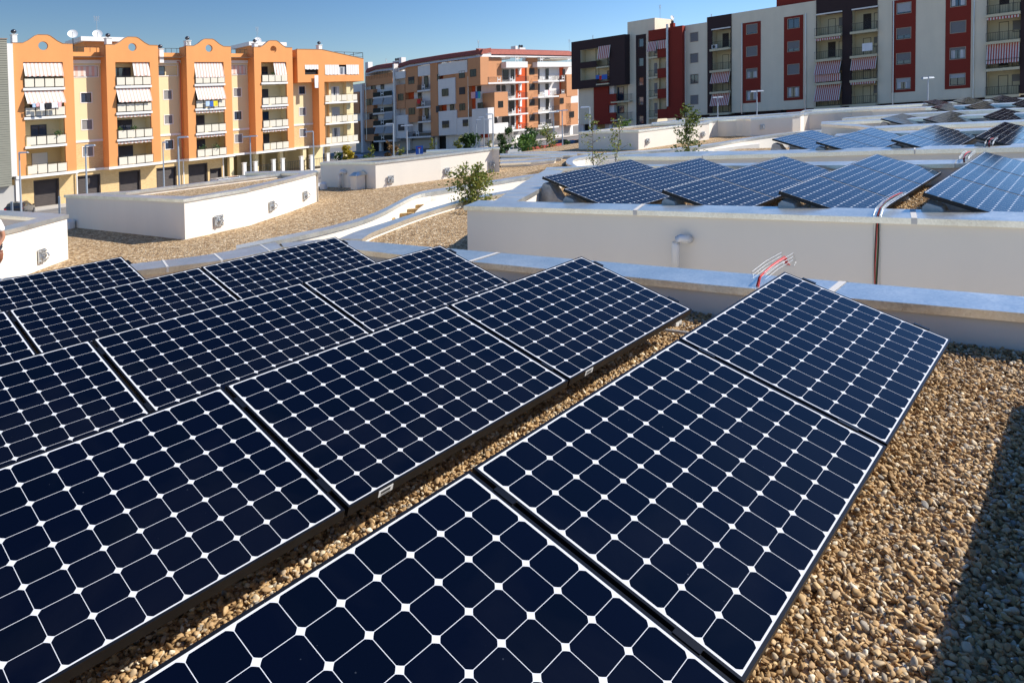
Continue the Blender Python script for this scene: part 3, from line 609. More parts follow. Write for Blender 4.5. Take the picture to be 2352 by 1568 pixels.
# ================================================================== LOOSE PEBBLES
def pebbles():
    protos = bpy.data.collections.new('pebble_shapes')
    pm = bpy.data.materials.new('pebble'); pm.use_nodes = True; L = pm.node_tree.links; b = pm.node_tree.nodes['Principled BSDF']
    oi = N(pm, 'ShaderNodeObjectInfo'); cr = N(pm, 'ShaderNodeValToRGB'); e = cr.color_ramp.elements
    e[0].position = 0; e[0].color = (.12, .072, .033, 1); e[1].position = 1; e[1].color = (.80, .70, .52, 1)
    for p_, c_ in ((.15, (.31, .19, .085)), (.4, (.46, .30, .14)), (.55, (.34, .22, .115)), (.72, (.56, .39, .20)), (.84, (.24, .22, .195)), (.88, (.48, .38, .25)), (.95, (.60, .50, .36))): x = e.new(p_); x.color = (*c_, 1)
    cr.color_ramp.interpolation = 'LINEAR'; L.new(oi.outputs['Random'], cr.inputs[0])
    tc = N(pm, 'ShaderNodeTexCoord'); nn = N(pm, 'ShaderNodeTexNoise'); nn.inputs['Scale'].default_value = 2.2; nn.inputs['Detail'].default_value = 6; L.new(tc.outputs['Object'], nn.inputs['Vector'])
    vm = N(pm, 'ShaderNodeVectorMath', operation='SCALE'); L.new(cr.outputs[0], vm.inputs[0]); L.new(math_(pm, 'MULTIPLY_ADD', nn.outputs['Fac'], .8, .75), vm.inputs['Scale'])
    L.new(vm.outputs[0], b.inputs['Base Color']); b.inputs['Roughness'].default_value = .75; b.inputs['Specular IOR Level'].default_value = .3
    rg = np.random.default_rng(3)
    for k in range(8):
        bm = bmesh.new(); bmesh.ops.create_icosphere(bm, subdivisions=2, radius=.5)
        sx, sy, sz = 1.0, rg.uniform(.6, .85), rg.uniform(.34, .55); ph = rg.uniform(0, 6, 6)
        cut = [Vector(rg.normal(size=3)).normalized() for _ in range(7)]
        for v in bm.verts:
            c = v.co.copy()
            for d_ in cut:
                t_ = c.dot(d_)-.33
                if t_ > 0: c -= d_*t_*.92
            c *= 1+.10*math.sin(3.1*c.x*2+ph[0])*math.cos(2.7*c.y*2+ph[1])+.06*math.sin(7*c.z+ph[2])
            v.co = Vector((c.x*sx, c.y*sy, c.z*sz))
        me = bpy.data.meshes.new('pebble'); bm.to_mesh(me); bm.free(); me.materials.append(pm); me.polygons.foreach_set('use_smooth', [True]*len(me.polygons))
        o = bpy.data.objects.new('pebble', me); protos.objects.link(o)
    ng = bpy.data.node_groups.new('scatter', 'GeometryNodeTree'); ng.interface.new_socket('Geometry', in_out='INPUT', socket_type='NodeSocketGeometry'); ng.interface.new_socket('Geometry', in_out='OUTPUT', socket_type='NodeSocketGeometry')
    gi = ng.nodes.new('NodeGroupInput'); go = ng.nodes.new('NodeGroupOutput'); ci = ng.nodes.new('GeometryNodeCollectionInfo'); ci.inputs['Collection'].default_value = protos
    ci.inputs['Separate Children'].default_value = True; ci.inputs['Reset Children'].default_value = True
    ip = ng.nodes.new('GeometryNodeInstanceOnPoints'); ip.inputs['Pick Instance'].default_value = True
    def na(nm_, ty): x = ng.nodes.new('GeometryNodeInputNamedAttribute'); x.data_type = ty; x.inputs['Name'].default_value = nm_; return [s for s in x.outputs if s.enabled][0]
    ng.links.new(gi.outputs[0], ip.inputs['Points']); ng.links.new(ci.outputs[0], ip.inputs['Instance'])
    ng.links.new(na('idx', 'INT'), ip.inputs['Instance Index']); ng.links.new(na('rot', 'FLOAT_VECTOR'), ip.inputs['Rotation']); ng.links.new(na('scl', 'FLOAT'), ip.inputs['Scale'])
    ng.links.new(ip.outputs[0], go.inputs[0])
    def scatter(name, label, region, dens, lo, hi, layers, zb, keep=None):
        # region: (a0,a1,b0,b1)
        a0, a1, b0, b1 = region; pts = []; rot = []; scl = []
        for zo, frac in layers:
            n_ = int(dens*frac*(a1-a0)*(b1-b0))
            aa = rg.uniform(a0, a1, n_); bb = rg.uniform(b0, b1, n_); X = aa*A_.x+bb*B_.x; Y = aa*A_.y+bb*B_.y
            sz = rg.uniform(lo, hi, n_)*rg.choice([.6, .8, 1, 1, 1.3], n_)
            Zz = zb+zo+rg.uniform(-.006, .006, n_)
            pxx = np.where(Y > .3, X/np.maximum(Y, .3), 9)
            ok = (Y > .9) & (np.abs(pxx) < .80)
            if keep is not None: ok &= keep(aa, bb)
            X, Y, Zz, sz = X[ok], Y[ok], Zz[ok], sz[ok]
            pts.append(np.stack([X, Y, Zz+KS*X+ZUP], 1)); m_ = len(X)
            rot.append(np.stack([rg.normal(0, .5, m_), rg.normal(0, .5, m_), rg.uniform(0, 6.28, m_)], 1)); scl.append(sz)
        P_ = np.concatenate(pts); Ro = np.concatenate(rot); S_ = np.concatenate(scl); org = P_.mean(0)
        me = bpy.data.meshes.new(name); me.vertices.add(len(P_)); me.vertices.foreach_set('co', (P_-org).astype('f').ravel())
        x = me.attributes.new('rot', 'FLOAT_VECTOR', 'POINT'); x.data.foreach_set('vector', Ro.astype('f').ravel())
        x = me.attributes.new('scl', 'FLOAT', 'POINT'); x.data.foreach_set('value', S_.astype('f'))
        x = me.attributes.new('idx', 'INT', 'POINT'); x.data.foreach_set('value', rg.integers(0, 8, len(P_)).astype('i'))
        o = bpy.data.objects.new(name, me); COL.objects.link(o); o.location = Vector([float(v) for v in org])
        md = o.modifiers.new('scatter', 'NODES'); md.node_group = ng; tag(o, label, None, None, 'stuff'); print('pebbles', len(P_))
    scatter('pebbles', 'loose rounded brown pebbles filling the right foreground', (.6, 5.75, -1.25, 2.6), 3600, .019, .038, ((0.0, .6), (.010, .55), (.018, .35)), ZG)
    scatter('pebbles', 'strip of loose pebbles between the two nearest rows of solar panels', (.2, 5.62, -3.3, -1.55), 3600, .019, .038, ((0.0, .6), (.010, .55), (.018, .35)), ZG, lambda a, b: (b < -1.6))
    scatter('pebbles', 'loose pebbles among the middle group of solar panels', (9.5, 14.9, -9.6, 1.5), 1500, .028, .048, ((0.0, .6), (.015, .4)), ZG)
pebbles()
# ================================================================== BUILDINGS
plaster('orange_render', (.74, .32, .115), .05, .07)
plaster('cream_render', (.74, .62, .37), .03, .04)
plaster('yellow_brick_plain', (.66, .46, .20), .06, .05)
plaster('white_trim', (.78, .76, .72), .02, .03)
plaster('cream_panel', (.72, .66, .54), .03, .05)
plaster('tan_render', (.78, .69, .53), .06, .08)
plaster('red_render', (.24, .036, .024), .05, .05)
plaster('brown_render', (.052, .034, .034), .05, .04)
plaster('balcony_beige', (.62, .55, .38), .04, .04)
plaster('middle_orange', (.56, .27, .135), .05, .06)
plaster('middle_white', (.72, .69, .66), .05, .07)
plaster('middle_red', (.60, .10, .030), .04, .04)
plaster('grey_cladding', (.25, .245, .20), .10, .08)
plaster('grey_wall', (.45, .43, .40), .06, .06)
mat('roof_tile', (.30, .075, .05), .8, var=.2, scale=3)
mat('dark_metal', (.03, .028, .03), .5, metal=.3)
mat('brown_shutter', (.05, .036, .030), .6, var=.15, scale=2)
mat('grey_shutter', (.22, .21, .205), .6)
mat('pale_shutter', (.46, .46, .47), .6)
mat('white_frame', (.75, .75, .74), .45)
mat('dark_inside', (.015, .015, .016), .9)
mat('curtain', (.55, .55, .56), .9, var=.3, scale=6, stretch=(1, 1, .05))
mat('rim_beige', (.42, .34, .26), .8)
mat('dim_glass', (.015, .014, .014), .15, spec=.35)
mat('sky_glass', (.02, .04, .08), .04, spec=1.0)
mat('awning_white', (.80, .74, .68), .85); mat('awning_pink', (.70, .44, .36), .85)
mat('awning_pale', (.66, .60, .56), .85); mat('awning_red', (.40, .055, .045), .85); mat('awning_grey', (.25, .26, .27), .85)
mat('steel_pipe', (.55, .55, .55), .35, metal=.8)
mat('copper_pipe', (.45, .12, .05), .5)
mat('plant_green', (.05, .10, .02), .7, var=.4, scale=9); mat('terracotta', (.40, .15, .08), .8)
# brick pattern for the ground floor
def mat_brick():
    m = bpy.data.materials.new('yellow_brick'); m.use_nodes = True; L = m.node_tree.links; b = m.node_tree.nodes['Principled BSDF']
    g_ = N(m, 'ShaderNodeNewGeometry'); sp = N(m, 'ShaderNodeSeparateXYZ'); L.new(g_.outputs['Position'], sp.inputs[0])
    s_ = math_(m, 'ADD', math_(m, 'MULTIPLY', sp.outputs[0], A_.x), math_(m, 'MULTIPLY', sp.outputs[1], A_.y))
    cb = N(m, 'ShaderNodeCombineXYZ'); L.new(s_, cb.inputs[0]); L.new(sp.outputs[2], cb.inputs[1])
    br = N(m, 'ShaderNodeTexBrick'); br.inputs['Scale'].default_value = 2.6; L.new(cb.outputs[0], br.inputs['Vector'])
    br.inputs['Color1'].default_value = (.70, .49, .22, 1); br.inputs['Color2'].default_value = (.60, .40, .17, 1); br.inputs['Mortar'].default_value = (.62, .50, .32, 1)
    L.new(br.outputs[0], b.inputs['Base Color']); b.inputs['Roughness'].default_value = .9; MATS['yellow_brick'] = m
mat_brick()
class Fac:
    def __init__(s, P0, u, n): s.P0 = Vector((P0[0], P0[1], 0)); s.u = Vector(u); s.n = Vector(n)
    def P(s, a, z, d=0): return s.P0+s.u*a+s.n*d+Zv*z
    def at(s, c, x, y, d=0):
        r = ray(*px(c, x, y)); P0 = s.P0+s.n*d; t = P0.dot(s.n)/r.dot(s.n); p = r*t; return (p-P0).dot(s.u), p.z
    def rect(s, c, x0, y0, x1, y1, d=0):
        a0, z1 = s.at(c, x0, y0, d); a1, z0 = s.at(c, x1, y1, d); return min(a0, a1), max(a0, a1), min(z0, z1), max(z0, z1)
    def box(s, m, a0, a1, z0, z1, d0, d1):
        return m.box(s.P((a0+a1)/2, (z0+z1)/2, (d0+d1)/2), s.u*(a1-a0)/2, s.n*(d1-d0)/2, Zv*(z1-z0)/2)
    def q(s, m, pts): return m.quad(*[s.P(*p) for p in pts])
def holes_wall(fc, m, s0, s1, z0, z1, holes, d, depth):
    """front skin of a wall with rectangular openings and their reveals"""
    S = sorted(set([s0, s1]+[min(max(h[i], s0), s1) for h in holes for i in (0, 1)])); Zs = sorted(set([z0, z1]+[min(max(h[i], z0), z1) for h in holes for i in (2, 3)]))
    for i in range(len(S)-1):
        for j in range(len(Zs)-1):
            a, b_, c, e = S[i], S[i+1], Zs[j], Zs[j+1]
            if b_-a < 1e-4 or e-c < 1e-4: continue
            cx_, cz = (a+b_)/2, (c+e)/2
            if any(h[0] < cx_ < h[1] and h[2] < cz < h[3] for h in holes): continue
            fc.q(m, [(a, c, d), (b_, c, d), (b_, e, d), (a, e, d)])
    for h in holes:
        a, b_, c, e = h[:4]; k = d-depth
        fc.q(m, [(a, c, d), (a, e, d), (a, e, k), (a, c, k)]); fc.q(m, [(b_, c, d), (b_, c, k), (b_, e, k), (b_, e, d)])
        fc.q(m, [(a, e, d), (b_, e, d), (b_, e, k), (a, e, k)]); fc.q(m, [(a, c, d), (a, c, k), (b_, c, k), (b_, c, d)])
def sides(fc, m, s0, s1, z0, z1, d, db, top=True):
    fc.q(m, [(s0, z0, d), (s0, z1, d), (s0, z1, db), (s0, z0, db)]); fc.q(m, [(s1, z0, d), (s1, z0, db), (s1, z1, db), (s1, z1, d)])
    if top: fc.q(m, [(s0, z1, d), (s1, z1, d), (s1, z1, db), (s0, z1, db)])
    fc.q(m, [(s0, z0, d), (s0, z0, db), (s1, z0, db), (s1, z0, d)])
    fc.q(m, [(s0, z0, db), (s0, z1, db), (s1, z1, db), (s1, z0, db)])
def window(fc, par, r, d, frame='dark_metal', shut=0.0, shm='grey_shutter', mull=1, rim=None, glass='sky_glass', rec=.12, curt=False):
    a, b_, c, e = r; w = .06; m = MB(); k = d-rec
    for q in ((a, b_, c, c+w), (a, b_, e-w, e), (a, a+w, c+w, e-w), (b_-w, b_, c+w, e-w)): fc.box(m, *q, k-.03, k+.03)
    for i in range(mull): x = a+(b_-a)*(i+1)/(mull+1); fc.box(m, x-.035, x+.035, c+w, e-w, k-.028, k+.028)
    f = m.build('window', frame, par)
    g_ = MB(); fc.q(g_, [(a+w, c+w, k), (b_-w, c+w, k), (b_-w, e-w, k), (a+w, e-w, k)]); g_.build('pane', glass, f)
    if curt: g_ = MB(); fc.q(g_, [(a+w, c+w, k+.004), (a+(b_-a)*.3, c+w, k+.004), (a+(b_-a)*.3, e-w, k+.004), (a+w, e-w, k+.004)]); fc.q(g_, [(b_-(b_-a)*.35, c+w, k+.004), (b_-w, c+w, k+.004), (b_-w, e-w, k+.004), (b_-(b_-a)*.35, e-w, k+.004)]); g_.build('curtain', 'curtain', f)
    if shut > 0:
        s = MB(); zz0 = e-(e-c)*shut; n_ = max(3, int((e-zz0)/.09))
        for i in range(n_): y0 = zz0+(e-zz0)*i/n_; y1 = zz0+(e-zz0)*(i+1)/n_; fc.q(s, [(a+.02, y0, k+.075), (b_-.02, y0, k+.075), (b_-.02, y1, k+.05), (a+.02, y1, k+.05)])
        fc.q(s, [(a+.02, zz0, k+.03), (b_-.02, zz0, k+.03), (b_-.02, zz0, k+.075), (a+.02, zz0, k+.075)]); s.build('roller_shutter', shm, f)
    if rim:
        s = MB(); g = .06 if rim == 'rim_beige' else .09
        for q in ((a-g, b_+g, e, e+g), (a-g, b_+g, c-g, c), (a-g, a, c, e), (b_, b_+g, c, e)): fc.box(s, *q, d-.02, d+.03)
        s.build('surround', rim, f)
    return f
def awning(fc, par, a0, a1, zt, zb, d0, d1, m1, m2, n=14, val=.12, sag=.0, name='awning'):
    m = MB(); m.cur = 0; w = (a1-a0)/n
    for i in range(n):
        m.cur = i % 2; x0 = a0+w*i; x1 = x0+w
        seg = 4
        for k in range(seg):
            t0, t1 = k/seg, (k+1)/seg; g = lambda t: (zt+(zb-zt)*t-sag*math.sin(math.pi*t), d0+(d1-d0)*t)
            (za, da), (zb_, db) = g(t0), g(t1); fc.q(m, [(x0, zb_, db), (x1, zb_, db), (x1, za, da), (x0, za, da)])
            fc.q(m, [(x0, za, da-.015), (x1, za, da-.015), (x1, zb_, db-.015), (x0, zb_, db-.015)])
        fc.q(m, [(x0, zb-val-.03*((i*7) % 3), d1+.01), (x1, zb-val-.03*((i*5) % 3), d1+.01), (x1, zb, d1+.005), (x0, zb, d1+.005)])
    return m.build(name, [m1, m2], par)
def bars_rail(fc, par, a0, a1, zf, d, m='dark_metal', h=1.0, step=.22, solid=None, ends=0, br=.011):
    r = MB(); fc.box(r, a0, a1, zf+h-.04, zf+h, d-.025, d+.025); fc.box(r, a0, a1, zf+.08, zf+.11, d-.015, d+.015)
    n = max(2, int((a1-a0)/step))
    for i in range(n+1): x = a0+(a1-a0)*i/n; fc.box(r, x-br, x+br, zf+.1, zf+h-.03, d-.011, d+.011)
    if ends:
        for x in ((a0,) if ends == 1 else (a1,) if ends == 2 else (a0, a1)):
            fc.box(r, x-.02, x+.02, zf+h-.04, zf+h, d-1.1, d)
            for i in range(5): fc.box(r, x-.011, x+.011, zf+.1, zf+h-.03, d-1.1+.22*i-.011, d-1.1+.22*i+.011)
    return r.build('railing', m, par)
def laundry(fc, items, d, label, group):
    """items: (crop,x0,y0,x1,y1,material,words)"""
    for c, x0, y0, x1, y1, mm, words in items:
        a, b_, z0, z1 = fc.rect(c, x0, y0, x1, y1, d); m = MB(); n = 6
        for i in range(n):
            for (t0, t1) in ((0, .5), (.5, 1)):
                xs = [a+(b_-a)*(i+k)/n for k in (0, 1)]; w = lambda x, t: d+.05*math.sin(x*9+t*2)*t
                p = [(xs[0], z1-(z1-z0)*t1, w(xs[0], t1)), (xs[1], z1-(z1-z0)*t1, w(xs[1], t1)), (xs[1], z1-(z1-z0)*t0, w(xs[1], t0)), (xs[0], z1-(z1-z0)*t0, w(xs[0], t0))]
                fc.q(m, p); fc.q(m, [(q[0], q[1], q[2]-.012) for q in p[::-1]])
        tag(m.build('laundry', mat('cloth_'+mm, CL[mm], .9)), words+' '+label, 'laundry', group)
CL = {'white': (.80, .80, .82), 'pink': (.75, .42, .42), 'black': (.02, .02, .025), 'blue': (.05, .15, .50), 'yellow': (.80, .60, .03), 'pale_blue': (.45, .58, .75), 'red': (.55, .03, .03), 'teal': (.05, .40, .42)}
# ---------------------------------------------------------------- ORANGE BUILDING
F0 = Fac((-39.2, 92.0), A_, B_); DT = 1.64
ob = thing('apartment_building', 'orange and cream apartment block with rounded tower gables and striped awnings', 'building', F0.P(-3, ZS, 0))
FL = [-2.65, .40, 3.45, 6.50]
towers = [(-21.2, -15.55, 'L1', 168, 457), (-12.2, -6.4, 'L1', 838, 1088), (-3.0, 2.84, 'L2', 152, 390), (6.06, 11.87, 'L2', 697, 902)]
ops = []
for k, (s0, s1, c, x0, x1) in enumerate(towers):
    yy = 500 if c == 'L1' else 400
    a0 = F0.at(c, x0, yy, DT)[0]; a1 = F0.at(c, x1, yy, DT)[0]; ops.append((a0, a1))
ZT, ZAP = 11.2, 12.12; ZO = 9.22
for k, (s0, s1, c, x0, x1) in enumerate(towers):
    a0, a1 = ops[k]; m = MB(); zt = 9.9
    holes_wall(F0, m, s0, s1, FL[0], zt, [(a0, a1, FL[0]+.0, ZO)], DT, 1.7)
    F0.q(m, [(s0, FL[0], DT), (s0, ZT, DT), (s0, ZT, -.2), (s0, FL[0], -.2)]); F0.q(m, [(s1, FL[0], DT), (s1, FL[0], -.2), (s1, ZT, -.2), (s1, ZT, DT)])
    # gable panel with a round eye
    w = s1-s0; cxm = (s0+s1)/2; out = [(s0, zt), (s1, zt), (s1, ZT), (s1-.17*w, ZT+.02), (s1-.26*w, ZT+.30), (s1-.37*w, ZAP-.12), (s1-.42*w, ZAP), (s0+.42*w, ZAP), (s0+.37*w, ZAP-.12), (s0+.26*w, ZT+.30), (s0+.17*w, ZT+.02), (s0, ZT)]
    out = [(x, z) for x, z in out]; zc_ = 10.95; rr = .46; ci = [(cxm+rr*math.cos(t*math.pi/12), zc_+rr*math.sin(t*math.pi/12)) for t in range(24)]
    bm = bmesh.new()
    def loop(pts): v = [bm.verts.new((x, 0, z)) for x, z in pts]; return [bm.edges.new((v[i], v[(i+1) % len(v)])) for i in range(len(v))]
    es = loop(out)+loop(ci); bmesh.ops.triangle_fill(bm, edges=es, use_beauty=True); bm.verts.index_update(); base = len(m.v); TK = .30
    vv = [(v.co.x, v.co.z) for v in bm.verts]; m.v += [F0.P(x, z, DT) for x, z in vv]+[F0.P(x, z, DT-TK) for x, z in vv]; nv = len(vv)
    for f in bm.faces:
        t_ = [v.index for v in f.verts]; cr_ = (vv[t_[1]][0]-vv[t_[0]][0])*(vv[t_[2]][1]-vv[t_[0]][1])-(vv[t_[2]][0]-vv[t_[0]][0])*(vv[t_[1]][1]-vv[t_[0]][1])
        if cr_ < 0: t_ = t_[::-1]
        m.f.append(tuple(base+i for i in t_)); m.f.append(tuple(base+nv+i for i in t_[::-1])); m.mi += [0, 0]
    bm.free()
    for L_ in (out, ci[::-1]):
        n = len(L_)
        for i in range(n): (x0_, z0_), (x1_, z1_) = L_[i], L_[(i+1) % n]; F0.q(m, [(x0_, z0_, DT), (x0_, z0_, DT-TK), (x1_, z1_, DT-TK), (x1_, z1_, DT)])
    m.build('tower_wall', 'orange_render', ob)
    cp = MB()
    for i in range(2, 11):
        (x0_, z0_), (x1_, z1_) = out[i], out[i+1]
        cp.hexa([F0.P(x0_, z0_, DT+.04), F0.P(x0_, z0_, DT-TK-.04), F0.P(x1_, z1_, DT-TK-.04), F0.P(x1_, z1_, DT+.04)], [F0.P(x0_, z0_+.05, DT+.04), F0.P(x0_, z0_+.05, DT-TK-.04), F0.P(x1_, z1_+.05, DT-TK-.04), F0.P(x1_, z1_+.05, DT+.04)])
    cp.build('gable_coping', mat('gable_metal', (.30, .22, .17), .6), ob)
    # loggia lining
    for i, z in enumerate(FL):
        zc = FL[i+1]-.28 if i < 3 else ZO
        l = MB(); F0.q(l, [(a0, z, .06), (a1, z, .06), (a1, zc, .06), (a0, zc, .06)]); F0.q(l, [(a0+.01, z, DT-.3), (a0+.01, zc, DT-.3), (a0+.01, zc, .06), (a0+.01, z, .06)]); F0.q(l, [(a1-.01, z, DT-.3), (a1-.01, z, .06), (a1-.01, zc, .06), (a1-.01, zc, DT-.3)])
        l.build('loggia_wall', 'cream_render' if i > 0 else 'yellow_brick_plain', ob)
        b = MB(); F0.box(b, a0-.10 if i else a0+.0, a1+.10 if i else a1, z-.26, z, .0, DT+.16); b.build('balcony_slab', 'white_trim', ob)
        # doors at the back
        w_ = a1-a0
        dm = [[.25, .75], [.2, .55], [.1, .5], [.1, .55]][k]
        window(F0, ob, (a0+w_*dm[0], a0+w_*dm[0]+1.5, z+.05, z+2.25), .20, 'dark_metal', [.9, 0, .4, .2][i] if k == 0 else (0, .5, .3, .8)[(i+k) % 4], 'brown_shutter' if k else 'cream_panel', 1)
        if k: window(F0, ob, (a0+.15, a0+.95, z+.05, z+2.25), .20, 'dark_metal', (.5, 0, 1)[(i+k) % 3], 'brown_shutter', 0)
        n = 4; pw = (w_+.04)/n
        for j in range(n):
            p = MB(); F0.box(p, a0+.02+pw*j+.04, a0+.02+pw*(j+1)-.06, z+.10, z+.96, DT+.10, DT+.16); p.build('railing_panel', 'cream_panel', ob)
        r = MB(); F0.box(r, a0, a1, z+1.08, z+1.12, DT+.02, DT+.06)
        for j in range(n+1): F0.box(r, a0+.02+pw*j-.015, a0+.02+pw*j+.015, z, z+1.1, DT+.06, DT+.09)
        r.build('railing', 'dark_metal', ob)
# recess walls
recs = [(-15.55, -12.2), (-6.4, -3.0), (2.84, 6.06)]
rw = [('L1', 588, 663), ('L1', 1190, 1248), ('L2', 475, 535)]
for k, (s0, s1) in enumerate(recs+[(11.87, 16.1)]):
    c, x0, x1 = (rw+[('L2', 1008, 1058)])[k]
    a0 = F0.at(c, x0, 700, 0)[0]; a1 = F0.at(c, x1, 700, 0)[0]
    m = MB(); ho = [(a0, a1, 4.86, 5.92), (a0, a1, 1.81, 2.87), (a0, a1, -1.24, -.18)]
    top = 9.25 if k < 3 else 6.4
    wt = (F0.at(c, x0, 700, 0)[0]-.85, a1+.75, 7.75, 8.95)
    zsp = .42
    if k < 3: ho2 = [h for h in ho if h[2] > zsp]+[(max(s0+.05, wt[0]), min(s1-.3, wt[1]), wt[2], wt[3])]
    else: ho2 = [h for h in ho if h[2] > zsp]
    holes_wall(F0, m, s0, s1, zsp, top, ho2, 0, .2); m.build('recess_wall', 'cream_render', ob)
    m = MB(); holes_wall(F0, m, s0, s1, -2.65, zsp, [ho[2]], 0, .2); m.build('recess_wall', 'yellow_brick', ob)
    for i, h in enumerate(ho):
        st = [(0, 'brown_shutter', 0), (1, 'grey_shutter', 0), (1, 'grey_shutter', 0)][i] if k == 0 else [(.0, 'brown_shutter', 0), (1, 'grey_shutter', 0), (.9, 'grey_shutter', 0)][(i+k) % 3]
        window(F0, ob, h, 0, 'white_frame' if st[0] else 'dark_metal', st[0], st[1], 1, rim='white_trim')
    if k < 3:
        a, b_, z0, z1 = ho2[-1]
        bk = MB(); F0.q(bk, [(a, z0, -.19), (b_, z0, -.19), (b_, z1, -.19), (a, z1, -.19)]); bk.build('loggia_wall', 'cream_render' if k == 1 else 'curtain', ob)
        fr = MB(); 
        for q in ((a-.06, b_+.06, z1, z1+.08), (a-.06, b_+.06, z0-.10, z0), (b_, b_+.09, z0, z1)): F0.box(fr, *q, 0.0, .05)
        fr.build('window_surround', 'white_trim', ob)
        if k != 1: awning(F0, ob, a+.05, b_-.05, z1-.03, z0+.1, -.05, -.02, 'awning_pale', 'awning_pink', 9, .0)
        else: window(F0, ob, (a+.1, a+1.1, z0+.05, z1-.05), -.02, 'dark_metal', 0, mull=0)
        m = MB(); F0.box(m, s0, s1, 9.25, 9.62, -.2, .12); m.build('cornice', 'white_trim', ob)
        m = MB(); F0.box(m, s0, s1, 9.62, 10.52, -.2, .05); m.build('parapet_band', 'orange_render', ob)
        r = MB(); F0.box(r, s0, s1, 11.05, 11.10, -.10, -.06)
        for j in range(5): x = s0+(s1-s0)*(j+.5)/5; F0.box(r, x-.02, x+.02, 10.52, 11.08, -.10, -.06)
        r.build('railing', 'dark_metal', ob)
    m = MB(); F0.box(m, s0, s1, .36, .62, .0, .08); m.build('string_course', 'white_trim', ob)
# cornice above the ground floor, stepping with the towers
m = MB()
for s0, s1, *_ in towers: F0.box(m, s0-.12, s1+.12, -2.95, -2.66, -.2, DT+.22)
m.build('ground_cornice', 'white_trim', ob)
m = MB()
for s0, s1 in [(a+.12, b-.12) for a, b in recs]+[(11.99, 16.0)]: F0.box(m, s0, s1, -2.92, -2.66, -.2, .5)
m.build('ground_cornice', 'white_trim', ob)
# ground floor: brick wall with garage doors, arcade at the right end
gd = [('L1', 242, 1312, 436, 1500), ('L1', 553, 1280, 735, 1460), ('L1', 862, 1248, 1025, 1400), ('L1', 1134, 1222, 1286, 1390), ('L2', 100, 1150, 262, 1300), ('L2', 275, 1185, 375, 1300)]
hs = []
for g_ in gd: a, b_, c, e = F0.rect(*g_, .3); hs.append((a, b_, ZS+.1, e))
m = MB(); holes_wall(F0, m, -21.6, 2.2, ZS-.3, -2.9, hs, .3, .35); F0.q(m, [(2.2, ZS, .3), (2.2, ZS, -9), (2.2, -2.9, -9), (2.2, -2.9, .3)]); m.build('ground_floor_wall', 'yellow_brick', ob)
for h in hs:
    a, b_, c, e = h; d_ = MB(); n = 16
    for i in range(n): y0 = c+(e-c)*i/n; y1 = c+(e-c)*(i+1)/n; F0.q(d_, [(a, y0, .04), (b_, y0, .04), (b_, y1, .0), (a, y1, .0)])
    gg = d_.build('garage_door', 'brown_shutter', ob)
    fr = MB()
    for q in ((a, a+.14, c, e), (b_-.14, b_, c, e), (a+.14, b_-.14, e-.14, e)): F0.box(fr, *q, -.02, .24)
    fr.build('door_frame', 'brown_shutter', gg)
m = MB(); F0.box(m, 2.2, 24, ZS, ZS+.12, -9, 1.5); m.build('arcade_floor', 'pavement', ob)
m = MB(); F0.q(m, [(2.2, ZS, -9), (24, ZS, -9), (24, -2.9, -9), (2.2, -2.9, -9)]); F0.q(m, [(2.2, -2.9, -9), (24, -2.9, -9), (24, -2.9, .3), (2.2, -2.9, .3)]); m.build('arcade_wall', 'cream_render', ob)
for s_ in (3.0, 6.6, 10.4, 14.1, 18.2, 21.5):
    p = MB(); F0.box(p, s_, s_+.55, ZS, -2.9, -.3, .3); p.build('column', 'cream_render', ob)
    p = MB(); F0.box(p, s_+.2, s_+.75, ZS, -2.9, -5.3, -4.7); p.build('column', 'cream_render', ob)
for s_ in (4.3, 5.9, 8.6, 10.0, 13.0, 14.6, 17.4, 19.0):
    fp_ = MB(); F0.box(fp_, s_, s_+.42, ZS, ZS+2.25, 1.0, 1.42); F0.box(fp_, s_-.05, s_+.47, ZS+2.25, ZS+2.36, .95, 1.47); fp_.build('gate_pier', 'white_trim', ob)
fn = MB()
for i in range(56): x = 4.5+.28*i; F0.box(fn, x, x+.03, ZS+.3, ZS+1.75, 1.15, 1.18)
F0.box(fn, 4.4, 20, ZS+1.7, ZS+1.76, 1.14, 1.19); F0.box(fn, 4.4, 20, ZS+.3, ZS+.36, 1.14, 1.19); fn.build('fence_bars', 'dark_metal', ob)
fb = MB(); F0.box(fb, 2.6, 20.2, ZS, ZS+.28, 1.05, 1.3); fb.build('fence_base', 'cream_panel', ob)
# right end wing
a0, z0_ = F0.at('L2', 995, 495, DT); a1, _ = F0.at('L2', 1535, 488, DT); s0 = a0
m = MB(); w1 = F0.rect('L2', 1052, 335, 1163, 413, DT); w2 = F0.rect('L2', 1216, 335, 1493, 412, DT); zt0 = F0.at('L2', 1000, 207, DT)[1]; zt1 = F0.at('L2', 1190, 210, DT)[1]; xt1 = F0.at('L2', 1190, 210, DT)[0]; zt2 = F0.at('L2', 1535, 285, DT)[1]
zb = 6.38; ztm = zt2
holes_wall(F0, m, s0, a1, zb, ztm, [w1, w2], DT, .3)
F0.q(m, [(s0, ztm, DT), (a1, ztm, DT), (xt1, zt1, DT), (s0, zt1, DT)])
F0.q(m, [(s0, zb, DT), (s0, zt1, DT), (s0, zt1, -4), (s0, zb, -4)]); F0.q(m, [(a1, zb, DT), (a1, zb, -8), (a1, ztm, -8), (a1, ztm, DT)]); F0.q(m, [(s0, zb, DT), (s0, zb, -4), (a1, zb, -4), (a1, zb, DT)])
F0.q(m, [(s0, zt1, DT), (xt1, zt1, DT), (xt1, zt1, -4), (s0, zt1, -4)]); F0.q(m, [(xt1, zt1, DT), (a1, ztm, DT), (a1, ztm, -4), (xt1, zt1, -4)])
m.build('top_storey_wall', 'orange_render', ob)
cp = MB(); T4 = .06
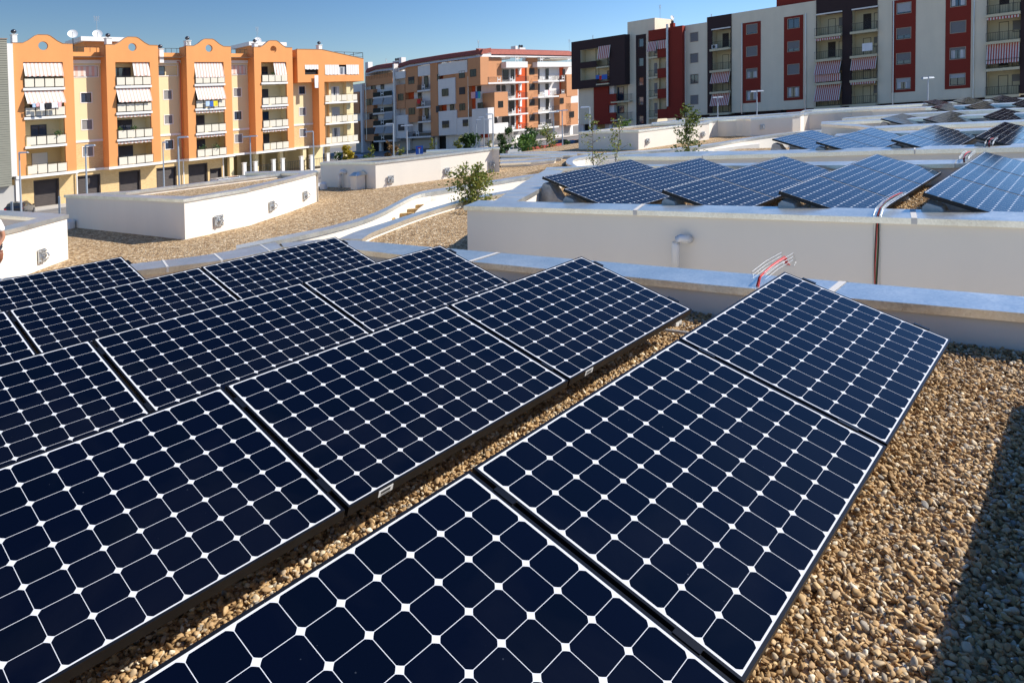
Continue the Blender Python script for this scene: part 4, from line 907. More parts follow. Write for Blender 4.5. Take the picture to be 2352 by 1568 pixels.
for (x0_, z0q), (x1_, z1q) in (((s0, zt1), (xt1, zt1)), ((xt1, zt1), (a1, ztm))): cp.hexa([F0.P(x0_, z0q, DT+.05), F0.P(x0_, z0q, DT-.3), F0.P(x1_, z1q, DT-.3), F0.P(x1_, z1q, DT+.05)], [F0.P(x0_, z0q+T4, DT+.05), F0.P(x0_, z0q+T4, DT-.3), F0.P(x1_, z1q+T4, DT-.3), F0.P(x1_, z1q+T4, DT+.05)])
cp.build('gable_coping', 'gable_metal', ob)
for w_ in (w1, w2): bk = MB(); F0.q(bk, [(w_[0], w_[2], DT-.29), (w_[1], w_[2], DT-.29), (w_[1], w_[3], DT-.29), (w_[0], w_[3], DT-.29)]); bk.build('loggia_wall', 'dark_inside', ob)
awning(F0, ob, w1[0], w1[1], w1[3], w1[3]-.62, DT+.02, DT+.05, 'awning_white', 'awning_pale', 11, 0)
wm = w2[0]+(w2[1]-w2[0])*.40; wn_ = w2[0]+(w2[1]-w2[0])*.62
awning(F0, ob, w2[0], wm, w2[3], w2[2]+.05, DT+.02, DT+.05, 'awning_white', 'awning_pale', 11, .03); awning(F0, ob, wn_, w2[1], w2[3], w2[2]+.05, DT+.02, DT+.05, 'awning_white', 'awning_pale', 11, .03)
window(F0, ob, (wm+.02, wn_-.02, w2[2], w2[3]-.3), DT-.05, 'white_frame', 0, mull=1, curt=True)
t0 = F0.at('L2', 1170, 700, DT)[0]; t1_ = F0.at('L2', 1216, 700, DT)[0]
m = MB(); holes_wall(F0, m, t0, t1_, -2.65, zb, [], DT, .1); F0.q(m, [(t0, -2.65, DT), (t0, zb, DT), (t0, zb, -.2), (t0, -2.65, -.2)]); F0.q(m, [(t1_, -2.65, DT), (t1_, -2.65, -.2), (t1_, zb, -.2), (t1_, zb, DT)]); m.build('tower_wall', 'orange_render', ob)
e1_ = F0.at('L2', 1481, 700, DT+.1)[0]
m = MB(); F0.q(m, [(t1_, -2.65, .05), (e1_+.6, -2.65, .05), (e1_+.6, zb, .05), (t1_, zb, .05)]); F0.q(m, [(e1_+.6, -2.65, .05), (e1_+.6, -2.65, -9), (e1_+.6, zb, -9), (e1_+.6, zb, .05)]); m.build('recess_wall', 'cream_render', ob)
p = MB(); F0.box(p, t1_+1.5, t1_+1.85, -2.65, zb, .2, .6); p.build('column', 'cream_render', ob); p = MB(); F0.box(p, e1_-1.3, e1_-.6, -2.65, zb, .1, .9); p.build('column', 'cream_render', ob)
for i, z in enumerate(FL[:3]):
    b = MB(); F0.box(b, t1_, e1_, z-.26, z, .05, DT+.16); b.build('balcony_slab', 'white_trim', ob)
    n = 6; pw = (e1_-t1_)/n
    for j in range(n): p = MB(); F0.box(p, t1_+pw*j+.05, t1_+pw*(j+1)-.05, z+.10, z+.96, DT+.10, DT+.16); p.build('railing_panel', 'cream_panel', ob)
    r = MB(); F0.box(r, t1_, e1_, z+1.08, z+1.12, DT+.02, DT+.06); r.build('railing', 'dark_metal', ob)
    window(F0, ob, (t1_+2.3, t1_+3.7, z+.05, z+2.3), .2, 'white_frame', (0, .5, 0)[i], 'pale_shutter', 1, curt=True)
m = MB(); F0.box(m, t0-.1, e1_+.1, -2.95, -2.66, -.2, DT+.22); m.build('ground_cornice', 'white_trim', ob)
# awnings on the towers (pink and white stripes)
aw = [(0, 3, ZO-.05, 7.85, .1, .35), (0, 2, 6.2, 4.95, .1, .75), (1, 3, ZO-.05, 7.75, .05, .15), (1, 2, 6.2, 4.75, .1, .55), (2, 3, ZO-.05, 7.45, .05, .2), (2, 2, 6.2, 4.65, .1, .55), (3, 3, ZO-.05, 7.55, .05, .15)]
for k, i, zt, zb_, d0, d1 in aw:
    a0, a1 = ops[k]
    if (k, i) in ((1, 3), (3, 3)): a0 = a0+(a1-a0)*.5
    awning(F0, ob, a0+.05, a1-.05, zt, zb_, DT-.25+d0, DT+d1, 'awning_white', 'awning_pink', 20 if a1-a0 > 3 else 9, .13, .0)
for k, i in ((1, 1), (1, 0), (2, 1), (2, 0), (3, 1), (3, 0), (0, 1)):
    if k == 0: continue
    a0, a1 = ops[k]; z = FL[i+1]-.30; awning(F0, ob, a0+.05, a1-.05, z, z-.02, DT-.6, DT-.05, 'awning_white', 'awning_pink', 20, .22)
# roof: slab, penthouses, chimneys
rf = MB(); F0.q(rf, [(-21.2, 9.9, DT-.3), (a1+6, 9.9, DT-.3), (a1+6, 9.9, -12), (-21.2, 9.9, -12)]); F0.q(rf, [(-21.2, -6.3, -12), (-21.2, 9.9, -12), (a1+6, 9.9, -12), (a1+6, -6.3, -12)][::-1]); rf.build('roof', 'grey_wall', ob)
for (c, x0, y0, x1, y1, d_) in (('L1', 587, 265, 955, 305, -1.5), ('L2', 596, 145, 903, 190, -1.5)):
    s0q, z1q = F0.at(c, x0, y0, d_); s1q, _ = F0.at(c, x1, y0, d_)
    m = MB(); F0.box(m, s0q, s1q, z1q-.5, z1q, d_-5, d_); m.build('penthouse_roof', 'white_trim', ob)
    m = MB(); F0.box(m, s0q+.5, s1q-.6, 9.9, z1q-.5, d_-4.5, d_-.6); m.build('penthouse_wall', 'orange_render', ob)
mat('cowl_metal', (.10, .10, .11), .3, metal=.8)
for (c, x0, x1, yt, yb) in (('L1', 85, 122, 255, 300), ('L1', 768, 808, 280, 320), ('L1', 1347, 1382, 300, 335), ('L2', 80, 116, 140, 182), ('L2', 634, 664, 160, 196), ('L2', 1160, 1187, 176, 208), ('L1', 1152, 1183, 360, 390)):
    s0q, z1q = F0.at(c, x0, yt, DT-.8); s1q, z0q = F0.at(c, x1, yb+8, DT-.8)
    m = MB(); F0.box(m, s0q, s1q, z0q-1, z1q, DT-1.3, DT-.6); F0.box(m, s0q-.06, s1q+.06, z1q, z1q+.07, DT-1.36, DT-.54); ch = m.build('chimney', 'white_trim', ob)
    m = MB(); q0_ = F0.P((s0q+s1q)/2, z1q+.07, DT-.95); prof = [(.10, 0), (.10, .12), (.22, .18), (.28, .32), (.20, .46), (.05, .54)]
    m.tube([q0_+Zv*h for r_, h in prof], [r_ for r_, h in prof], 10); m.build('chimney_cowl', 'cowl_metal', ch, smooth=True)
def dish(fc, par, c, x, y, d, r):
    s_, z = fc.at(c, x, y, d); o = fc.P(s_, z, d); ax = (Vector((.45, -.75, .35))).normalized(); e1 = ax.cross(Zv).normalized(); e2 = ax.cross(e1); m = MB()
    rings = [(0, 0), (.4, .03), (.75, .10), (1, .19)]; n = 16
    for (r0, h0), (r1, h1) in zip(rings[:-1], rings[1:]):
        for j in range(n):
            t0, t1 = 2*math.pi*j/n, 2*math.pi*(j+1)/n; g = lambda rr_, h, t: o+ax*h*r*1.2+(e1*math.cos(t)+e2*math.sin(t))*rr_*r
            m.quad(g(r0, h0, t0), g(r1, h1, t0), g(r1, h1, t1), g(r0, h0, t1)); m.quad(g(r0, h0-.03, t0), g(r0, h0-.03, t1), g(r1, h1-.03, t1), g(r1, h1-.03, t0))
    dd = m.build('satellite_dish', 'white_frame', par, smooth=True)
    m = MB(); m.tube([o, o-ax*.2, o-ax*.2-Zv*1.6], .04, 6); m.tube([o-e2*r*.9*0+ax*.1-Zv*r, o+ax*r*.9], .02, 5); m.build('dish_mount', 'dark_metal', dd)
dish(F0, ob, 'L1', 528, 250, -2, .52); dish(F0, ob, 'L1', 708, 250, -2, .52); dish(F0, ob, 'L2', 668, 138, -3, .5)
def antenna(fc, par, c, x, y0, y1, d, els=((.9, .5), (.8, .4)), gd=None):
    s_, zt = fc.at(c, x, y0, d); _, zb = fc.at(c, x, y1, d); m = MB(); o = fc.P(s_, 0, d); m.tube([o+Zv*(zb-2), o+Zv*zt], .03, 5); H = zt-zb
    for f, w_ in els:
        for k in range(5):
            z = zb+H*f-k*.12; m.tube([o+Zv*z-fc.u*w_*(1-.1*k), o+Zv*z+fc.u*w_*(1-.1*k)], .014, 4)
        m.tube([o+Zv*(zb+H*f+.1)-fc.u*w_*.8, o+Zv*(zb+H*f-.7)-fc.u*w_*.8], .014, 4); m.tube([o+Zv*(zb+H*f+.1)+fc.u*w_*.8, o+Zv*(zb+H*f-.7)+fc.u*w_*.8], .014, 4)
    m.build('antenna', 'steel_pipe', par)
antenna(F0, ob, 'L1', 700, 118, 230, -2.5, ((.97, .32),)); antenna(F0, ob, 'L2', 661, 25, 130, -2.5, ((.97, .22),))
rl = MB()
for f_ in (0, .33, .66, 1):
    s_, z = F0.at('L2', 1300+225*f_, 228+8*f_, -1); F0.box(rl, s_-.03, s_+.03, z-2, z, -1.03, -.97)
sa, za = F0.at('L2', 1290, 228, -1); sb, zb2 = F0.at('L2', 1525, 236, -1); rl.tube([F0.P(sa, za, -1), F0.P(sb, zb2, -1)], .035, 5); rl.tube([F0.P(sb, zb2, -1), F0.P(sb, zb2, -7)], .035, 5); rl.tube([F0.P(sa, za-.6, -1), F0.P(sb, zb2-.6, -1)], .03, 5)
rl.build('railing', 'dark_metal', ob)
# drain pipes
for c, x, y0, y1 in (('L1', 1333, 430, 1150), ('L2', 60, 290, 1080)):
    pass
s_ = 5.9-.1
for s_, z0q, z1q in ((-3.12, -2.6, 9.4),):
    m = MB(); m.tube([F0.P(s_-.35, z1q, .1), F0.P(s_-.12, z1q, .25), F0.P(s_-.1, z1q-.4, .35), F0.P(s_-.1, z0q, .35)], .07, 7); m.build('drain_pipe', 'copper_pipe', ob)
for s_ in (-15.2, -3.2, 2.0):
    m = MB(); m.tube([F0.P(s_, -2.95, .5), F0.P(s_, ZS, .5)], .07, 7); m.build('drain_pipe', 'white_trim', ob)
ly = [('L1', 236, 752, 258, 780, 'pale_blue', 'pale blue cloth'), ('L1', 262, 748, 288, 775, 'pink', 'pink cloth'), ('L1', 290, 750, 322, 802, 'white', 'long white shirt'), ('L1', 330, 748, 374, 795, 'black', 'wide black cloth'), ('L1', 376, 745, 420, 782, 'white', 'wide white towel'), ('L1', 422, 742, 448, 778, 'pink', 'last pink towel')]
laundry(F0, ly, DT+.9, 'drying under the awning of the leftmost orange tower', 'washing on the leftmost tower balcony')
laundry(F0, [('L2', 243, 632, 275, 670, 'pale_blue', 'pale blue shirt'), ('L2', 278, 632, 304, 675, 'blue', 'dark blue cloth'), ('L2', 306, 630, 341, 670, 'yellow', 'bright yellow towel')], DT+.45, 'hanging over cream balcony panels of third orange tower', 'washing on the third tower balcony')
laundry(F0, [('L2', 1132, 422, 1164, 522, 'white', 'long white sheet')], DT+.35, 'hanging under the window of the orange top storey', None)
# balcony plants
def leafball(m, o, r, n, sz, rg):
    for _ in range(n):
        p = o+Vector((rg.normal()*r, rg.normal()*r, rg.normal()*r*.7)); d1 = Vector(rg.normal(size=3)).normalized(); d2 = d1.cross(Vector(rg.normal(size=3))).normalized()
        m.quad(p-d1*sz, p+d2*sz*.5, p+d1*sz, p-d2*sz*.5)
rgp = np.random.default_rng(5)
for (k, f_, z, w_, lb, mm) in ((1, .08, .40+3.05*0, .3, 'yellow green plant on the second tower balcony, left end', 'plant_green'), (1, .5, .40, .35, 'green potted plant in middle of the second tower balcony', 'plant_green'), (2, .2, -2.65, .5, 'trailing plant on the lowest balcony of the third tower', 'plant_green'), (2, .7, -2.65, .5, 'second trailing plant on the lowest balcony of third tower', 'plant_green'), (3, .5, 6.5, .35, 'green plant on the top balcony of the fourth tower', 'plant_green'), (0, .82, .40, .4, 'teal green plant stand on the leftmost tower balcony', 'plant_green')):
    a0, a1 = ops[k]; o = F0.P(a0+(a1-a0)*f_, z+1.15, DT-.12); t = thing('potted_plant', lb, 'plant', o-Zv*1.1); m = MB(); leafball(m, o, w_*.5, 90, .10, rgp); m.build('foliage', mm, t); m = MB(); m.tube([o-Zv*1.1, o-Zv*.6, o-Zv*.15], [.12, .16, .18], 8); m.build('pot', 'terracotta', t)
# ---------------------------------------------------------------- GREY CLAD BUILDING (far left)
gb = thing('grey_building', 'grey clad building with white corner strip at the left frame edge', 'building', F0.P(-24, ZS, 2))
zt_g = F0.at('L1', 30, 285, 2.2)[1]; sg1 = F0.at('L1', 98, 1300, 2.2)[0]; sg0 = sg1-12; zbg = F0.at('L1', 90, 1348, 2.2)[1]
sg1 = F0.at('L1', 60, 600, 2.2)[0]
m = MB(); n = 62
for i in range(n):
    y0 = zbg+(zt_g-zbg)*i/n; y1 = zbg+(zt_g-zbg)*(i+1)/n; F0.q(m, [(sg0, y0, 2.25), (sg1, y0, 2.25), (sg1, y1, 2.20), (sg0, y1, 2.20)]); F0.q(m, [(sg0, y0, 2.18), (sg1, y0, 2.18), (sg1, y0, 2.25), (sg0, y0, 2.25)])
F0.q(m, [(sg0, zt_g, 2.2), (sg1, zt_g, 2.2), (sg1, zt_g, -8), (sg0, zt_g, -8)]); F0.q(m, [(sg1, zbg, 2.2), (sg1, zbg, -8), (sg1, zt_g, -8), (sg1, zt_g, 2.2)]); F0.q(m, [(sg0, zbg, 2.2), (sg0, zbg, -8), (sg1, zbg, -8), (sg1, zbg, 2.2)]); m.build('cladding', 'grey_cladding', gb)
m = MB(); F0.box(m, sg1+.02, -21.22, zbg+.9, zt_g-.4, .2, 1.9); m.build('corner_strip', 'middle_white', gb)
m = MB(); F0.box(m, sg0, sg1+.4, ZS, zbg-.01, -8, 1.6); m.build('ground_floor_wall', 'grey_wall', gb)
p = MB(); F0.box(p, sg1+.45, sg1+.75, ZS, zbg+.9, 1.4, 1.75); p.build('column', 'middle_white', gb)
p = MB(); F0.box(p, sg0, sg1+.05, zt_g, zt_g+.08, 1.9, 2.3); p.build('roof_edge', 'gable_metal', gb)
# ---------------------------------------------------------------- TAN / RED / BROWN BUILDING (right)
F2 = Fac((42.8, 92.2), B_, -A_)
rb_ = thing('apartment_building', 'tan apartment block with dark red window strips, dark brown bays and red striped awnings', 'building', F2.P(-5, ZS, 0))
ZR = 11.2; ZBR = -2.65
def S2(c, x, y=500, d=0): return F2.at(c, x, y, d)[0]
# tan wall panels with red strips
def tan_section(s0, s1, strips, wins_d, zt=ZR):
    ho = [w[:4] for w in wins_d]
    m = MB(); holes_wall(F2, m, s0, s1, ZBR, zt, ho, 0, .25); sides(F2, m, s0, s1, ZBR, zt, 0, -8)
    m.build('wall', 'tan_render', rb_)
    for (a0, a1, z0, z1) in strips:
        m = MB(); holes_wall(F2, m, a0, a1, z0, z1, [h for h in ho if h[0] > a0 and h[1] < a1], .03, .04); m.build('red_strip', 'red_render', rb_)
    for (a0, a1, z0, z1, sh, sm, cu) in wins_d: window(F2, rb_, (a0, a1, z0, z1), .03, 'dark_metal', sh, sm, 1, rim='rim_beige', curt=cu)
FLW = [(8.0, 9.27), (4.93, 6.22), (1.88, 3.17), (-1.17, .12)]
def wins(c, x0, x1, yref, stl, zlist=FLW):
    a0, a1 = S2(c, x0, yref), S2(c, x1, yref); return [(a0, a1, z[0], z[1])+st for z, st in zip(zlist, stl)]
sA, sB = S2('R2', 270), S2('R2', 1100)
w = wins('R2', 418, 520, 500, [(.85, 'grey_shutter', False), (1, 'grey_shutter', False), (.3, 'grey_shutter', True), (0, 'grey_shutter', True)])+wins('R2', 822, 932, 500, [(0, 'grey_shutter', False), (.72, 'grey_shutter', False), (1, 'grey_shutter', False), (0, 'grey_shutter', True)])
tan_section(sA, sB, [(S2('R2', 380), S2('R2', 557), -1.56, 9.6), (S2('R2', 783), S2('R2', 973), -1.60, 9.62)], w)
sC, sD = S2('R3', 287), S2('R3', 1358)
w = wins('R3', 478, 613, 480, [(.85, 'pale_shutter', False), (.65, 'grey_shutter', False), (.65, 'grey_shutter', False), (.35, 'pale_shutter', True)])+wins('R3', 1003, 1150, 480, [(0, 'grey_shutter', True), (1, 'grey_shutter', False), (.2, 'grey_shutter', True), (.35, 'pale_shutter', False)])
ZR2 = 13.0
tan_section(sC, sD, [(S2('R3', 432), S2('R3', 662), -1.55, 9.7), (S2('R3', 952), S2('R3', 1202), -1.6, 9.75)], w, ZR)
sE, sF = S2('R1', 1225), S2('R1', 1440)
w = wins('R1', 1280, 1352, 600, [(1, 'grey_shutter', False), (1, 'grey_shutter', False), (0, 'brown_shutter', False), (1, 'grey_shutter', False)])
zE = F2.at('R1', 1330, 236, 0)[1]
tan_section(sE, sF, [], w, zE)
# brown bays with loggias
def loggia_bay(s0, s1, cols, zt, seed, endx=True):
    m = MB(); zo = 9.25; ho = [(a, b, ZBR, zo) for a, b in cols]
    holes_wall(F2, m, s0, s1, ZBR, zt, ho, .12, .3); sides(F2, m, s0, s1, zo+.3, zt, .12, -8); m.build('bay_wall', 'brown_render', rb_)
    for ci, (a, b) in enumerate(cols):
        for i, z in enumerate(FL):
            zc = FL[i+1]-.3 if i < 3 else zo
            l = MB(); F2.q(l, [(a, z, -1.6), (b, z, -1.6), (b, zc, -1.6), (a, zc, -1.6)]); F2.q(l, [(a, z, 0), (a, zc, 0), (a, zc, -1.6), (a, z, -1.6)]); F2.q(l, [(b, z, 0), (b, z, -1.6), (b, zc, -1.6), (b, zc, 0)]); l.build('loggia_wall', 'balcony_beige', rb_)
            sl = MB(); F2.box(sl, a-.05, b, z-.30, z, -1.6, .85); bb = sl.build('balcony', 'balcony_beige', rb_); bars_rail(F2, bb, a-.03, b-.03, z, .82, ends=2 if b < cols[-1][1]-.1 or True else 0)
            w_ = b-a; st = (seed+ci*3+i) % 4
            window(F2, rb_, (a+w_*.30, a+w_*.30+.95, z+.03, z+2.2), -1.5, 'dark_metal', (0, .5, 0, .9)[st], 'brown_shutter', 0)
            window(F2, rb_, (a+w_*.72, a+w_*.72+.8, z+.03 if st % 2 else z+.9, z+2.2), -1.5, 'dark_metal', (.8, 0, .6, 0)[st], 'grey_shutter', 0)
        # white head rail
        hd = MB(); F2.box(hd, a, b, zo-.02, zo+.14, .12, .32); hd.build('head_rail', 'white_trim', rb_)
c1 = (S2('R1', 1492), S2('R1', 1676)); loggia_bay(S2('R1', 1447), sA, [c1], ZR+.0, 0)
m = MB(); F2.box(m, sF, S2('R1', 1447), ZBR, ZR, -8, .05); m.build('wall', 'tan_render', rb_)
c2 = (S2('R2', 1103), S2('R2', 1356)); c3 = (S2('R2', 1450), S2('R2', 1703)); loggia_bay(sB, sC, [c2, c3], ZR+.6, 1)
c4 = (S2('R3', 1362), S2('R3', 1688)); loggia_bay(sD, S2('R3', 1688)+4, [c4], ZR+.6, 2)
def aw2(cc, zt, zb, d1, st=11): awning(F2, rb_, cc[0]+.02, cc[1]-.05, zt, zb, .15, d1, 'awning_pale', 'awning_red', st, .0)
aw2(c1, 3.2, 1.62, .9, 21); aw2(c1, .15, -1.6, .95, 21); aw2(c2, 3.2, 1.5, 1.25, 25); aw2(c2, .15, -1.95, 1.25, 25); aw2(c3, 3.2, 1.65, .9, 25); aw2(c4, 3.25, .95, .9, 25)
awning(F2, rb_, c2[0], c2[1], 1.45, .55, .86, .88, 'awning_pale', 'awning_red', 25, 0)
for cc, z in ((c2, 6.2), (c3, .15), (c4, 6.2)): awning(F2, rb_, cc[0]+.05, cc[1]-.1, z, z-.05, .1, .75, 'awning_pale', 'awning_red', 21, .25)
# downpipes on tan walls
for c, x in (('R2', 374), ('R2', 998), ('R3', 445), ('R3', 1232), ('R1', 1228)):
    s_ = S2(c, x); m = MB(); m.tube([F2.P(s_, -3.0, .12), F2.P(s_, 9.7, .12)], .07, 7); m.build('downpipe', 'steel_pipe', rb_)
# red roof volume and ground floor
a, z = F2.at('R2', 710, 60, -4); a2 = F2.at('R2', 1060, 10, -4)[0]; m = MB(); F2.box(m, a, a2+1.5, 9, ZR+2.6, -9, -4); m.build('roof_room', 'red_render', rb_)
m = MB(); F2.box(m, S2('R1', 1225), S2('R3', 1688)+4, ZS, ZBR-.005, -8, -1.2); m.build('ground_floor_wall', 'brown_render', rb_)
m = MB()
m = MB(); F2.box(m, S2('R1', 1225), S2('R3', 1688)+4, ZBR-.16, ZBR-.004, -1.2, -.05); m.build('soffit', 'tan_render', rb_)
for s_ in np.arange(-24, 20, 5.0): p = MB(); F2.box(p, s_, s_+.6, ZS, ZBR-.16, -1.0, -.3); p.build('column', 'brown_render', rb_)
m = MB(); F2.box(m, S2('R2', 790), S2('R2', 1000), -4.6, ZBR-.17, -1.19, -.8); m.build('red_strip', 'red_render', rb_)
# red tower
dR = 1.0; r0 = S2('R1', 1045, 500, dR); r1 = S2('R1', 1198, 500, dR); zRT = F2.at('R1', 1190, 252, dR)[1]; zRB = -3.0
m = MB(); F2.box(m, r0, r1, zRB, zRT, -6, dR); m.build('tower_wall', 'red_render', rb_)
# balcony recess beside it
q0s = S2('R1', 866, 500, dR); m = MB(); F2.box(m, q0s, r0, F2.at('R1', 950, 392, dR)[1], zRT-.02, -6, dR-.01); m.build('tower_wall', 'red_render', rb_)
q1s = S2('R1', 955, 700, dR); m = MB(); F2.box(m, t1s-.5 if 't1s' in globals() else q0s-1.5, r0, zRB, 9, -3, -.5); F2.box(m, q0s+.9, q0s+1.2, zRB, 8.6, -.5, -.1); m.build('loggia_wall', 'balcony_beige', rb_)
for i, z in enumerate(FL):
    sl = MB(); F2.box(sl, q0s, r0, z-.28, z-.02, -.5, dR-.02); bb = sl.build('balcony', 'balcony_beige', rb_); bars_rail(F2, bb, q0s, q1s, z, dR-.06, solid=None, ends=0)
    m = MB(); F2.box(m, q1s, r0, z-.30, z+1.12, dR-.22, dR+.02); m.build('balcony_front', 'red_render', rb_)
    window(F2, rb_, (r0-.95, r0-.25, z+.1, z+2.1), -.4, 'dark_metal', 0, mull=0); window(F2, rb_, (q0s+.15, q0s+.8, z+.1, z+2.1), -.4, 'dark_metal', .8, 'grey_shutter', mull=0)
awning(F2, rb_, q0s+.02, q1s-.02, 8.75, 7.35, dR, dR+.55, 'awning_pale', 'awning_red', 11, .05); awning(F2, rb_, q1s+.1, r0-.05, 8.75, 7.5, dR+.03, dR+.2, 'awning_pale', 'awning_red', 9, .0)
m = MB(); sd = S2('R1', 1051, 600, dR+.3); z0d, z1d = F2.at('R1', 1051, 1045, dR+.3)[1], F2.at('R1', 1051, 238, dR+.3)[1]; pts = [F2.P(sd, z0d, dR+.3), F2.P(sd, z1d, dR+.3)]
m.tube(pts, .17, 10)
for i in range(14): z = z0d+(z1d-z0d)*(i+.5)/14; m.tube([F2.P(sd, z-.04, dR+.3), F2.P(sd, z+.04, dR+.3)], .19, 10)
m.build('steel_flue', 'galvanised_steel', rb_)
# stair tower (tan) with dark strip
t0s = S2('R1', 662); t1s = S2('R1', 866); zST = F2.at('R1', 800, 197, 0)[1]
wn = [F2.rect('R1', 770, y0, 817, y1, .03) for y0, y1 in ((382, 458), (572, 648), (762, 838), (952, 1028), (1138, 1212))]
m = MB(); holes_wall(F2, m, t0s, t1s, -4.5, zST, wn, 0, .3); sides(F2, m, t0s, t1s, -4.5, zST, 0, -6); F2.box(m, t1s-.01, S2('R1', 928, 200), 9.0, zST, -6, -.004); m.build('stair_tower_wall', 'tan_render', rb_)
ds = F2.rect('R1', 743, 348, 846, 1222, .03); m = MB(); holes_wall(F2, m, ds[0], ds[1], ds[2]-1, ds[3], wn, .03, .05); m.build('dark_strip', 'brown_render', rb_)
for r_ in wn:
    window(F2, rb_, r_, .0, 'brown_shutter', 0, mull=0); zm = (r_[2]+r_[3])/2
# brown corner mass on the left
dB = 1.5; b0 = S2('R1', 112, 600, dB); b1 = S2('R1', 635, 600, dB); zbt = F2.at('R1', 400, 372, dB)[1]; zbb = F2.at('R1', 400, 852, dB)[1]
h1 = F2.rect('R1', 200, 494, 483, 580, dB); h2 = F2.rect('R1', 200, 676, 483, 762, dB); h1b = F2.rect('R1', 360, 560, 483, 645, dB); h2b = F2.rect('R1', 360, 760, 483, 812, dB)
h1b = (h1b[0], h1[1], h1b[2], h1[2]); h2b = (h2b[0], h2[1], h2b[2], h2[2])
m = MB(); holes_wall(F2, m, b0, b1, zbb, zbt, [h1, h2, h1b, h2b], dB, .0); sides(F2, m, b0, b1, zbb, zbt, dB, -8); m.build('corner_block_wall', 'brown_render', rb_)
for h, hb in ((h1, h1b), (h2, h2b)):
    l = MB(); zc = h[3]; zf = hb[2]
    F2.q(l, [(h[0], zf, .0), (h[1], zf, .0), (h[1], zc, .0), (h[0], zc, .0)]); F2.q(l, [(h[1], zf, dB), (h[1], zf, 0), (h[1], zc, 0), (h[1], zc, dB)]); F2.q(l, [(h[0], zc, dB), (h[1], zc, dB), (h[1], zc, 0), (h[0], zc, 0)]); F2.q(l, [(h[0], h[2], dB), (h[0], h[2], 0), (hb[0], h[2], 0), (hb[0], h[2], dB)])
    F2.q(l, [(h[0], h[2], dB), (h[0], zc, dB), (h[0], zc, 0), (h[0], h[2], 0)])
    for f_ in (.35, .45): x = h[0]+(h[1]-h[0])*f_; F2.box(l, x, x+.12, h[2], zc, 0.02, .2)
    l.build('loggia_wall', 'balcony_beige', rb_)
    sl = MB(); F2.box(sl, hb[0], hb[1], zf-.22, zf, 0, dB+.25); bb = sl.build('balcony', 'balcony_beige', rb_); bars_rail(F2, bb, hb[0], hb[1], zf, dB+.2)
    window(F2, rb_, (h[1]-1.3, h[1]-.3, zf+.1, zf+2.0), .12, 'dark_metal', 0, mull=0)
r_ = F2.rect('R1', 366, 457, 482, 565, dB+.4); awning(F2, rb_, r_[0], r_[1], r_[3], r_[2], dB+.05, dB+.5, 'awning_pale', 'awning_red', 13, 0)
def blk(fc, par, name, c, x0, y0, x1, y1, d0, d1, mm):
    a, b, z0, z1 = fc.rect(c, x0, y0, x1, y1, d1); m = MB(); fc.box(m, a, b, z0, z1, d0, d1); return m.build(name, mm, par)
blk(F2, rb_, 'wall', 'R1', 180, 840, 331, 1212, -6, .5, 'tan_render'); blk(F2, rb_, 'wall', 'R1', 331, 812, 476, 1216, -5.9, .8, 'red_render')
blk(F2, rb_, 'wall', 'R1', 476, 820, 662, 1225, -7, -.3, 'balcony_beige'); blk(F2, rb_, 'column', 'R1', 480, 838, 530, 922, -.3, .5, 'middle_white'); blk(F2, rb_, 'column', 'R1', 480, 1032, 530, 1110, -.3, .5, 'middle_white')
blk(F2, rb_, 'balcony_front', 'R1', 472, 925, 549, 1028, .6, .85, 'red_render'); blk(F2, rb_, 'balcony_front', 'R1', 472, 1108, 549, 1210, .6, .85, 'red_render')
for y0, yb in ((915, 985), (1100, 1165)):
    a, b, z0, z1 = F2.rect('R1', 550, y0, 683, yb, .85); sl = MB(); F2.box(sl, a-1, b, z0-.22, z0, -.3, .9); bb = sl.build('balcony', 'balcony_beige', rb_); bars_rail(F2, bb, a, b, z0, .85, ends=2)
for y0, y1 in ((856, 985), (1040, 1110)): a, b, z0, z1 = F2.rect('R1', 562, y0, 626, y1, -.25); window(F2, rb_, (a, b, z0, z1), -.15, 'dark_metal', 0, mull=0)
blk(F2, rb_, 'ground_floor_wall', 'R1', 180, 1212, 662, 1330, -6, -1, 'middle_white')
for x in (205, 330, 480): blk(F2, rb_, 'column', 'R1', x, 1208, x+26, 1340, -.2, .2, 'middle_white')
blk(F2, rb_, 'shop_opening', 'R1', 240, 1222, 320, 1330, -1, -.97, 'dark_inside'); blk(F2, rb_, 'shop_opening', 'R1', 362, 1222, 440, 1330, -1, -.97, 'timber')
for (x, yt, yb) in ((1093, 205, 262), ):
    a, b, z0, z1 = F2.rect('R1', 1076, 232, 1112, 262, 0); m = MB(); F2.box(m, a, b, z0-.4, z1, -.6, 0); ch = m.build('chimney', 'red_render', rb_); m = MB(); m.tube([F2.P((a+b)/2, z1+k_, -.3) for k_ in (0, .15, .3, .45)], [.15, .2, .2, .1], 8); m.build('chimney_cowl', 'cowl_metal', ch)
antenna(F2, rb_, 'R1', 980, 50, 175, -3, ((.97, .2),)); dish(F2, rb_, 'R1', 1098, 175, -2, .35); antenna(F2, rb_, 'R1', 322, 350, 372, -3, ((.9, .1),)); antenna(F2, rb_, 'R2', 72, 140, 160, -3, ((.9, .1),))
laundry(F2, [('R1', 350, 740, 384, 775, 'blue', 'blue cloth at the left'), ('R1', 384, 745, 408, 785, 'red', 'red cloth'), ('R1', 408, 735, 462, 775, 'blue', 'large blue cloth')], dB+.35, 'on the lower balcony of the dark brown corner block', 'washing on the brown corner block')
laundry(F2, [('R2', 1550, 430, 1650, 495, 'white', 'wide white sheet')], .9, 'over a balcony railing of the tan block', None)
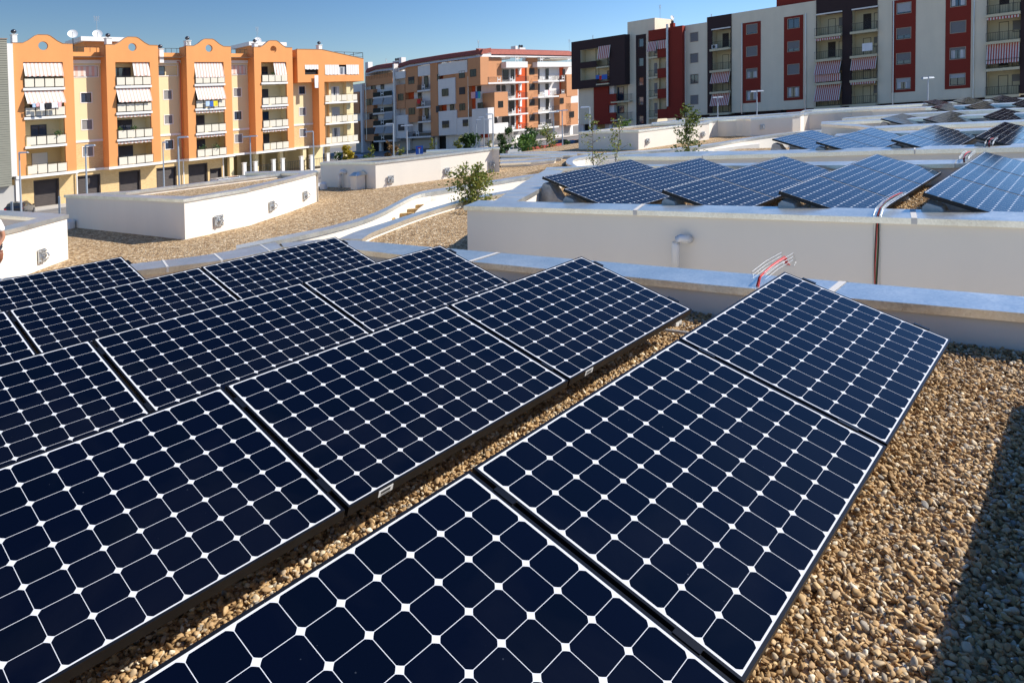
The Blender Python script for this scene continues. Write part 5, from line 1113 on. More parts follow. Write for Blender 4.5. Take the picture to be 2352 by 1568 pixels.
for (cc, z, lb) in ((c1, 6.5, 'outdoor air conditioner on the top balcony of the left brown bay'),):
    o = F2.P(cc[0]+.45, z+.35, -.1); m = MB(); F2.box(m, cc[0]+.1, cc[0]+.9, z+.05, z+.62, .1, .42); t = thing('air_conditioner', lb, 'air conditioner', F2.P(cc[0]+.5, z, .2)); m.build('casing', 'white_frame', t); m = MB(); m.tube([F2.P(cc[0]+.42, z+.34, .425), F2.P(cc[0]+.42, z+.34, .44)], .22, 14); m.build('fan_grille', 'dark_metal', t)
mat('awning_dim', (.36, .37, .38), .85)
# ---------------------------------------------------------------- MIDDLE BUILDING (white, orange and red)
c0_ = ony('M1', 1392, 600, 134.0)
FLw = Fac((c0_.x, c0_.y), B_, -A_)     # shaded wing, s runs towards the camera side corner (s<=0 along the wing)
FRw = Fac((c0_.x, c0_.y), A_, B_)      # sunlit wing
mb_ = thing('apartment_building', 'white and terracotta apartment block with red tiled roof edge, between the two larger blocks', 'building', FLw.P(0, ZS, 0))
def bl(fc, c_rect, d0, d1, mm, name='wall_block'): return blk(fc, mb_, name, 'M1', *c_rect, d0, d1, mm)
# base walls
zt_ = FLw.at('M1', 900, 330, 0)[1]
sl0 = FLw.at('M1', 150, 700, 0)[0]; m = MB(); FLw.box(m, sl0, 0, -3.0, 8.6, -9, 0); m.build('wall', 'middle_white', mb_)
sr1 = FRw.at('M1', 2400, 600, 0)[0]; m = MB(); FRw.box(m, .05, sr1, -3.0, 8.6, -9, 0); m.build('wall', 'middle_white', mb_)
m = MB(); FLw.box(m, sl0, 0, ZS, -3.02, -9, -1.0); m.build('ground_floor_wall', 'grey_wall', mb_)
m = MB(); FRw.box(m, .05, sr1, ZS, -3.02, -9, -.2); m.build('ground_floor_wall', 'middle_white', mb_)
for r_ in ((278, 430, 545, 492),): bl(FLw, r_, 0, .5, 'middle_orange')
DB = 1.1
for r_ in ((262, 565, 362, 772), (265, 850, 372, 1052), (150, 585, 222, 782), (145, 865, 226, 1062), (570, 515, 665, 737), (665, 338, 788, 575), (668, 655, 797, 867), (905, 308, 988, 1002), (1145, 368, 1278, 832)): bl(FLw, r_, 0, DB-.02*(r_[0] % 5), 'middle_orange')
for r_ in ((983, 460, 1150, 692), (988, 768, 1165, 990), (573, 808, 692, 1022), (570, 390, 664, 444), (1165, 830, 1312, 985)): bl(FLw, r_, 0, DB+.3-.02*(r_[0] % 5), 'middle_white')
for r_ in ((788, 333, 907, 415), (985, 310, 1265, 388)): bl(FLw, r_, .2, DB+.05, 'middle_white', 'terrace_front')
bl(FLw, (1270, 258, 1393, 510), 0, 2.3, 'middle_orange'); bl(FLw, (1310, 745, 1466, 982), 0, 1.7, 'middle_white')
for r_ in ((1015, 400, 1062, 462), (1018, 700, 1065, 766), (688, 575, 750, 655), (790, 425, 824, 490), (792, 713, 825, 790), (1283, 512, 1345, 745)): bl(FLw, r_, 0, .06, 'middle_red', 'red_panel')
for r_ in ((545, 310, 570, 1060), (230, 500, 262, 1180)): bl(FLw, r_, 0, DB+.5, 'middle_white', 'pilaster')
for x in (285, 562, 1273): 
    a, z0 = FLw.at('M1', x, 430, DB+.6); _, z1 = FLw.at('M1', x, 1040, DB+.6); m = MB(); m.tube([FLw.P(a, z0, DB+.62), FLw.P(a, z1, DB+.62)], .07, 6); m.build('downpipe', 'steel_pipe', mb_)
wl = [(338, 505, 378, 560, .15), (430, 497, 460, 550, .15), (290, 650, 355, 705, DB), (275, 928, 368, 985, DB), (598, 600, 650, 660, DB), (697, 438, 755, 500, DB), (700, 735, 760, 795, DB), (600, 893, 658, 950, DB+.3), (850, 430, 888, 535, .15), (790, 587, 822, 647, .15), (855, 725, 890, 835, .15), (795, 880, 830, 965, .15),
      (1020, 552, 1083, 617, DB+.3), (1024, 860, 1088, 922, DB+.3), (975, 410, 998, 470, DB), (965, 715, 1000, 775, DB), (1100, 700, 1135, 762, .2), (1095, 397, 1116, 455, .2), (1185, 380, 1243, 443, DB), (1188, 538, 1245, 600, DB), (1190, 693, 1246, 755, DB), (1222, 847, 1280, 908, DB+.3), (1292, 365, 1352, 430, 2.3), (1360, 525, 1400, 575, .2), (1365, 685, 1418, 745, .2), (322, 790, 398, 845, .2)]
for i, (x0, y0, x1, y1, d) in enumerate(wl): window(FLw, mb_, FLw.rect('M1', x0, y0, x1, y1, d+.02), d+.16, 'brown_shutter', (0, .5, 0, 1)[i % 4], 'brown_shutter', 1 if x1-x0 > 45 else 0, glass='dim_glass')
def hbr(fc, par, a, z, d):
    m = MB()
    for q in ((a-.42, a-.30, z+.05, z+.95), (a+.30, a+.42, z+.05, z+.95), (a-.3, a+.3, z+.42, z+.58)): fc.box(m, *q, d, d+.06)
    m.build('white_bracket', 'white_frame', par)
for (x0, y0, x1, y1, aw) in ((790, 487, 912, 552, 0), (783, 642, 915, 712, 0), (797, 790, 918, 855, 0), (672, 942, 920, 1000, 0), (362, 552, 545, 612, 0), (362, 700, 548, 768, 0), (365, 842, 548, 892, 0), (370, 985, 550, 1040, 0)):
    a, b, z0, z1 = FLw.rect('M1', x0, y0, x1, y1, DB); s_ = MB(); FLw.box(s_, a, b, z0-.3, z0, 0, DB+.25); bb = s_.build('balcony', 'middle_white', mb_); bars_rail(FLw, bb, a, b, z0, DB+.2, step=.22, br=.03); hbr(FLw, bb, (a+b)/2, z0+.1, DB+.22)
    if x0 < 600: sc_ = MB(); FLw.box(sc_, a, b, z0+.08, z0+.98, DB+.12, DB+.15); sc_.build('privacy_screen', mat('dark_green_mesh', (.02, .035, .025), .9), bb)
for r_ in ((355, 625, 450, 695), (455, 615, 545, 695), (460, 760, 548, 835), (372, 905, 462, 975), (465, 905, 552, 975)):
    a, b, z0, z1 = FLw.rect('M1', *r_, DB+.5); awning(FLw, mb_, a, b, z1, z0, DB+.1, DB+.7, 'awning_grey', 'awning_dim', 17, 0)
# sunlit wing
for r_ in ((1838, 252, 1950, 925),): bl(FRw, r_, 0, .35, 'middle_orange')
bl(FRw, (1395, 255, 1600, 500), -9, -.02+.9, 'middle_orange'); bl(FRw, (1527, 582, 1658, 808), 0, 3.0, 'middle_orange')
bl(FRw, (1525, 885, 1660, 968), 0, 3.0, 'middle_white', 'terrace_front')
for r_ in ((2155, 600, 2265, 890), (2222, 410, 2330, 615), (2215, 690, 2335, 890)): bl(FRw, r_, 0, 1.4+.1*(r_[0] % 3), 'middle_orange')
for r_ in ((1732, 345, 1834, 925), (2155, 342, 2195, 600), (2155, 765, 2210, 890)): bl(FRw, r_, 0, .08, 'middle_red', 'red_panel')
for (x0, yb) in ((1640, 340),): 
    a, b, z0, z1 = FRw.rect('M1', 1640, 287, 1848, 343, 2.2); m = MB(); FRw.box(m, a, b, z0, z1, -.2, 2.2); tf = m.build('terrace_front', 'middle_white', mb_); bars_rail(FRw, tf, a, b, z1, 2.1, step=.25, br=.02); hbr(FRw, tf, (a+b)/2, z1, 2.1)
a, b, z0, z1 = FRw.rect('M1', 1940, 290, 2300, 335, 1.6); m = MB(); FRw.box(m, a, b, z0, z1, -.2, 1.6); tf = m.build('terrace_front', 'middle_white', mb_); bars_rail(FRw, tf, a, b, z1, 1.5, step=.25, br=.02); hbr(FRw, tf, a+1.5, z1, 1.5); hbr(FRw, tf, b-2, z1, 1.5)
for (x0, y0, x1, y1, d) in ((1466, 418, 1856, 476, 2.2), (1660, 575, 1850, 632, 2.2), (1660, 722, 1852, 778, 2.2), (1660, 872, 1855, 930, 2.2), (1948, 415, 2148, 466, 1.7), (1948, 562, 2148, 612, 1.7), (1948, 705, 2148, 758, 1.7), (1948, 858, 2148, 905, 1.7), (2155, 420, 2215, 462, 1.2), (2155, 565, 2210, 600, 1.2), (2150, 850, 2205, 880, 1.2)):
    a, b, z0, z1 = FRw.rect('M1', x0, y0, x1, y1, d); s_ = MB(); FRw.box(s_, a, b, z0-.3, z0, 0, d+.05); bb = s_.build('balcony', 'middle_white', mb_); bars_rail(FRw, bb, a, b, z0, d, step=.22, br=.025, ends=1)
    hbr(FRw, bb, a+(b-a)*.55, z0, d+.02)
    if b-a > 6: hbr(FRw, bb, a+(b-a)*.25, z0, d+.02)
for (x0, y0, x1, y1) in ((1865, 352, 1912, 412), (1865, 502, 1914, 558), (1865, 650, 1914, 707), (1865, 797, 1914, 853)): window(FRw, mb_, FRw.rect('M1', x0, y0, x1, y1, .36), .5, 'brown_shutter', .6, 'brown_shutter', 1, glass='dim_glass')
window(FRw, mb_, FRw.rect('M1', 1562, 667, 1612, 728, 3.02), 3.14, 'brown_shutter', 0, 'brown_shutter', 1, glass='dim_glass')
for (x0, y0, x1, y1, d) in ((2160, 637, 2195, 690, 1.6), (2255, 493, 2300, 545, 1.5), (2252, 768, 2295, 822, 1.6)): window(FRw, mb_, FRw.rect('M1', x0, y0, x1, y1, d), d+.12, 'brown_shutter', 0, 'brown_shutter', 1, glass='dim_glass')
for (x0, y0, x1, y1) in ((1610, 365, 1665, 460), (1690, 362, 1720, 455), (1550, 513, 1583, 572), (1600, 515, 1635, 572), (1690, 512, 1722, 612), (1672, 665, 1722, 765), (1603, 820, 1670, 882), (1690, 810, 1722, 900), (1522, 825, 1556, 888), (1952, 355, 1962, 455), (2022, 355, 2052, 455), (1952, 500, 1964, 600), (2022, 500, 2052, 600), (1952, 643, 1966, 745), (2024, 643, 2054, 745), (1952, 790, 1966, 895), (2026, 785, 2054, 880), (2183, 360, 2208, 440), (1560, 665, 1562, 700)):
    if x1-x0 < 5: continue
    window(FRw, mb_, FRw.rect('M1', x0, y0, x1, y1, .12), .22, 'brown_shutter', 0, 'brown_shutter', 0, glass='dim_glass')
# roof edge: red tiled fascia over an open white terrace
def roofband(fc, pts, d0, d1, hgt, mm, nm_):
    m = MB()
    for (c0q, c1q) in zip(pts[:-1], pts[1:]):
        (a0, z0), (a1, z1) = c0q, c1q
        m.hexa([fc.P(a0, z0-hgt, d1), fc.P(a0, z0-hgt, d0), fc.P(a1, z1-hgt, d0), fc.P(a1, z1-hgt, d1)], [fc.P(a0, z0, d1-.5), fc.P(a0, z0+.3, d0), fc.P(a1, z1+.3, d0), fc.P(a1, z1, d1-.5)])
    return m.build(nm_, mm, mb_)
dL = 1.5
pL = [FLw.at('M1', x, y, dL) for x, y in ((590, 305), (690, 272), (1000, 222), (1400, 168))]; pL[-1] = (pL[-1][0], pL[-1][1])
roofband(FLw, pL, -1.2, dL, .85, 'roof_tile', 'tiled_roof'); roofband(FLw, [(a, z-.87) for a, z in pL], -1.2, dL+.02, .5, 'middle_white', 'roof_fascia')
pR = [FRw.at('M1', x, y, dL) for x, y in ((1400, 168), (1800, 176), (2290, 190))]
roofband(FRw, pR, .2, dL, .85, 'roof_tile', 'tiled_roof'); roofband(FRw, [(a, z-.87) for a, z in pR], .2, dL+.02, .5, 'middle_white', 'roof_fascia')
pK = [FLw.at('M1', x, y, dL) for x, y in ((280, 355), (370, 322), (545, 300))]
roofband(FLw, pK, -1.2, dL, .85, 'roof_tile', 'tiled_roof'); roofband(FLw, [(a, z-.87) for a, z in pK], -1.2, dL+.02, .5, 'middle_white', 'roof_fascia')
# terrace rooms and piers behind
for (x0, y0, x1, y1, d) in ((280, 385, 540, 430, -1.0), (590, 325, 640, 400, -1.5), (1320, 225, 1480, 262, -2)): bl(FLw, (x0, y0, x1, y1), -8, d, 'middle_white', 'terrace_room')
for x in (730, 800, 940, 1065, 1170): bl(FLw, (x, 255 if x > 900 else 300, x+26, 340), -1.6, -1.2, 'cream_panel', 'terrace_pier')
for x in (1460, 1530, 1580, 1740, 1895, 2060): bl(FRw, (x, 215, x+36, 262), -2.6, -2.2, 'cream_panel', 'terrace_pier')
bl(FRw, (1970, 232, 2290, 262), -8, -3, 'cream_panel', 'terrace_room')
for (x0, y0, x1, y1) in ((1000, 270, 1262, 310), (575, 345, 660, 392), (795, 318, 905, 335), (280, 400, 545, 430)):
    a, b, z0, z1 = FLw.rect('M1', x0, y0, x1, y1, DB); m = MB(); FLw.box(m, a, b, z1-.05, z1, DB-.03, DB+.03); n = int((b-a)/.5)
    for i in range(n+1): x = a+(b-a)*i/n; FLw.box(m, x-.012, x+.012, z0, z1, DB-.02, DB+.02)
    m.build('railing', 'dark_metal', mb_)
for (c, x0, y0, x1, y1) in (('M1', 545, 285, 597, 320), ('M1', 605, 250, 630, 300), ('M1', 280, 295, 310, 355), ('M1', 1730, 135, 1752, 190), ('M1', 1772, 152, 1826, 198)):
    fc = FLw if x0 < 1300 else FRw; a, b, z0, z1 = fc.rect(c, x0, y0, x1, y1, 0); m = MB(); fc.box(m, a, b, z0-1, z1, -1.2, 0); ch = m.build('chimney', 'middle_white', mb_)
    if x1-x0 > 40:
        for f_ in (.3, .7): m = MB(); m.tube([fc.P(a+(b-a)*f_, z1+k_, -.5) for k_ in (0, .2, .45, .6)], [.12, .22, .26, .1], 8); m.build('chimney_cowl', 'cowl_metal', ch)
antenna(FLw, mb_, 'M1', 1372, 78, 165, -2, ((.9, .25),)); antenna(FLw, mb_, 'M1', 484, 258, 300, -2, ((.9, .25),)); antenna(FRw, mb_, 'M1', 2248, 72, 188, -3, ((.95, .4),))
# ground floor: piers and dark bays
for x in (415, 690, 955, 1060, 300): bl(FLw, (x, 1000, x+24, 1200), -.6, 0, 'middle_white', 'column')
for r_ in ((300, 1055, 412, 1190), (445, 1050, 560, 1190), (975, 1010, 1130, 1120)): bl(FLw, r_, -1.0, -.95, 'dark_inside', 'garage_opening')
for r_ in ((680, 1005, 950, 1018), (690, 1052, 950, 1120)): bl(FLw, r_, -.95, -.5, 'grey_wall', 'low_wall')
for r_ in ((1140, 990, 1455, 1020), (1490, 965, 1570, 1010)): bl(FLw if r_[0] < 1300 else FRw, r_, -.9, -.1, 'red_render', 'red_panel')
for r_ in ((1920, 920, 2110, 1080), (1780, 945, 1850, 1060), (1715, 942, 1790, 985), (2200, 908, 2256, 1040), (2290, 905, 2345, 1020)): bl(FRw, r_, -.19, -.12, 'grey_shutter', 'shop_opening')
laundry(FLw, [('M1', 1300, 582, 1342, 640, 'pink', 'pink and white cloth'), ('M1', 1344, 576, 1368, 640, 'blue', 'blue cloth'), ('M1', 1369, 575, 1392, 640, 'teal', 'teal cloth')], 1.4, 'on a shaded balcony of the middle block', 'washing on the middle block')
laundry(FRw, [('M1', 2010, 562, 2042, 620, 'white', 'white towel'), ('M1', 2043, 560, 2062, 608, 'pink', 'pink towel'), ('M1', 2020, 842, 2075, 882, 'black', 'black cloth')], 1.8, 'on a sunlit balcony of the middle block', 'washing on the sunlit wing')
laundry(FLw, [('M1', 780, 650, 815, 690, 'red', 'red cloth')], 1.5, 'on a small balcony of the shaded wing', None)
for i, (x, y) in enumerate(((1762, 378), (1766, 530), (1768, 685), (1770, 835))):
    a, z = FRw.at('M1', x, y, .1); t = thing('water_heater', 'white boiler box on the red wall of the middle block, %s from the top' % ('first', 'second', 'third', 'fourth')[i], 'boiler', FRw.P(a, z-.5, .3), 'boilers on the red wall')
    m = MB(); FRw.box(m, a-.3, a+.3, z-.75, z+.6, .1, .5); m.build('casing', 'white_frame', t); m = MB(); m.tube([FRw.P(a, z+.6, .3), FRw.P(a, z+.9, .3), FRw.P(a, z+1, .5)], .05, 6); m.build('flue', 'steel_pipe', t)
# ================================================================== STREET LAMPS
mat('lamp_grey', (.42, .46, .50), .45, metal=.4); mat('lamp_glass', (.8, .8, .78), .3)
def lamp(c, x, ytop, Y, label, twin=False, hw=.55, arm=1):
    p = ony(c, x, ytop, Y); t = thing('street_lamp', label, 'street lamp', (p.x, p.y, ZS), 'street lamps in the streets beyond the roofs')
    m = MB(); m.tube([(p.x, p.y, ZS), (p.x, p.y, ZS+1.2), (p.x, p.y, p.z-.02)], [.10, .085, .055], 8); m.build('pole', 'lamp_grey', t)
    for sg in ((1, -1) if twin else (arm,)):
        m = MB(); o = Vector((p.x+sg*hw*.7, p.y, p.z)); e = Vector((1, 0, 0))
        m.hexa([o-e*hw*.75-Vector((0, .17, .05)), o+e*hw*.75-Vector((0, .13, .05)), o+e*hw*.75+Vector((0, .13, -.05)), o-e*hw*.75+Vector((0, .17, -.05))],
               [o-e*hw*.6+Vector((0, -.10, .10)), o+e*hw*.6+Vector((0, -.07, .06)), o+e*hw*.6+Vector((0, .07, .06)), o-e*hw*.6+Vector((0, .10, .10))]); hd = m.build('lamp_head', 'lamp_grey', t)
        m = MB(); m.quad(o-e*hw*.5-Vector((0, .1, .052)), o+e*hw*.6-Vector((0, .1, .052)), o+e*hw*.6+Vector((0, .1, -.052)), o-e*hw*.5+Vector((0, .1, -.052))); m.build('lens', 'lamp_glass', hd)
lamp('L1', 139, 1112, 62, 'single street lamp in front of the left orange tower, above the parked car')
lamp('L1', 620, 1060, 58, 'single grey street lamp between first and second orange towers')
lamp('L1', 1182, 1036, 75, 'thin street lamp with small head left of the taller lamp', hw=.35)
lamp('L1', 1292, 1000, 55, 'tall grey street lamp before the second recess of the orange building')
lamp('L2', 605, 920, 75, 'twin headed street lamp in front of the fourth orange tower', True)
lamp('L2', 1120, 878, 72, 'single street lamp before the right end wing of the orange building', arm=-1)
lamp('M1', 551, 885, 75, 'street lamp rising behind the second white box enclosure', arm=-1)
lamp('M1', 682, 903, 95, 'twin headed street lamp by the shaded wing of the middle block', True)
lamp('M1', 1352, 848, 105, 'thin street lamp left of three before the middle block', hw=.5)
lamp('M1', 1424, 820, 100, 'second thin street lamp before the middle block', hw=.5, arm=-1)
lamp('M1', 1469, 842, 110, 'small twin headed street lamp before the middle block', True, .4)
lamp('M1', 1511, 792, 80, 'tallest street lamp in front of the middle block', arm=-1)
lamp('M1', 2098, 775, 100, 'twin headed dark street lamp before the sunlit wing', True, .5)
lamp('M1', 2180, 758, 85, 'twin headed street lamp beside the red construction fence', True, .5)
lamp('R1', 290, 1048, 60, 'single street lamp in front of the brown corner block', arm=-1)
lamp('R1', 1545, 955, 78, 'street lamp seen before the red striped awnings', True, .4)
lamp('R2', 518, 896, 70, 'street lamp with bright head before the first red strip', True, .45)
lamp('R3', 783, 765, 62, 'street lamp with oval head between two red window strips', True, .35)
# ================================================================== TREES AND SHRUBS
def leafmat(nm, c1, c2):
    m = bpy.data.materials.new(nm); m.use_nodes = True; L = m.node_tree.links; b = m.node_tree.nodes['Principled BSDF']
    g_ = N(m, 'ShaderNodeNewGeometry'); cr = N(m, 'ShaderNodeValToRGB'); cr.color_ramp.elements[0].color = (*c1, 1); cr.color_ramp.elements[1].color = (*c2, 1)
    L.new(g_.outputs['Random Per Island'], cr.inputs[0]); L.new(cr.outputs[0], b.inputs['Base Color']); b.inputs['Roughness'].default_value = .55
    tr = N(m, 'ShaderNodeBsdfTranslucent'); L.new(cr.outputs[0], tr.inputs[0]); mx = N(m, 'ShaderNodeMixShader'); mx.inputs[0].default_value = .3
    L.new(b.outputs[0], mx.inputs[1]); L.new(tr.outputs[0], mx.inputs[2]); L.new(mx.outputs[0], m.node_tree.nodes['Material Output'].inputs[0]); MATS[nm] = m
leafmat('leaf_green', (.06, .11, .02), (.22, .24, .05)); leafmat('leaf_olive', (.10, .17, .02), (.30, .28, .05)); leafmat('leaf_dark', (.02, .06, .01), (.07, .13, .03)); leafmat('leaf_yellow', (.30, .22, .01), (.55, .40, .02)); leafmat('leaf_bright', (.06, .14, .02), (.16, .26, .04)); leafmat('leaf_autumn', (.10, .07, .02), (.26, .13, .04))
mat('bark', (.16, .12, .08), .9, var=.3, scale=12)
def tree(name, label, base, h, crown_lo, rx, lm, n_br, n_leaf, lsz, seed, trunk_r=.05, stems=1, spread=.25, cat='tree', group=None, gap=.5, px_=None):
    rg = np.random.default_rng(seed); base = Vector(base); t = thing(name, label, cat, base, group); tips = []
    tr = MB(); 
    for s_ in range(stems):
        ang = rg.uniform(0, 6.28); b0q = base+Vector((math.cos(ang), math.sin(ang), 0))*spread*(stems > 1); lean = Vector((rg.normal()*.03, rg.normal()*.03, 0))
        top = b0q+Vector((0, 0, h*rg.uniform(.92, 1)))+lean*h; pts = [b0q.lerp(top, k/6)+Vector((rg.normal(), rg.normal(), 0))*h*.008*(0 < k < 6) for k in range(7)]
        tr.tube(pts, [trunk_r*(1-.8*k/6)/(1+.3*(stems-1)) for k in range(7)], 6)
        for i in range(n_br):
            f = crown_lo+(1-crown_lo)*(i+rg.uniform(0, 1))/n_br; o = b0q.lerp(top, min(.98, f)); fr = (f-crown_lo)/(1-crown_lo+1e-6)
            w = rx*(math.sin(math.pi*(.15+.75*(1-fr)))**.7)*rg.uniform(.55, 1.1); a_ = rg.uniform(0, 6.28); d = Vector((math.cos(a_), math.sin(a_), rg.uniform(.2, .9)))
            e = o+d*w; mid = o.lerp(e, .5)+Vector((0, 0, -.05*w)); tr.tube([o, mid, e], [trunk_r*.35, trunk_r*.22, trunk_r*.08], 4, cap=False)
            tips += [(o.lerp(e, .45), w), (mid, w), (e, w), (o.lerp(e, .8), w)]
    tr.build('trunk', 'bark', t)
    lf = MB(); per = max(1, n_leaf//len(tips)); skip = rg.uniform(size=len(tips)) < gap*.4
    for (p, w), sk in zip(tips, skip):
        if sk: continue
        for _ in range(int(per*rg.uniform(.4, 1.7))+1):
            q = p+Vector(rg.normal(size=3))*w*.20; nrm = (Vector(rg.normal(size=3))+Vector((0, 0, .7))).normalized(); d1 = nrm.cross(Vector(rg.normal(size=3))).normalized(); d2 = nrm.cross(d1); s = lsz*rg.uniform(.6, 1.3)
            lf.quad(q-d1*s, q-d1*s*.15+d2*s*.55, q+d1*s, q-d1*s*.15-d2*s*.55)
    lf.build('crown', lm, t); return t
# shrub in the first light well
sb = onz('D', 1078, 440, -2.6); sb = ony('D', 1080, 455, 20.6)
tree('shrub', 'small leafy green shrub rising out of the light well', (sb.x, sb.y, -4.3), 2.72, .28, .60, 'leaf_olive', 38, 5200, .052, 11, .03, 3, .12, 'shrub', gap=.9)
sp = ony('D', 1405, 352, 24.5); tree('young_tree', 'thin reddish sapling with sparse leaves, left of two in second light well', (sp.x-.12, sp.y, -4.7), 4.55, .30, .40, 'leaf_olive', 32, 1500, .045, 21, .035, 2, .42, 'tree', gap=1.2)
sp = ony('D', 1572, 340, 23.5); tree('young_tree', 'leafier sapling with two stems, right of two in second light well', (sp.x, sp.y, -4.7), 4.45, .30, .46, 'leaf_green', 34, 2700, .055, 34, .03, 2, .30, 'tree', gap=1.0)
TR = [('M1', 115, 1110, 1240, 88, .85, 'leaf_yellow', 'round golden yellow tree beside the white parked car', 1500, .16), ('M1', 530, 1070, 1215, 92, 1.0, 'leaf_autumn', 'bushy green and rust coloured tree beside the tall lamp', 1100, .15), ('M1', 620, 1130, 1210, 90, .7, 'leaf_olive', 'sparse olive tree right of the rust coloured tree', 500, .12),
      ('M1', 340, 1100, 1210, 95, .5, 'leaf_olive', 'thin sparse tree behind the green parked car', 350, .12), ('M1', 925, 1030, 1120, 105, .6, 'leaf_olive', 'thin young tree in front of the dark open bay', 320, .14), ('M1', 1290, 985, 1110, 105, 1.5, 'leaf_dark', 'dense dark green round tree before the middle block', 2000, .22),
      ('M1', 1185, 1035, 1115, 108, .9, 'leaf_olive', 'pale sparse tree left of the dense dark green tree', 500, .16), ('M1', 1625, 945, 1130, 95, 1.05, 'leaf_dark', 'upright green tree left of the silver parked car', 1600, .16), ('M1', 1820, 1020, 1150, 80, 1.4, 'leaf_bright', 'bright green spreading tree before the red fence', 1500, .17),
      ('M1', 1880, 930, 1120, 92, 1.35, 'leaf_dark', 'taller dark green tree behind the bright green tree', 1600, .17), ('M1', 2030, 950, 1145, 78, 1.2, 'leaf_olive', 'tall sparse reddish olive tree beside the red fence', 1200, .12), ('M1', 1475, 1050, 1110, 110, .5, 'leaf_olive', 'tiny thin tree beneath the small twin lamp', 160, .14),
      ('M1', 1600, 1120, 1170, 85, .5, 'leaf_dark', 'low dark bush below the upright green tree', 300, .12), ('M1', 2195, 1070, 1115, 95, .6, 'leaf_dark', 'small dark bush beside the dark blue car', 300, .14), ('L2', 1330, 1045, 1125, 88, .6, 'leaf_dark', 'narrow dark tree left of the golden yellow tree', 500, .14),
      ('M1', 285, 1200, 1240, 80, .6, 'leaf_dark', 'low shrub between the white and green parked cars', 300, .12), ('R1', 630, 1195, 1250, 70, .7, 'leaf_bright', 'pale green tree below the lowest balcony of the tan block', 500, .14)]
for i, (c, x, yt, yb, Y, rx, lm, lb, nl, ls) in enumerate(TR):
    p = ony(c, x, yt, Y); h = p.z-ZS; pb = ony(c, x, yb, Y); clo = max(.15, min(.85, (pb.z-ZS)/h-.15 if h > 0 else .3))
    tree('tree' if h > 1.2 else 'bush', lb, (p.x, p.y, ZS), h, clo, rx, lm, 14, nl, ls, 50+i, .07, 1, 0, 'tree', 'street trees beyond the roofs', gap=.7)
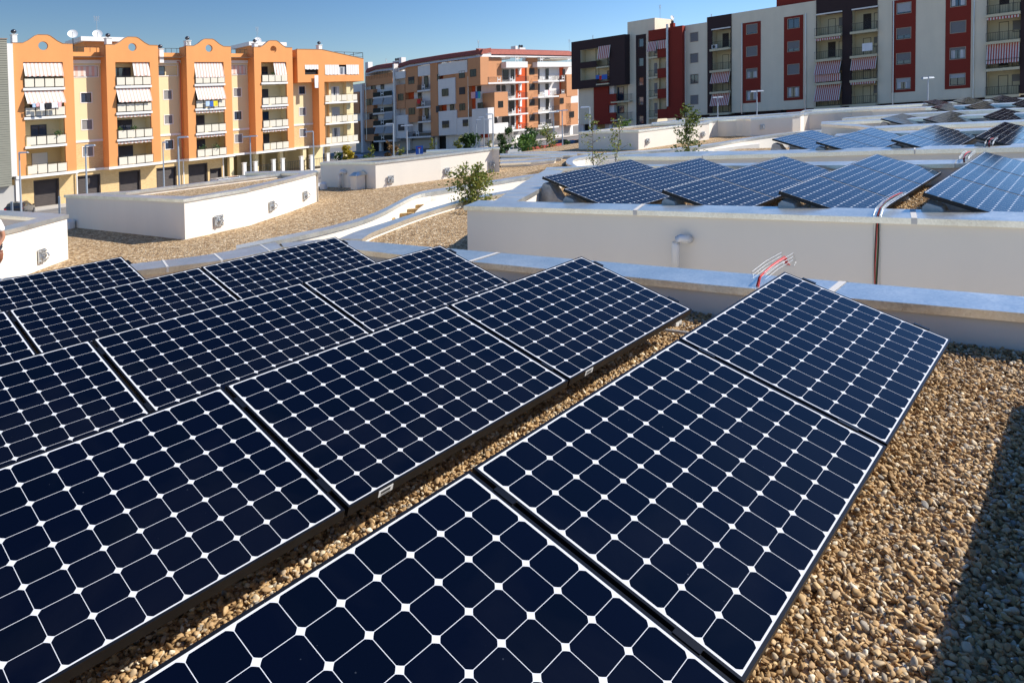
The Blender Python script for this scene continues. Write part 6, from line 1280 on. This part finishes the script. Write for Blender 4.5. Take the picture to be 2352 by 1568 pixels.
# ================================================================== CARS
mat('tyre', (.02, .02, .02), .8); mat('rim_silver', (.5, .5, .52), .3, metal=.9); mat('car_glass', (.02, .03, .035), .05, spec=1.0); mat('tail_red', (.5, .01, .01), .2); mat('head_clear', (.7, .7, .7), .1); mat('plate_white', (.75, .75, .75), .5)
def car(label, pos, ang, paint, kind='hatch', L_=4.0, Wd=1.70, H=1.45):
    mat('paint_'+paint, PAINT[paint], .25, metal=.1, coat=.8)
    t = thing('parked_car', label, 'car', pos, 'cars parked in the streets'); e = Vector((math.cos(ang), math.sin(ang), 0)); s = Vector((-e.y, e.x, 0)); o = Vector(pos)
    P = lambda x, y, z: o+e*x+s*y+Zv*z
    # profile stations: x, half width low, belt height, roof half width, roof z
    if kind == 'van': st = [(-.5, .93, .75, .70, .95), (-.49, .97, .95, .84, .99), (-.30, 1, .95, .86, 1.0), (.0, 1, .93, .86, 1.0), (.22, 1, .90, .84, .97), (.36, .99, .82, .76, .70), (.48, .92, .60, .7, .62), (.5, .86, .5, .6, .52)]
    else: st = [(-.5, .90, .62, .72, .64), (-.48, .95, .70, .72, .80), (-.38, .98, .70, .70, .95), (-.18, 1, .68, .70, 1.0), (.02, 1, .66, .69, .985), (.15, 1, .65, .70, .82), (.25, .99, .63, .72, .66), (.42, .96, .57, .70, .58), (.49, .90, .48, .66, .49), (.5, .86, .42, .6, .43)]
    m = MB(); gl = MB(); rings = []
    for x, w, bz, rw_, rz in st:
        X = x*L_; hw = Wd/2
        rings.append([P(X, -w*hw*.94, .22), P(X, -w*hw, .45), P(X, -w*hw*.98, bz*H), P(X, -rw_*hw*(1 if rz > bz+.05 else 1.2), max(rz, bz)*H-.02), P(X, 0, max(rz, bz)*H), P(X, rw_*hw*(1 if rz > bz+.05 else 1.2), max(rz, bz)*H-.02), P(X, w*hw*.98, bz*H), P(X, w*hw, .45), P(X, w*hw*.94, .22)])
    for r0, r1, a, b_ in zip(rings[:-1], rings[1:], st[:-1], st[1:]):
        for j in range(8): m.quad(r0[j], r1[j], r1[j+1], r0[j+1])
    m.quad(*rings[0]); m.quad(*rings[-1][::-1]); m.quad(rings[0][0], rings[0][8], rings[-1][8], rings[-1][0]); m.build('body', 'paint_'+paint, t, smooth=False)
    # side glass, windscreen, rear window set just proud of the shell
    up_ = [i for i, q in enumerate(st) if q[4] > q[2]+.05]
    i0, i1 = up_[0], up_[-1]
    for sg, (lo_, hi) in ((-1, (2, 3)), (1, (6, 5))):
        g = MB()
        for i in range(i0, i1+0):
            a, b_ = rings[i], rings[i+1]; q = [a[lo_].lerp(a[hi], .10), b_[lo_].lerp(b_[hi], .10), b_[lo_].lerp(b_[hi], .85), a[lo_].lerp(a[hi], .85)]
            q = [v+s*sg*.012+Zv*.004 for v in q]; q[0] = q[0].lerp(q[1], .08); q[3] = q[3].lerp(q[2], .08); g.quad(*(q if sg < 0 else q[::-1]))
        g.build('side_window', 'car_glass', t)
    g = MB(); a, b_ = rings[i1], rings[min(i1+1, len(rings)-1)]; g.quad(*[v+e*.012+Zv*.012 for v in (a[3].lerp(a[5], .06), b_[3].lerp(b_[5], .10), b_[5].lerp(b_[3], .10), a[5].lerp(a[3], .06))]); g.build('windscreen', 'car_glass', t)
    rw2 = rings[i0]; rw3 = rings[max(i0-1, 0)]; x0 = st[0][0]*L_
    g = MB(); zb_ = st[0][2]*H if kind != 'van' else .72*H
    g.quad(*[v-e*.015+Zv*.01 for v in (P(-.485*L_, -Wd*.34, .70*H), P(-.485*L_, Wd*.34, .70*H), P(-.40*L_ if kind != 'van' else -.487*L_, Wd*.30, .93*H), P(-.40*L_ if kind != 'van' else -.487*L_, -Wd*.30, .93*H))]); g.build('rear_window', 'car_glass', t)
    for sy in (-1, 1):
        g = MB(); g.box(P(-.493*L_, sy*Wd*.39, .60*H), e*.03, s*.09, Zv*.09); g.build('tail_light', 'tail_red', t)
        g = MB(); g.box(P(.485*L_, sy*Wd*.35, .46*H), e*.03, s*.13, Zv*.06); g.build('headlight', 'head_clear', t)
        g = MB(); g.box(P(.18*L_, sy*Wd*.56, .66*H), e*.05, s*.09, Zv*.06); g.build('mirror', 'paint_'+paint, t)
        for fx in (-.31, .31):
            c = P(fx*L_, sy*(Wd/2-.10), .31); w = MB(); w.tube([c-s*.11, c+s*.11], .31, 16); wh = w.build('wheel', 'tyre', t); w = MB(); w.tube([c+s*sy*.10, c+s*sy*.125], .20, 10); w.build('rim', 'rim_silver', wh)
    g = MB(); g.box(P(-.502*L_, 0, .36*H), e*.01, s*.26, Zv*.06); g.build('number_plate', 'plate_white', t)
PAINT = {'black': (.015, .017, .022), 'white': (.7, .7, .7), 'green': (.25, .45, .36), 'silver': (.42, .43, .44), 'blue': (.02, .03, .08), 'dark': (.05, .055, .065)}
aA = math.atan2(A_.y, A_.x); aB = math.atan2(B_.y, B_.x)
p = ony('L1', 146, 1525, 69); car('black hatchback parked by the garage doors of the orange building', (p.x, p.y, ZS), R(110), 'black', L_=4.1, H=1.5)
p = ony('L2', 395, 1270, 72); car('white van parked in front of the orange building garages', (p.x+.3, p.y+2, ZS), aA, 'white', 'van', L_=4.6, Wd=1.85, H=1.95)
for (c, x, y, Y, an, pt, lb) in (('M1', 215, 1240, 86, aB, 'white', 'white car half hidden next to the golden yellow tree'), ('M1', 370, 1235, 82, aB+math.pi, 'green', 'pale green old car behind the second white box'), ('M1', 1700, 1110, 100, aA, 'silver', 'silver car below the bright green tree'), ('M1', 2135, 1050, 108, aA+math.pi, 'blue', 'dark blue car beside the red fence'),
                           ('M1', 2285, 1060, 104, aA+math.pi*.95, 'dark', 'dark grey car near the white shop fronts'), ('M1', 500, 1205, 100, aB, 'dark', 'dark car behind the rust coloured tree'), ('M1', 30, 1150, 100, aB, 'silver', 'silver car behind the golden yellow tree'), ('M1', 220, 1160, 112, aB, 'blue', 'blue car under the shaded end of the middle block')):
    q = ony(c, x, y, Y); r = ray(*px(c, x, y)); k = ZS+.75; s_ = k/r.z; P_ = r*s_ if 60 < s_ < 140 else q
    car(lb, (q.x, q.y, ZS), an, pt, L_=3.9)
# ================================================================== SMALL STREET OBJECTS
# blue dead-end sign
p = ony('M1', 804, 1140, 70); t = thing('road_sign', 'blue square dead end road sign with white T and red bar', 'road sign', (p.x, p.y, ZS))
mat('sign_blue', (.01, .10, .45), .4); mat('sign_white', (.8, .8, .8), .4); mat('sign_red', (.6, .02, .02), .4)
m = MB(); m.tube([(p.x, p.y+.05, ZS), (p.x, p.y+.05, p.z+.3)], .035, 6); m.build('post', 'steel_pipe', t)
m = MB(); m.box(p, (.36, 0, 0), (0, .015, 0), (0, 0, .42)); sg = m.build('panel', 'sign_blue', t)
m = MB(); m.box(p+Vector((0, -.02, -.08)), (.05, 0, 0), (0, .004, 0), (0, 0, .26)); m.build('symbol', 'sign_white', sg); m = MB(); m.box(p+Vector((0, -.021, .22)), (.15, 0, 0), (0, .004, 0), (0, 0, .055)); m.build('symbol', 'sign_red', sg)
# red construction fence
mat('fence_red', (.42, .07, .045), .8, var=.2, scale=2)
a_ = ony('M1', 1850, 1120, 80); b_ = ony('M1', 2175, 1105, 84); t = thing('site_fence', 'low rust red site fence behind the sparse trees', 'fence', (a_.x, a_.y, ZS)); ztop = ony('M1', 2000, 1095, 82).z
n = 12
for i in range(n):
    q0, q1 = Vector((a_.x, a_.y, 0)).lerp(Vector((b_.x, b_.y, 0)), i/n), Vector((a_.x, a_.y, 0)).lerp(Vector((b_.x, b_.y, 0)), (i+1)/n-.006); d = (q1-q0)/2; s_ = Vector((-d.y, d.x, 0)).normalized()
    m = MB(); m.box((q0+q1)/2+Zv*(ZS+ztop)/2, d, s_*.04, Zv*(ztop-ZS)/2); m.build('panel', 'fence_red', t)
# wire mesh school fence posts near the black car
for i, (x, yt) in enumerate(((395, 470), (410, 470), (78, 470), (92, 460))):
    p = ony('L1', (425 if i == 0 else 434 if i == 1 else 80 if i == 2 else 90), 1425 if i < 2 else 1462, 45); t = MB(); t.tube([(p.x, p.y, ZS), (p.x, p.y, p.z)], .03, 6); tag(t.build('fence_post', 'lamp_grey', None), 'thin grey fence post, %s' % ('left of the pair by the white box', 'right of the pair by the white box', 'left of the pair before the black car', 'right of the pair before the black car')[i], 'post', 'thin fence posts at street edge')
# pavements
g = MB(); F0.q(g, [(-40, ZS+.12, .3), (26, ZS+.12, .3), (26, ZS+.12, 4.5), (-40, ZS+.12, 4.5)][::-1]); F0.q(g, [(-40, ZS, 4.5), (26, ZS, 4.5), (26, ZS+.12, 4.5), (-40, ZS+.12, 4.5)]); tag(g.build('pavement', 'pavement'), kind='structure')
g = MB(); F2.q(g, [(-40, ZS+.12, 0), (40, ZS+.12, 0), (40, ZS+.12, 6), (-40, ZS+.12, 6)][::-1]); tag(g.build('pavement', 'pavement'), kind='structure')
g = MB(); FRw.q(g, [(-2, ZS+.12, -.2), (30, ZS+.12, -.2), (30, ZS+.12, 5), (-2, ZS+.12, 5)][::-1]); tag(g.build('pavement', 'pavement'), kind='structure')
# ================================================================== ROOF DETAILS
def anchor(c, x, y, Yg, label, z=None, w=.13, plane=None):
    P0, u = plane; n = Vector((u.y, -u.x, 0)); 
    r = ray(*px(c, x, y)); tt = P0.dot(n)/r.dot(n); p = r*tt
    if n.dot(-p) < 0: n = -n
    t = thing('anchor_plate', label, 'wall anchor', p, 'galvanised anchor plates on the white walls')
    m = MB(); m.box(p+n*.012, u*w, n*.012, Zv*w*1.15); pl = m.build('plate', 'galvanised_steel', t)
    for sx in (-1, 1):
        for sz in (-1, 1): m = MB(); m.tube([p+u*sx*w*.7+Zv*sz*w*.8+n*.02, p+u*sx*w*.7+Zv*sz*w*.8+n*.06], .022, 6); m.build('bolt', 'galvanised_steel', pl)
    m = MB(); pts = []
    for k in range(13): a_ = 2*math.pi*k/12; pts.append(p+n*.10+n*.07*math.cos(a_)+Zv*.07*math.sin(a_)+u*.02)
    m.tube(pts, .016, 6, cap=False); m.tube([p+n*.02, p+n*.10], .035, 8); m.build('ring', 'galvanised_steel', t)
def pl2(a, b): a = Vector((a[0], a[1], 0)); b = Vector((b[0], b[1], 0)); return (a, (b-a).normalized())
w1 = [Vector((p.x, p.y, 0)) for p in bx1]
anchor('K1', 1495, 525, 19, 'anchor plate nearest the corner on the sunlit wall of the first white box', plane=pl2(w1[1], w1[2]))
anchor('K1', 1857, 425, 21, 'middle anchor plate on the sunlit wall of the first white box', plane=pl2(w1[2], w1[3]))
anchor('K1', 2085, 353, 23, 'farthest anchor plate on the sunlit wall of the first white box', plane=pl2(w1[3], w1[4]))
anchor('K1', 283, 765, 15, 'large anchor plate on the white wall behind the person', plane=pl2(bx0[0], bx0[1]))
w2_ = [Vector((p.x, p.y, 0)) for p in bx2]
anchor('K2', 757, 325, 27, 'left anchor plate on the second white box with pipe', plane=pl2(w2_[1], w2_[2]))
anchor('K2', 1142, 270, 28, 'middle anchor plate on the second white box, above the shrub', plane=pl2(w2_[2], w2_[3]))
anchor('K2', 1447, 230, 29, 'right anchor plate on the second white box', plane=pl2(w2_[2], w2_[3]))
w3_ = [Vector((p.x, p.y, 0)) for p in bx3]
anchor('K3', 993, 440, 24, 'anchor plate on the far white box left of the right sapling', plane=pl2(w3_[1], w3_[2]), w=.13)
anchor('K3', 1487, 377, 24, 'anchor plate on the far white box right of the right sapling', plane=pl2(w3_[2], w3_[3]), w=.13)
W7p = [Vector((p.x, p.y, 0)) for p in W7f]
anchor('K3', 2017, 313, 24, 'left anchor plate on the long curved wall below the tan block', plane=pl2(W7p[4], W7p[5]), w=.13)
anchor('K4', 385, 393, 24, 'right anchor plate on the long curved wall below the tan block', plane=pl2(W7p[6], W7p[7]), w=.13)
# bent pipes
def bent_pipe(name, label, c, x, ytop, ybot, P0, u, r, out, bend):
    n = Vector((u.y, -u.x, 0)); n = -n if n.dot(-P0) < 0 else n
    rr = ray(*px(c, x, ytop)); tt = P0.dot(n)/rr.dot(n); p = rr*tt; zb = ony(c, x, ybot, p.y).z
    e_ = bend; m = MB(); q = Vector((p.x, p.y, 0))+n*out; zt = p.z
    pts = [q+Zv*zb, q+Zv*(zt-1.9*e_), q+u*.12*e_+Zv*(zt-1.2*e_), q+u*.5*e_+Zv*(zt-.5*e_), q+u*1.05*e_+Zv*(zt-.22*e_), q+u*1.6*e_+Zv*(zt-.45*e_)-n*out*.3, q+u*1.9*e_+Zv*(zt-.8*e_)-n*out*1.3]
    m.tube(pts, r, 12); o = m.build(name, mat('pvc_white', (.72, .71, .69), .4), None, smooth=True); tag(o, label, 'pipe'); return o
W2p = [Vector((p.x, p.y, 0)) for p in W2f]
bent_pipe('vent_pipe', 'short bent white pipe coming out of the tall cream wall', 'K5', 1757, 140, 420, W2p[1]+Vector((0, 0, 0)), (W2p[2]-W2p[1]).normalized(), .052, .10, .07)
u2 = (w2_[1]-w2_[0]).normalized()
bent_pipe('drain_pipe', 'bent white drain pipe on shaded end of the second white box', 'K2', 426, 262, 386, w2_[0], u2, .075, .12, .13)
nn_ = Vector((u2.y, -u2.x, 0)); nn_ = -nn_ if nn_.dot(-w2_[0]) < 0 else nn_
rr = ray(*px('K2', 566, 388)); p = rr*((w2_[0]).dot(nn_)/rr.dot(nn_)); zt_v = ony('K2', 566, 292, p.y).z
t = thing('vent_box', 'small capped white vent box against the second white box', 'vent', (p.x, p.y, ZL)); m = MB(); m.box(Vector((p.x, p.y, (ZL+zt_v)/2))+nn_*.22, u2*.22, nn_*.2, Zv*(zt_v-ZL)/2); m.build('body', 'white_plaster', t)
m = MB(); c_ = Vector((p.x, p.y, zt_v))+nn_*.22; m.hexa([c_-u2*.29-nn_*.25, c_+u2*.29-nn_*.25, c_+u2*.29+nn_*.27, c_-u2*.29+nn_*.27], [c_-u2*.12-nn_*.2+Zv*.14, c_+u2*.12-nn_*.2+Zv*.14, c_+u2*.12+nn_*.1+Zv*.14, c_-u2*.12+nn_*.1+Zv*.14]); m.build('cap', 'galvanised_sheet', t)
# wire baskets with cables
mat('cable_black', (.01, .01, .012), .5); mat('cable_red', (.55, .04, .03), .5); mat('cable_green', (.10, .18, .04), .6)
def basket(label, path, side, w=.10, hgt=.06, cables=('cable_black', 'cable_red', 'cable_green', 'cable_black'), step=.10, wr=.0024, cr_=.009, group='wire cable trays'):
    """path: world points; side: unit vector across the tray"""
    path = [Vector(p) for p in path]; t = thing('cable_tray', label, 'cable tray', path[0], group); m = MB()
    L_ = [0]
    for i in range(1, len(path)): L_.append(L_[-1]+(path[i]-path[i-1]).length)
    def nrm(i): d = (path[min(i+1, len(path)-1)]-path[max(i-1, 0)]).normalized(); return d.cross(side).normalized()
    NR = [nrm(i) for i in range(len(path))]
    for i in range(len(NR)):
        if NR[i].z < -.2 or (abs(NR[i].z) <= .2 and NR[i].dot(-A_) < 0): NR[i] = -NR[i]
    for k, (s_, h_) in enumerate(((-1, 0), (1, 0), (-1, 1), (1, 1), (0, 0), (-1, .5), (1, .5))): m.tube([p+side*s_*w/2+NR[i]*hgt*h_ for i, p in enumerate(path)], wr, 5)
    dd = 0
    while dd < L_[-1]:
        i = max(j for j in range(len(L_)) if L_[j] <= dd); i = min(i, len(path)-2); f = (dd-L_[i])/(L_[i+1]-L_[i]); p = path[i].lerp(path[i+1], f); n_ = NR[i].lerp(NR[i+1], f).normalized()
        m.tube([p-side*w/2+n_*hgt, p-side*w/2, p+side*w/2, p+side*w/2+n_*hgt], wr*.9, 4); dd += step
    m.build('wire_basket', 'galvanised_steel', t)
    if cables:
        for k, (mm, ph) in enumerate(zip(cables, (0, 2.1, 4.0, 5.2))):
            c = MB(); pts = []
            for i in range(len(path)-1):
                for f in (0, .25, .5, .75): q = L_[i]+(L_[i+1]-L_[i])*f; pts.append(path[i].lerp(path[i+1], f)+side*(w*.16*math.sin(q*4.2+ph*.35)+(k-1.5)*w*.10)+NR[i].lerp(NR[i+1], f)*(.016+.010*(k % 2)))
            pts.append(path[-1]+NR[-1]*.02+side*(k-1.5)*w*.1); c.tube(pts, cr_, 6); c.build('cable', mm, t)
    return t
# down the tall cream wall
tp = onz('K6', 1283, 200, ZC); rim = onz('K6', 1283, 232, Z2)
o_ = -A_*.05
top0 = Vector((rim.x, rim.y, Z2+.05)); P_ = [Vector((rim.x, rim.y, -3.1))+o_, Vector((rim.x, rim.y, -2.2))+o_, Vector((rim.x, rim.y, Z2-.1))+o_, Vector((rim.x, rim.y, Z2+.0))+o_*.9, top0+A_*.04, top0+A_*.35+Zv*.03, top0+A_*.75+Zv*.03, top0+A_*1.15+Zv*.02]
basket('wire cable tray climbing the tall cream wall with black and red cables', P_, B_, .07, .03, cr_=.005, wr=.0018)
# over the near parapet
q = onz('K6', 398, 745, ZC); q = Vector((q.x, q.y, 0)); zt_ = ZC+.05
basket('wire cable tray crossing the near parapet with thick red cables', [q-A_*.04+Zv*(ZC-.22), q-A_*.03+Zv*(ZC-.02), q+A_*.02+Zv*zt_, q+A_*.30+Zv*(zt_+.02), q+A_*.66+Zv*(zt_+.02), q+A_*.70+Zv*(zt_-.05)], B_, .10, .06, cr_=.005, wr=.0012, cables=('cable_red', 'cable_red', 'cable_red'))
for (c, x, y, lb, z_) in (('K4', 1838, 718, 'small wire cable tray on the rear parapet of the middle group', Z2), ('K4', 2055, 585, 'small wire cable tray over the wall of the second group', Z3)):
    q = onz(c, x, y, z_); q = Vector((q.x, q.y, 0)); basket(lb, [q-A_*.3+Zv*(z_-.35), q-A_*.28+Zv*(z_+.05), q+A_*.15+Zv*(z_+.08), q+A_*.5+Zv*(z_+.08)], B_, .13, .05, cr_=.012, wr=.003)
# grey conduit and loose block by the parapet end of second row
q0 = onz('K5', 1650, 838, ZG+.05); q1 = onz('K5', 1830, 862, ZG+.05); m = MB(); m.tube([q0-(q1-q0)*.6, q0, q1, q1+(q1-q0)*.5], .014, 8); tag(m.build('conduit', mat('conduit_grey', (.5, .48, .45), .5)), 'thin grey conduit lying on pebbles near the parapet', 'conduit')
# dark drain grate box by the far curved wall
p = onz('K4', 500, 410, ZL); m = MB(); m.box(p+Zv*.12, Vector((.32, 0, 0)), Vector((0, .15, 0)), Zv*.12); tag(m.build('drain_box', mat('dark_red_box', (.10, .04, .04), .6)), 'small dark box at the foot of the far curved wall', 'box')
for (c, x, y, lb) in (('K1', 478, 560, 'small white vent cover at left end of the first white box'), ('K2', 298, 372, 'low white vent cover left of the second white box')):
    p = onz(c, x, y+18, ZL); m = MB(); m.tube([p, p+Zv*.22, p+Zv*.30], [.16, .16, .05], 12); tag(m.build('vent_cover', 'pvc_white', None, smooth=False), lb, 'vent')

# loose block beside the conduit
p = onz('K5', 1735, 812, ZG); m = MB(); m.hexa([p+A_*-.05+B_*-.05, p+A_*-.05+B_*.03, p+A_*.05+B_*.03, p+A_*.05+B_*-.05], [p+A_*-.045+B_*-.05+Zv*.12, p+A_*-.045+B_*.015+Zv*.115, p+A_*.045+B_*.015+Zv*.125, p+A_*.045+B_*-.05+Zv*.12])
tag(m.build('concrete_block', 'precast_concrete'), 'small pale concrete block on the pebbles between the two nearest panel rows', 'concrete block')
# ================================================================== PERSON at the left edge
def person():
    mat('skin', (.42, .20, .12), .55, var=.08, scale=8); mat('shirt_white', (.80, .80, .80), .9, bump=.4, bscale=14); mat('trousers', (.05, .06, .09), .9); mat('hair', (.03, .02, .015), .8); mat('leather', (.22, .08, .04), .6, var=.3, scale=20)
    sh = ony('D', -2, 512, 12.7); fx, fy = sh.x-.22, sh.y; base = Vector((fx, fy, ZL)); K = sh.z+.02-ZL
    t = thing('person', 'person in white short sleeved shirt holding a brown pouch, cut off at the left edge', 'person', base)
    g = lambda x, y, z: Vector((fx+x, fy+y, ZL+z))
    s_ = K/1.42
    J = {'pel': (0, 0, .95), 'sp': (0, .01, 1.15), 'ch': (0, .02, 1.32), 'nk': (0, .02, 1.47), 'hd0': (0, -.01, 1.56), 'hd1': (0, -.02, 1.66), 'hd2': (0, 0, 1.75),
         'hl': (-.10, 0, .90), 'kl': (-.11, -.03, .50), 'al': (-.12, .02, .08), 'tl': (-.13, -.16, .03), 'hr': (.10, 0, .90), 'kr': (.11, -.04, .50), 'ar': (.12, .01, .08), 'tr': (.13, -.17, .03),
         'sl': (-.19, .02, 1.40), 'el': (-.27, .04, 1.12), 'wl': (-.27, -.08, .88), 'sr': (.19, .02, 1.40), 'er': (.255, .06, 1.13), 'wr': (.20, -.10, .90), 'pr': (.215, -.13, .84)}
    E_ = [('pel', 'sp'), ('sp', 'ch'), ('ch', 'nk'), ('nk', 'hd0'), ('hd0', 'hd1'), ('hd1', 'hd2'), ('pel', 'hl'), ('hl', 'kl'), ('kl', 'al'), ('al', 'tl'), ('pel', 'hr'), ('hr', 'kr'), ('kr', 'ar'), ('ar', 'tr'), ('ch', 'sl'), ('sl', 'el'), ('el', 'wl'), ('ch', 'sr'), ('sr', 'er'), ('er', 'wr'), ('wr', 'pr')]
    RD = {'pel': .14, 'sp': .125, 'ch': .145, 'nk': .058, 'hd0': .075, 'hd1': .10, 'hd2': .075, 'hl': .095, 'kl': .06, 'al': .042, 'tl': .035, 'hr': .095, 'kr': .06, 'ar': .042, 'tr': .035, 'sl': .06, 'el': .042, 'wl': .027, 'sr': .06, 'er': .042, 'wr': .028, 'pr': .034}
    def skin(nm_, keys, edges, radf, mm, par):
        idx = {k: i for i, k in enumerate(keys)}; me = bpy.data.meshes.new(nm_); org = Vector(t['org'])
        me.from_pydata([W(g(J[k][0]*s_, J[k][1]*s_, J[k][2]*s_))-org for k in keys], [(idx[a], idx[b]) for a, b in edges], []); o = bpy.data.objects.new(nm_, me); COL.objects.link(o); o.parent = par; o['org'] = tuple(org)
        md = o.modifiers.new('skin', 'SKIN'); md.use_smooth_shade = True
        for i, k in enumerate(keys): r = radf(k); me.skin_vertices[0].data[i].radius = (r, r*.8 if k in ('ch', 'sp', 'pel') else r)
        me.skin_vertices[0].data[0].use_root = True
        sd = o.modifiers.new('sub', 'SUBSURF'); sd.levels = 2; sd.render_levels = 2; me.materials.append(G(mm)); return o
    keys = list(J); body = skin('body', keys, E_, lambda k: RD[k], 'skin', t)
    J['srm'] = (.235, .045, 1.22); J['slm'] = (-.24, .03, 1.22); J['neck0'] = (0, .02, 1.42)
    sk = ['pel', 'sp', 'ch', 'neck0', 'sl', 'slm', 'sr', 'srm']
    skin('shirt', sk, [('pel', 'sp'), ('sp', 'ch'), ('ch', 'neck0'), ('ch', 'sl'), ('sl', 'slm'), ('ch', 'sr'), ('sr', 'srm')], lambda k: {'pel': .165, 'sp': .15, 'ch': .165, 'neck0': .07, 'sl': .082, 'slm': .068, 'sr': .082, 'srm': .070}[k], 'shirt_white', t)
    tk = ['pel', 'hl', 'kl', 'al', 'hr', 'kr', 'ar']
    skin('trousers', tk, [('pel', 'hl'), ('hl', 'kl'), ('kl', 'al'), ('pel', 'hr'), ('hr', 'kr'), ('kr', 'ar')], lambda k: {'pel': .15, 'hl': .115, 'kl': .08, 'al': .062, 'hr': .115, 'kr': .08, 'ar': .062}[k], 'trousers', t)
    J['h1'] = (0, .03, 1.70); J['h2'] = (0, .02, 1.77); skin('hair', ['h1', 'h2'], [('h1', 'h2')], lambda k: {'h1': .108, 'h2': .09}[k], 'hair', t)
    w0 = g(.215*s_, -.13*s_, .84*s_)
    for i in range(5):
        a_ = (-.03+.015*i, 0) if i < 4 else (-.045, .02)
        m = MB(); b0_ = w0+Vector((a_[0], -.01, -.02)); m.tube([b0_, b0_+Vector((0, -.02, -.03)), b0_+Vector((0, .0, -.055)), b0_+Vector((0, .02, -.05))], [.009, .009, .008, .007], 7); m.build('finger', 'skin', body, smooth=True)
    q = ony('D', 0, 590, 12.6)
    m = MB(); m.tube([q+Vector((-.02, 0, .10)), q+Vector((-.015, 0, .05)), q+Vector((-.02, 0, -.04)), q+Vector((-.04, 0, -.12))], [.055, .065, .058, .03], 12); m.tube([q+Vector((-.02, 0, .095)), q+Vector((-.02, 0, .11))], .068, 12)
    pc = m.build('pouch', 'leather', None, smooth=True); tag(pc, 'brown leather pouch held by the person at the left edge', 'pouch')
person()
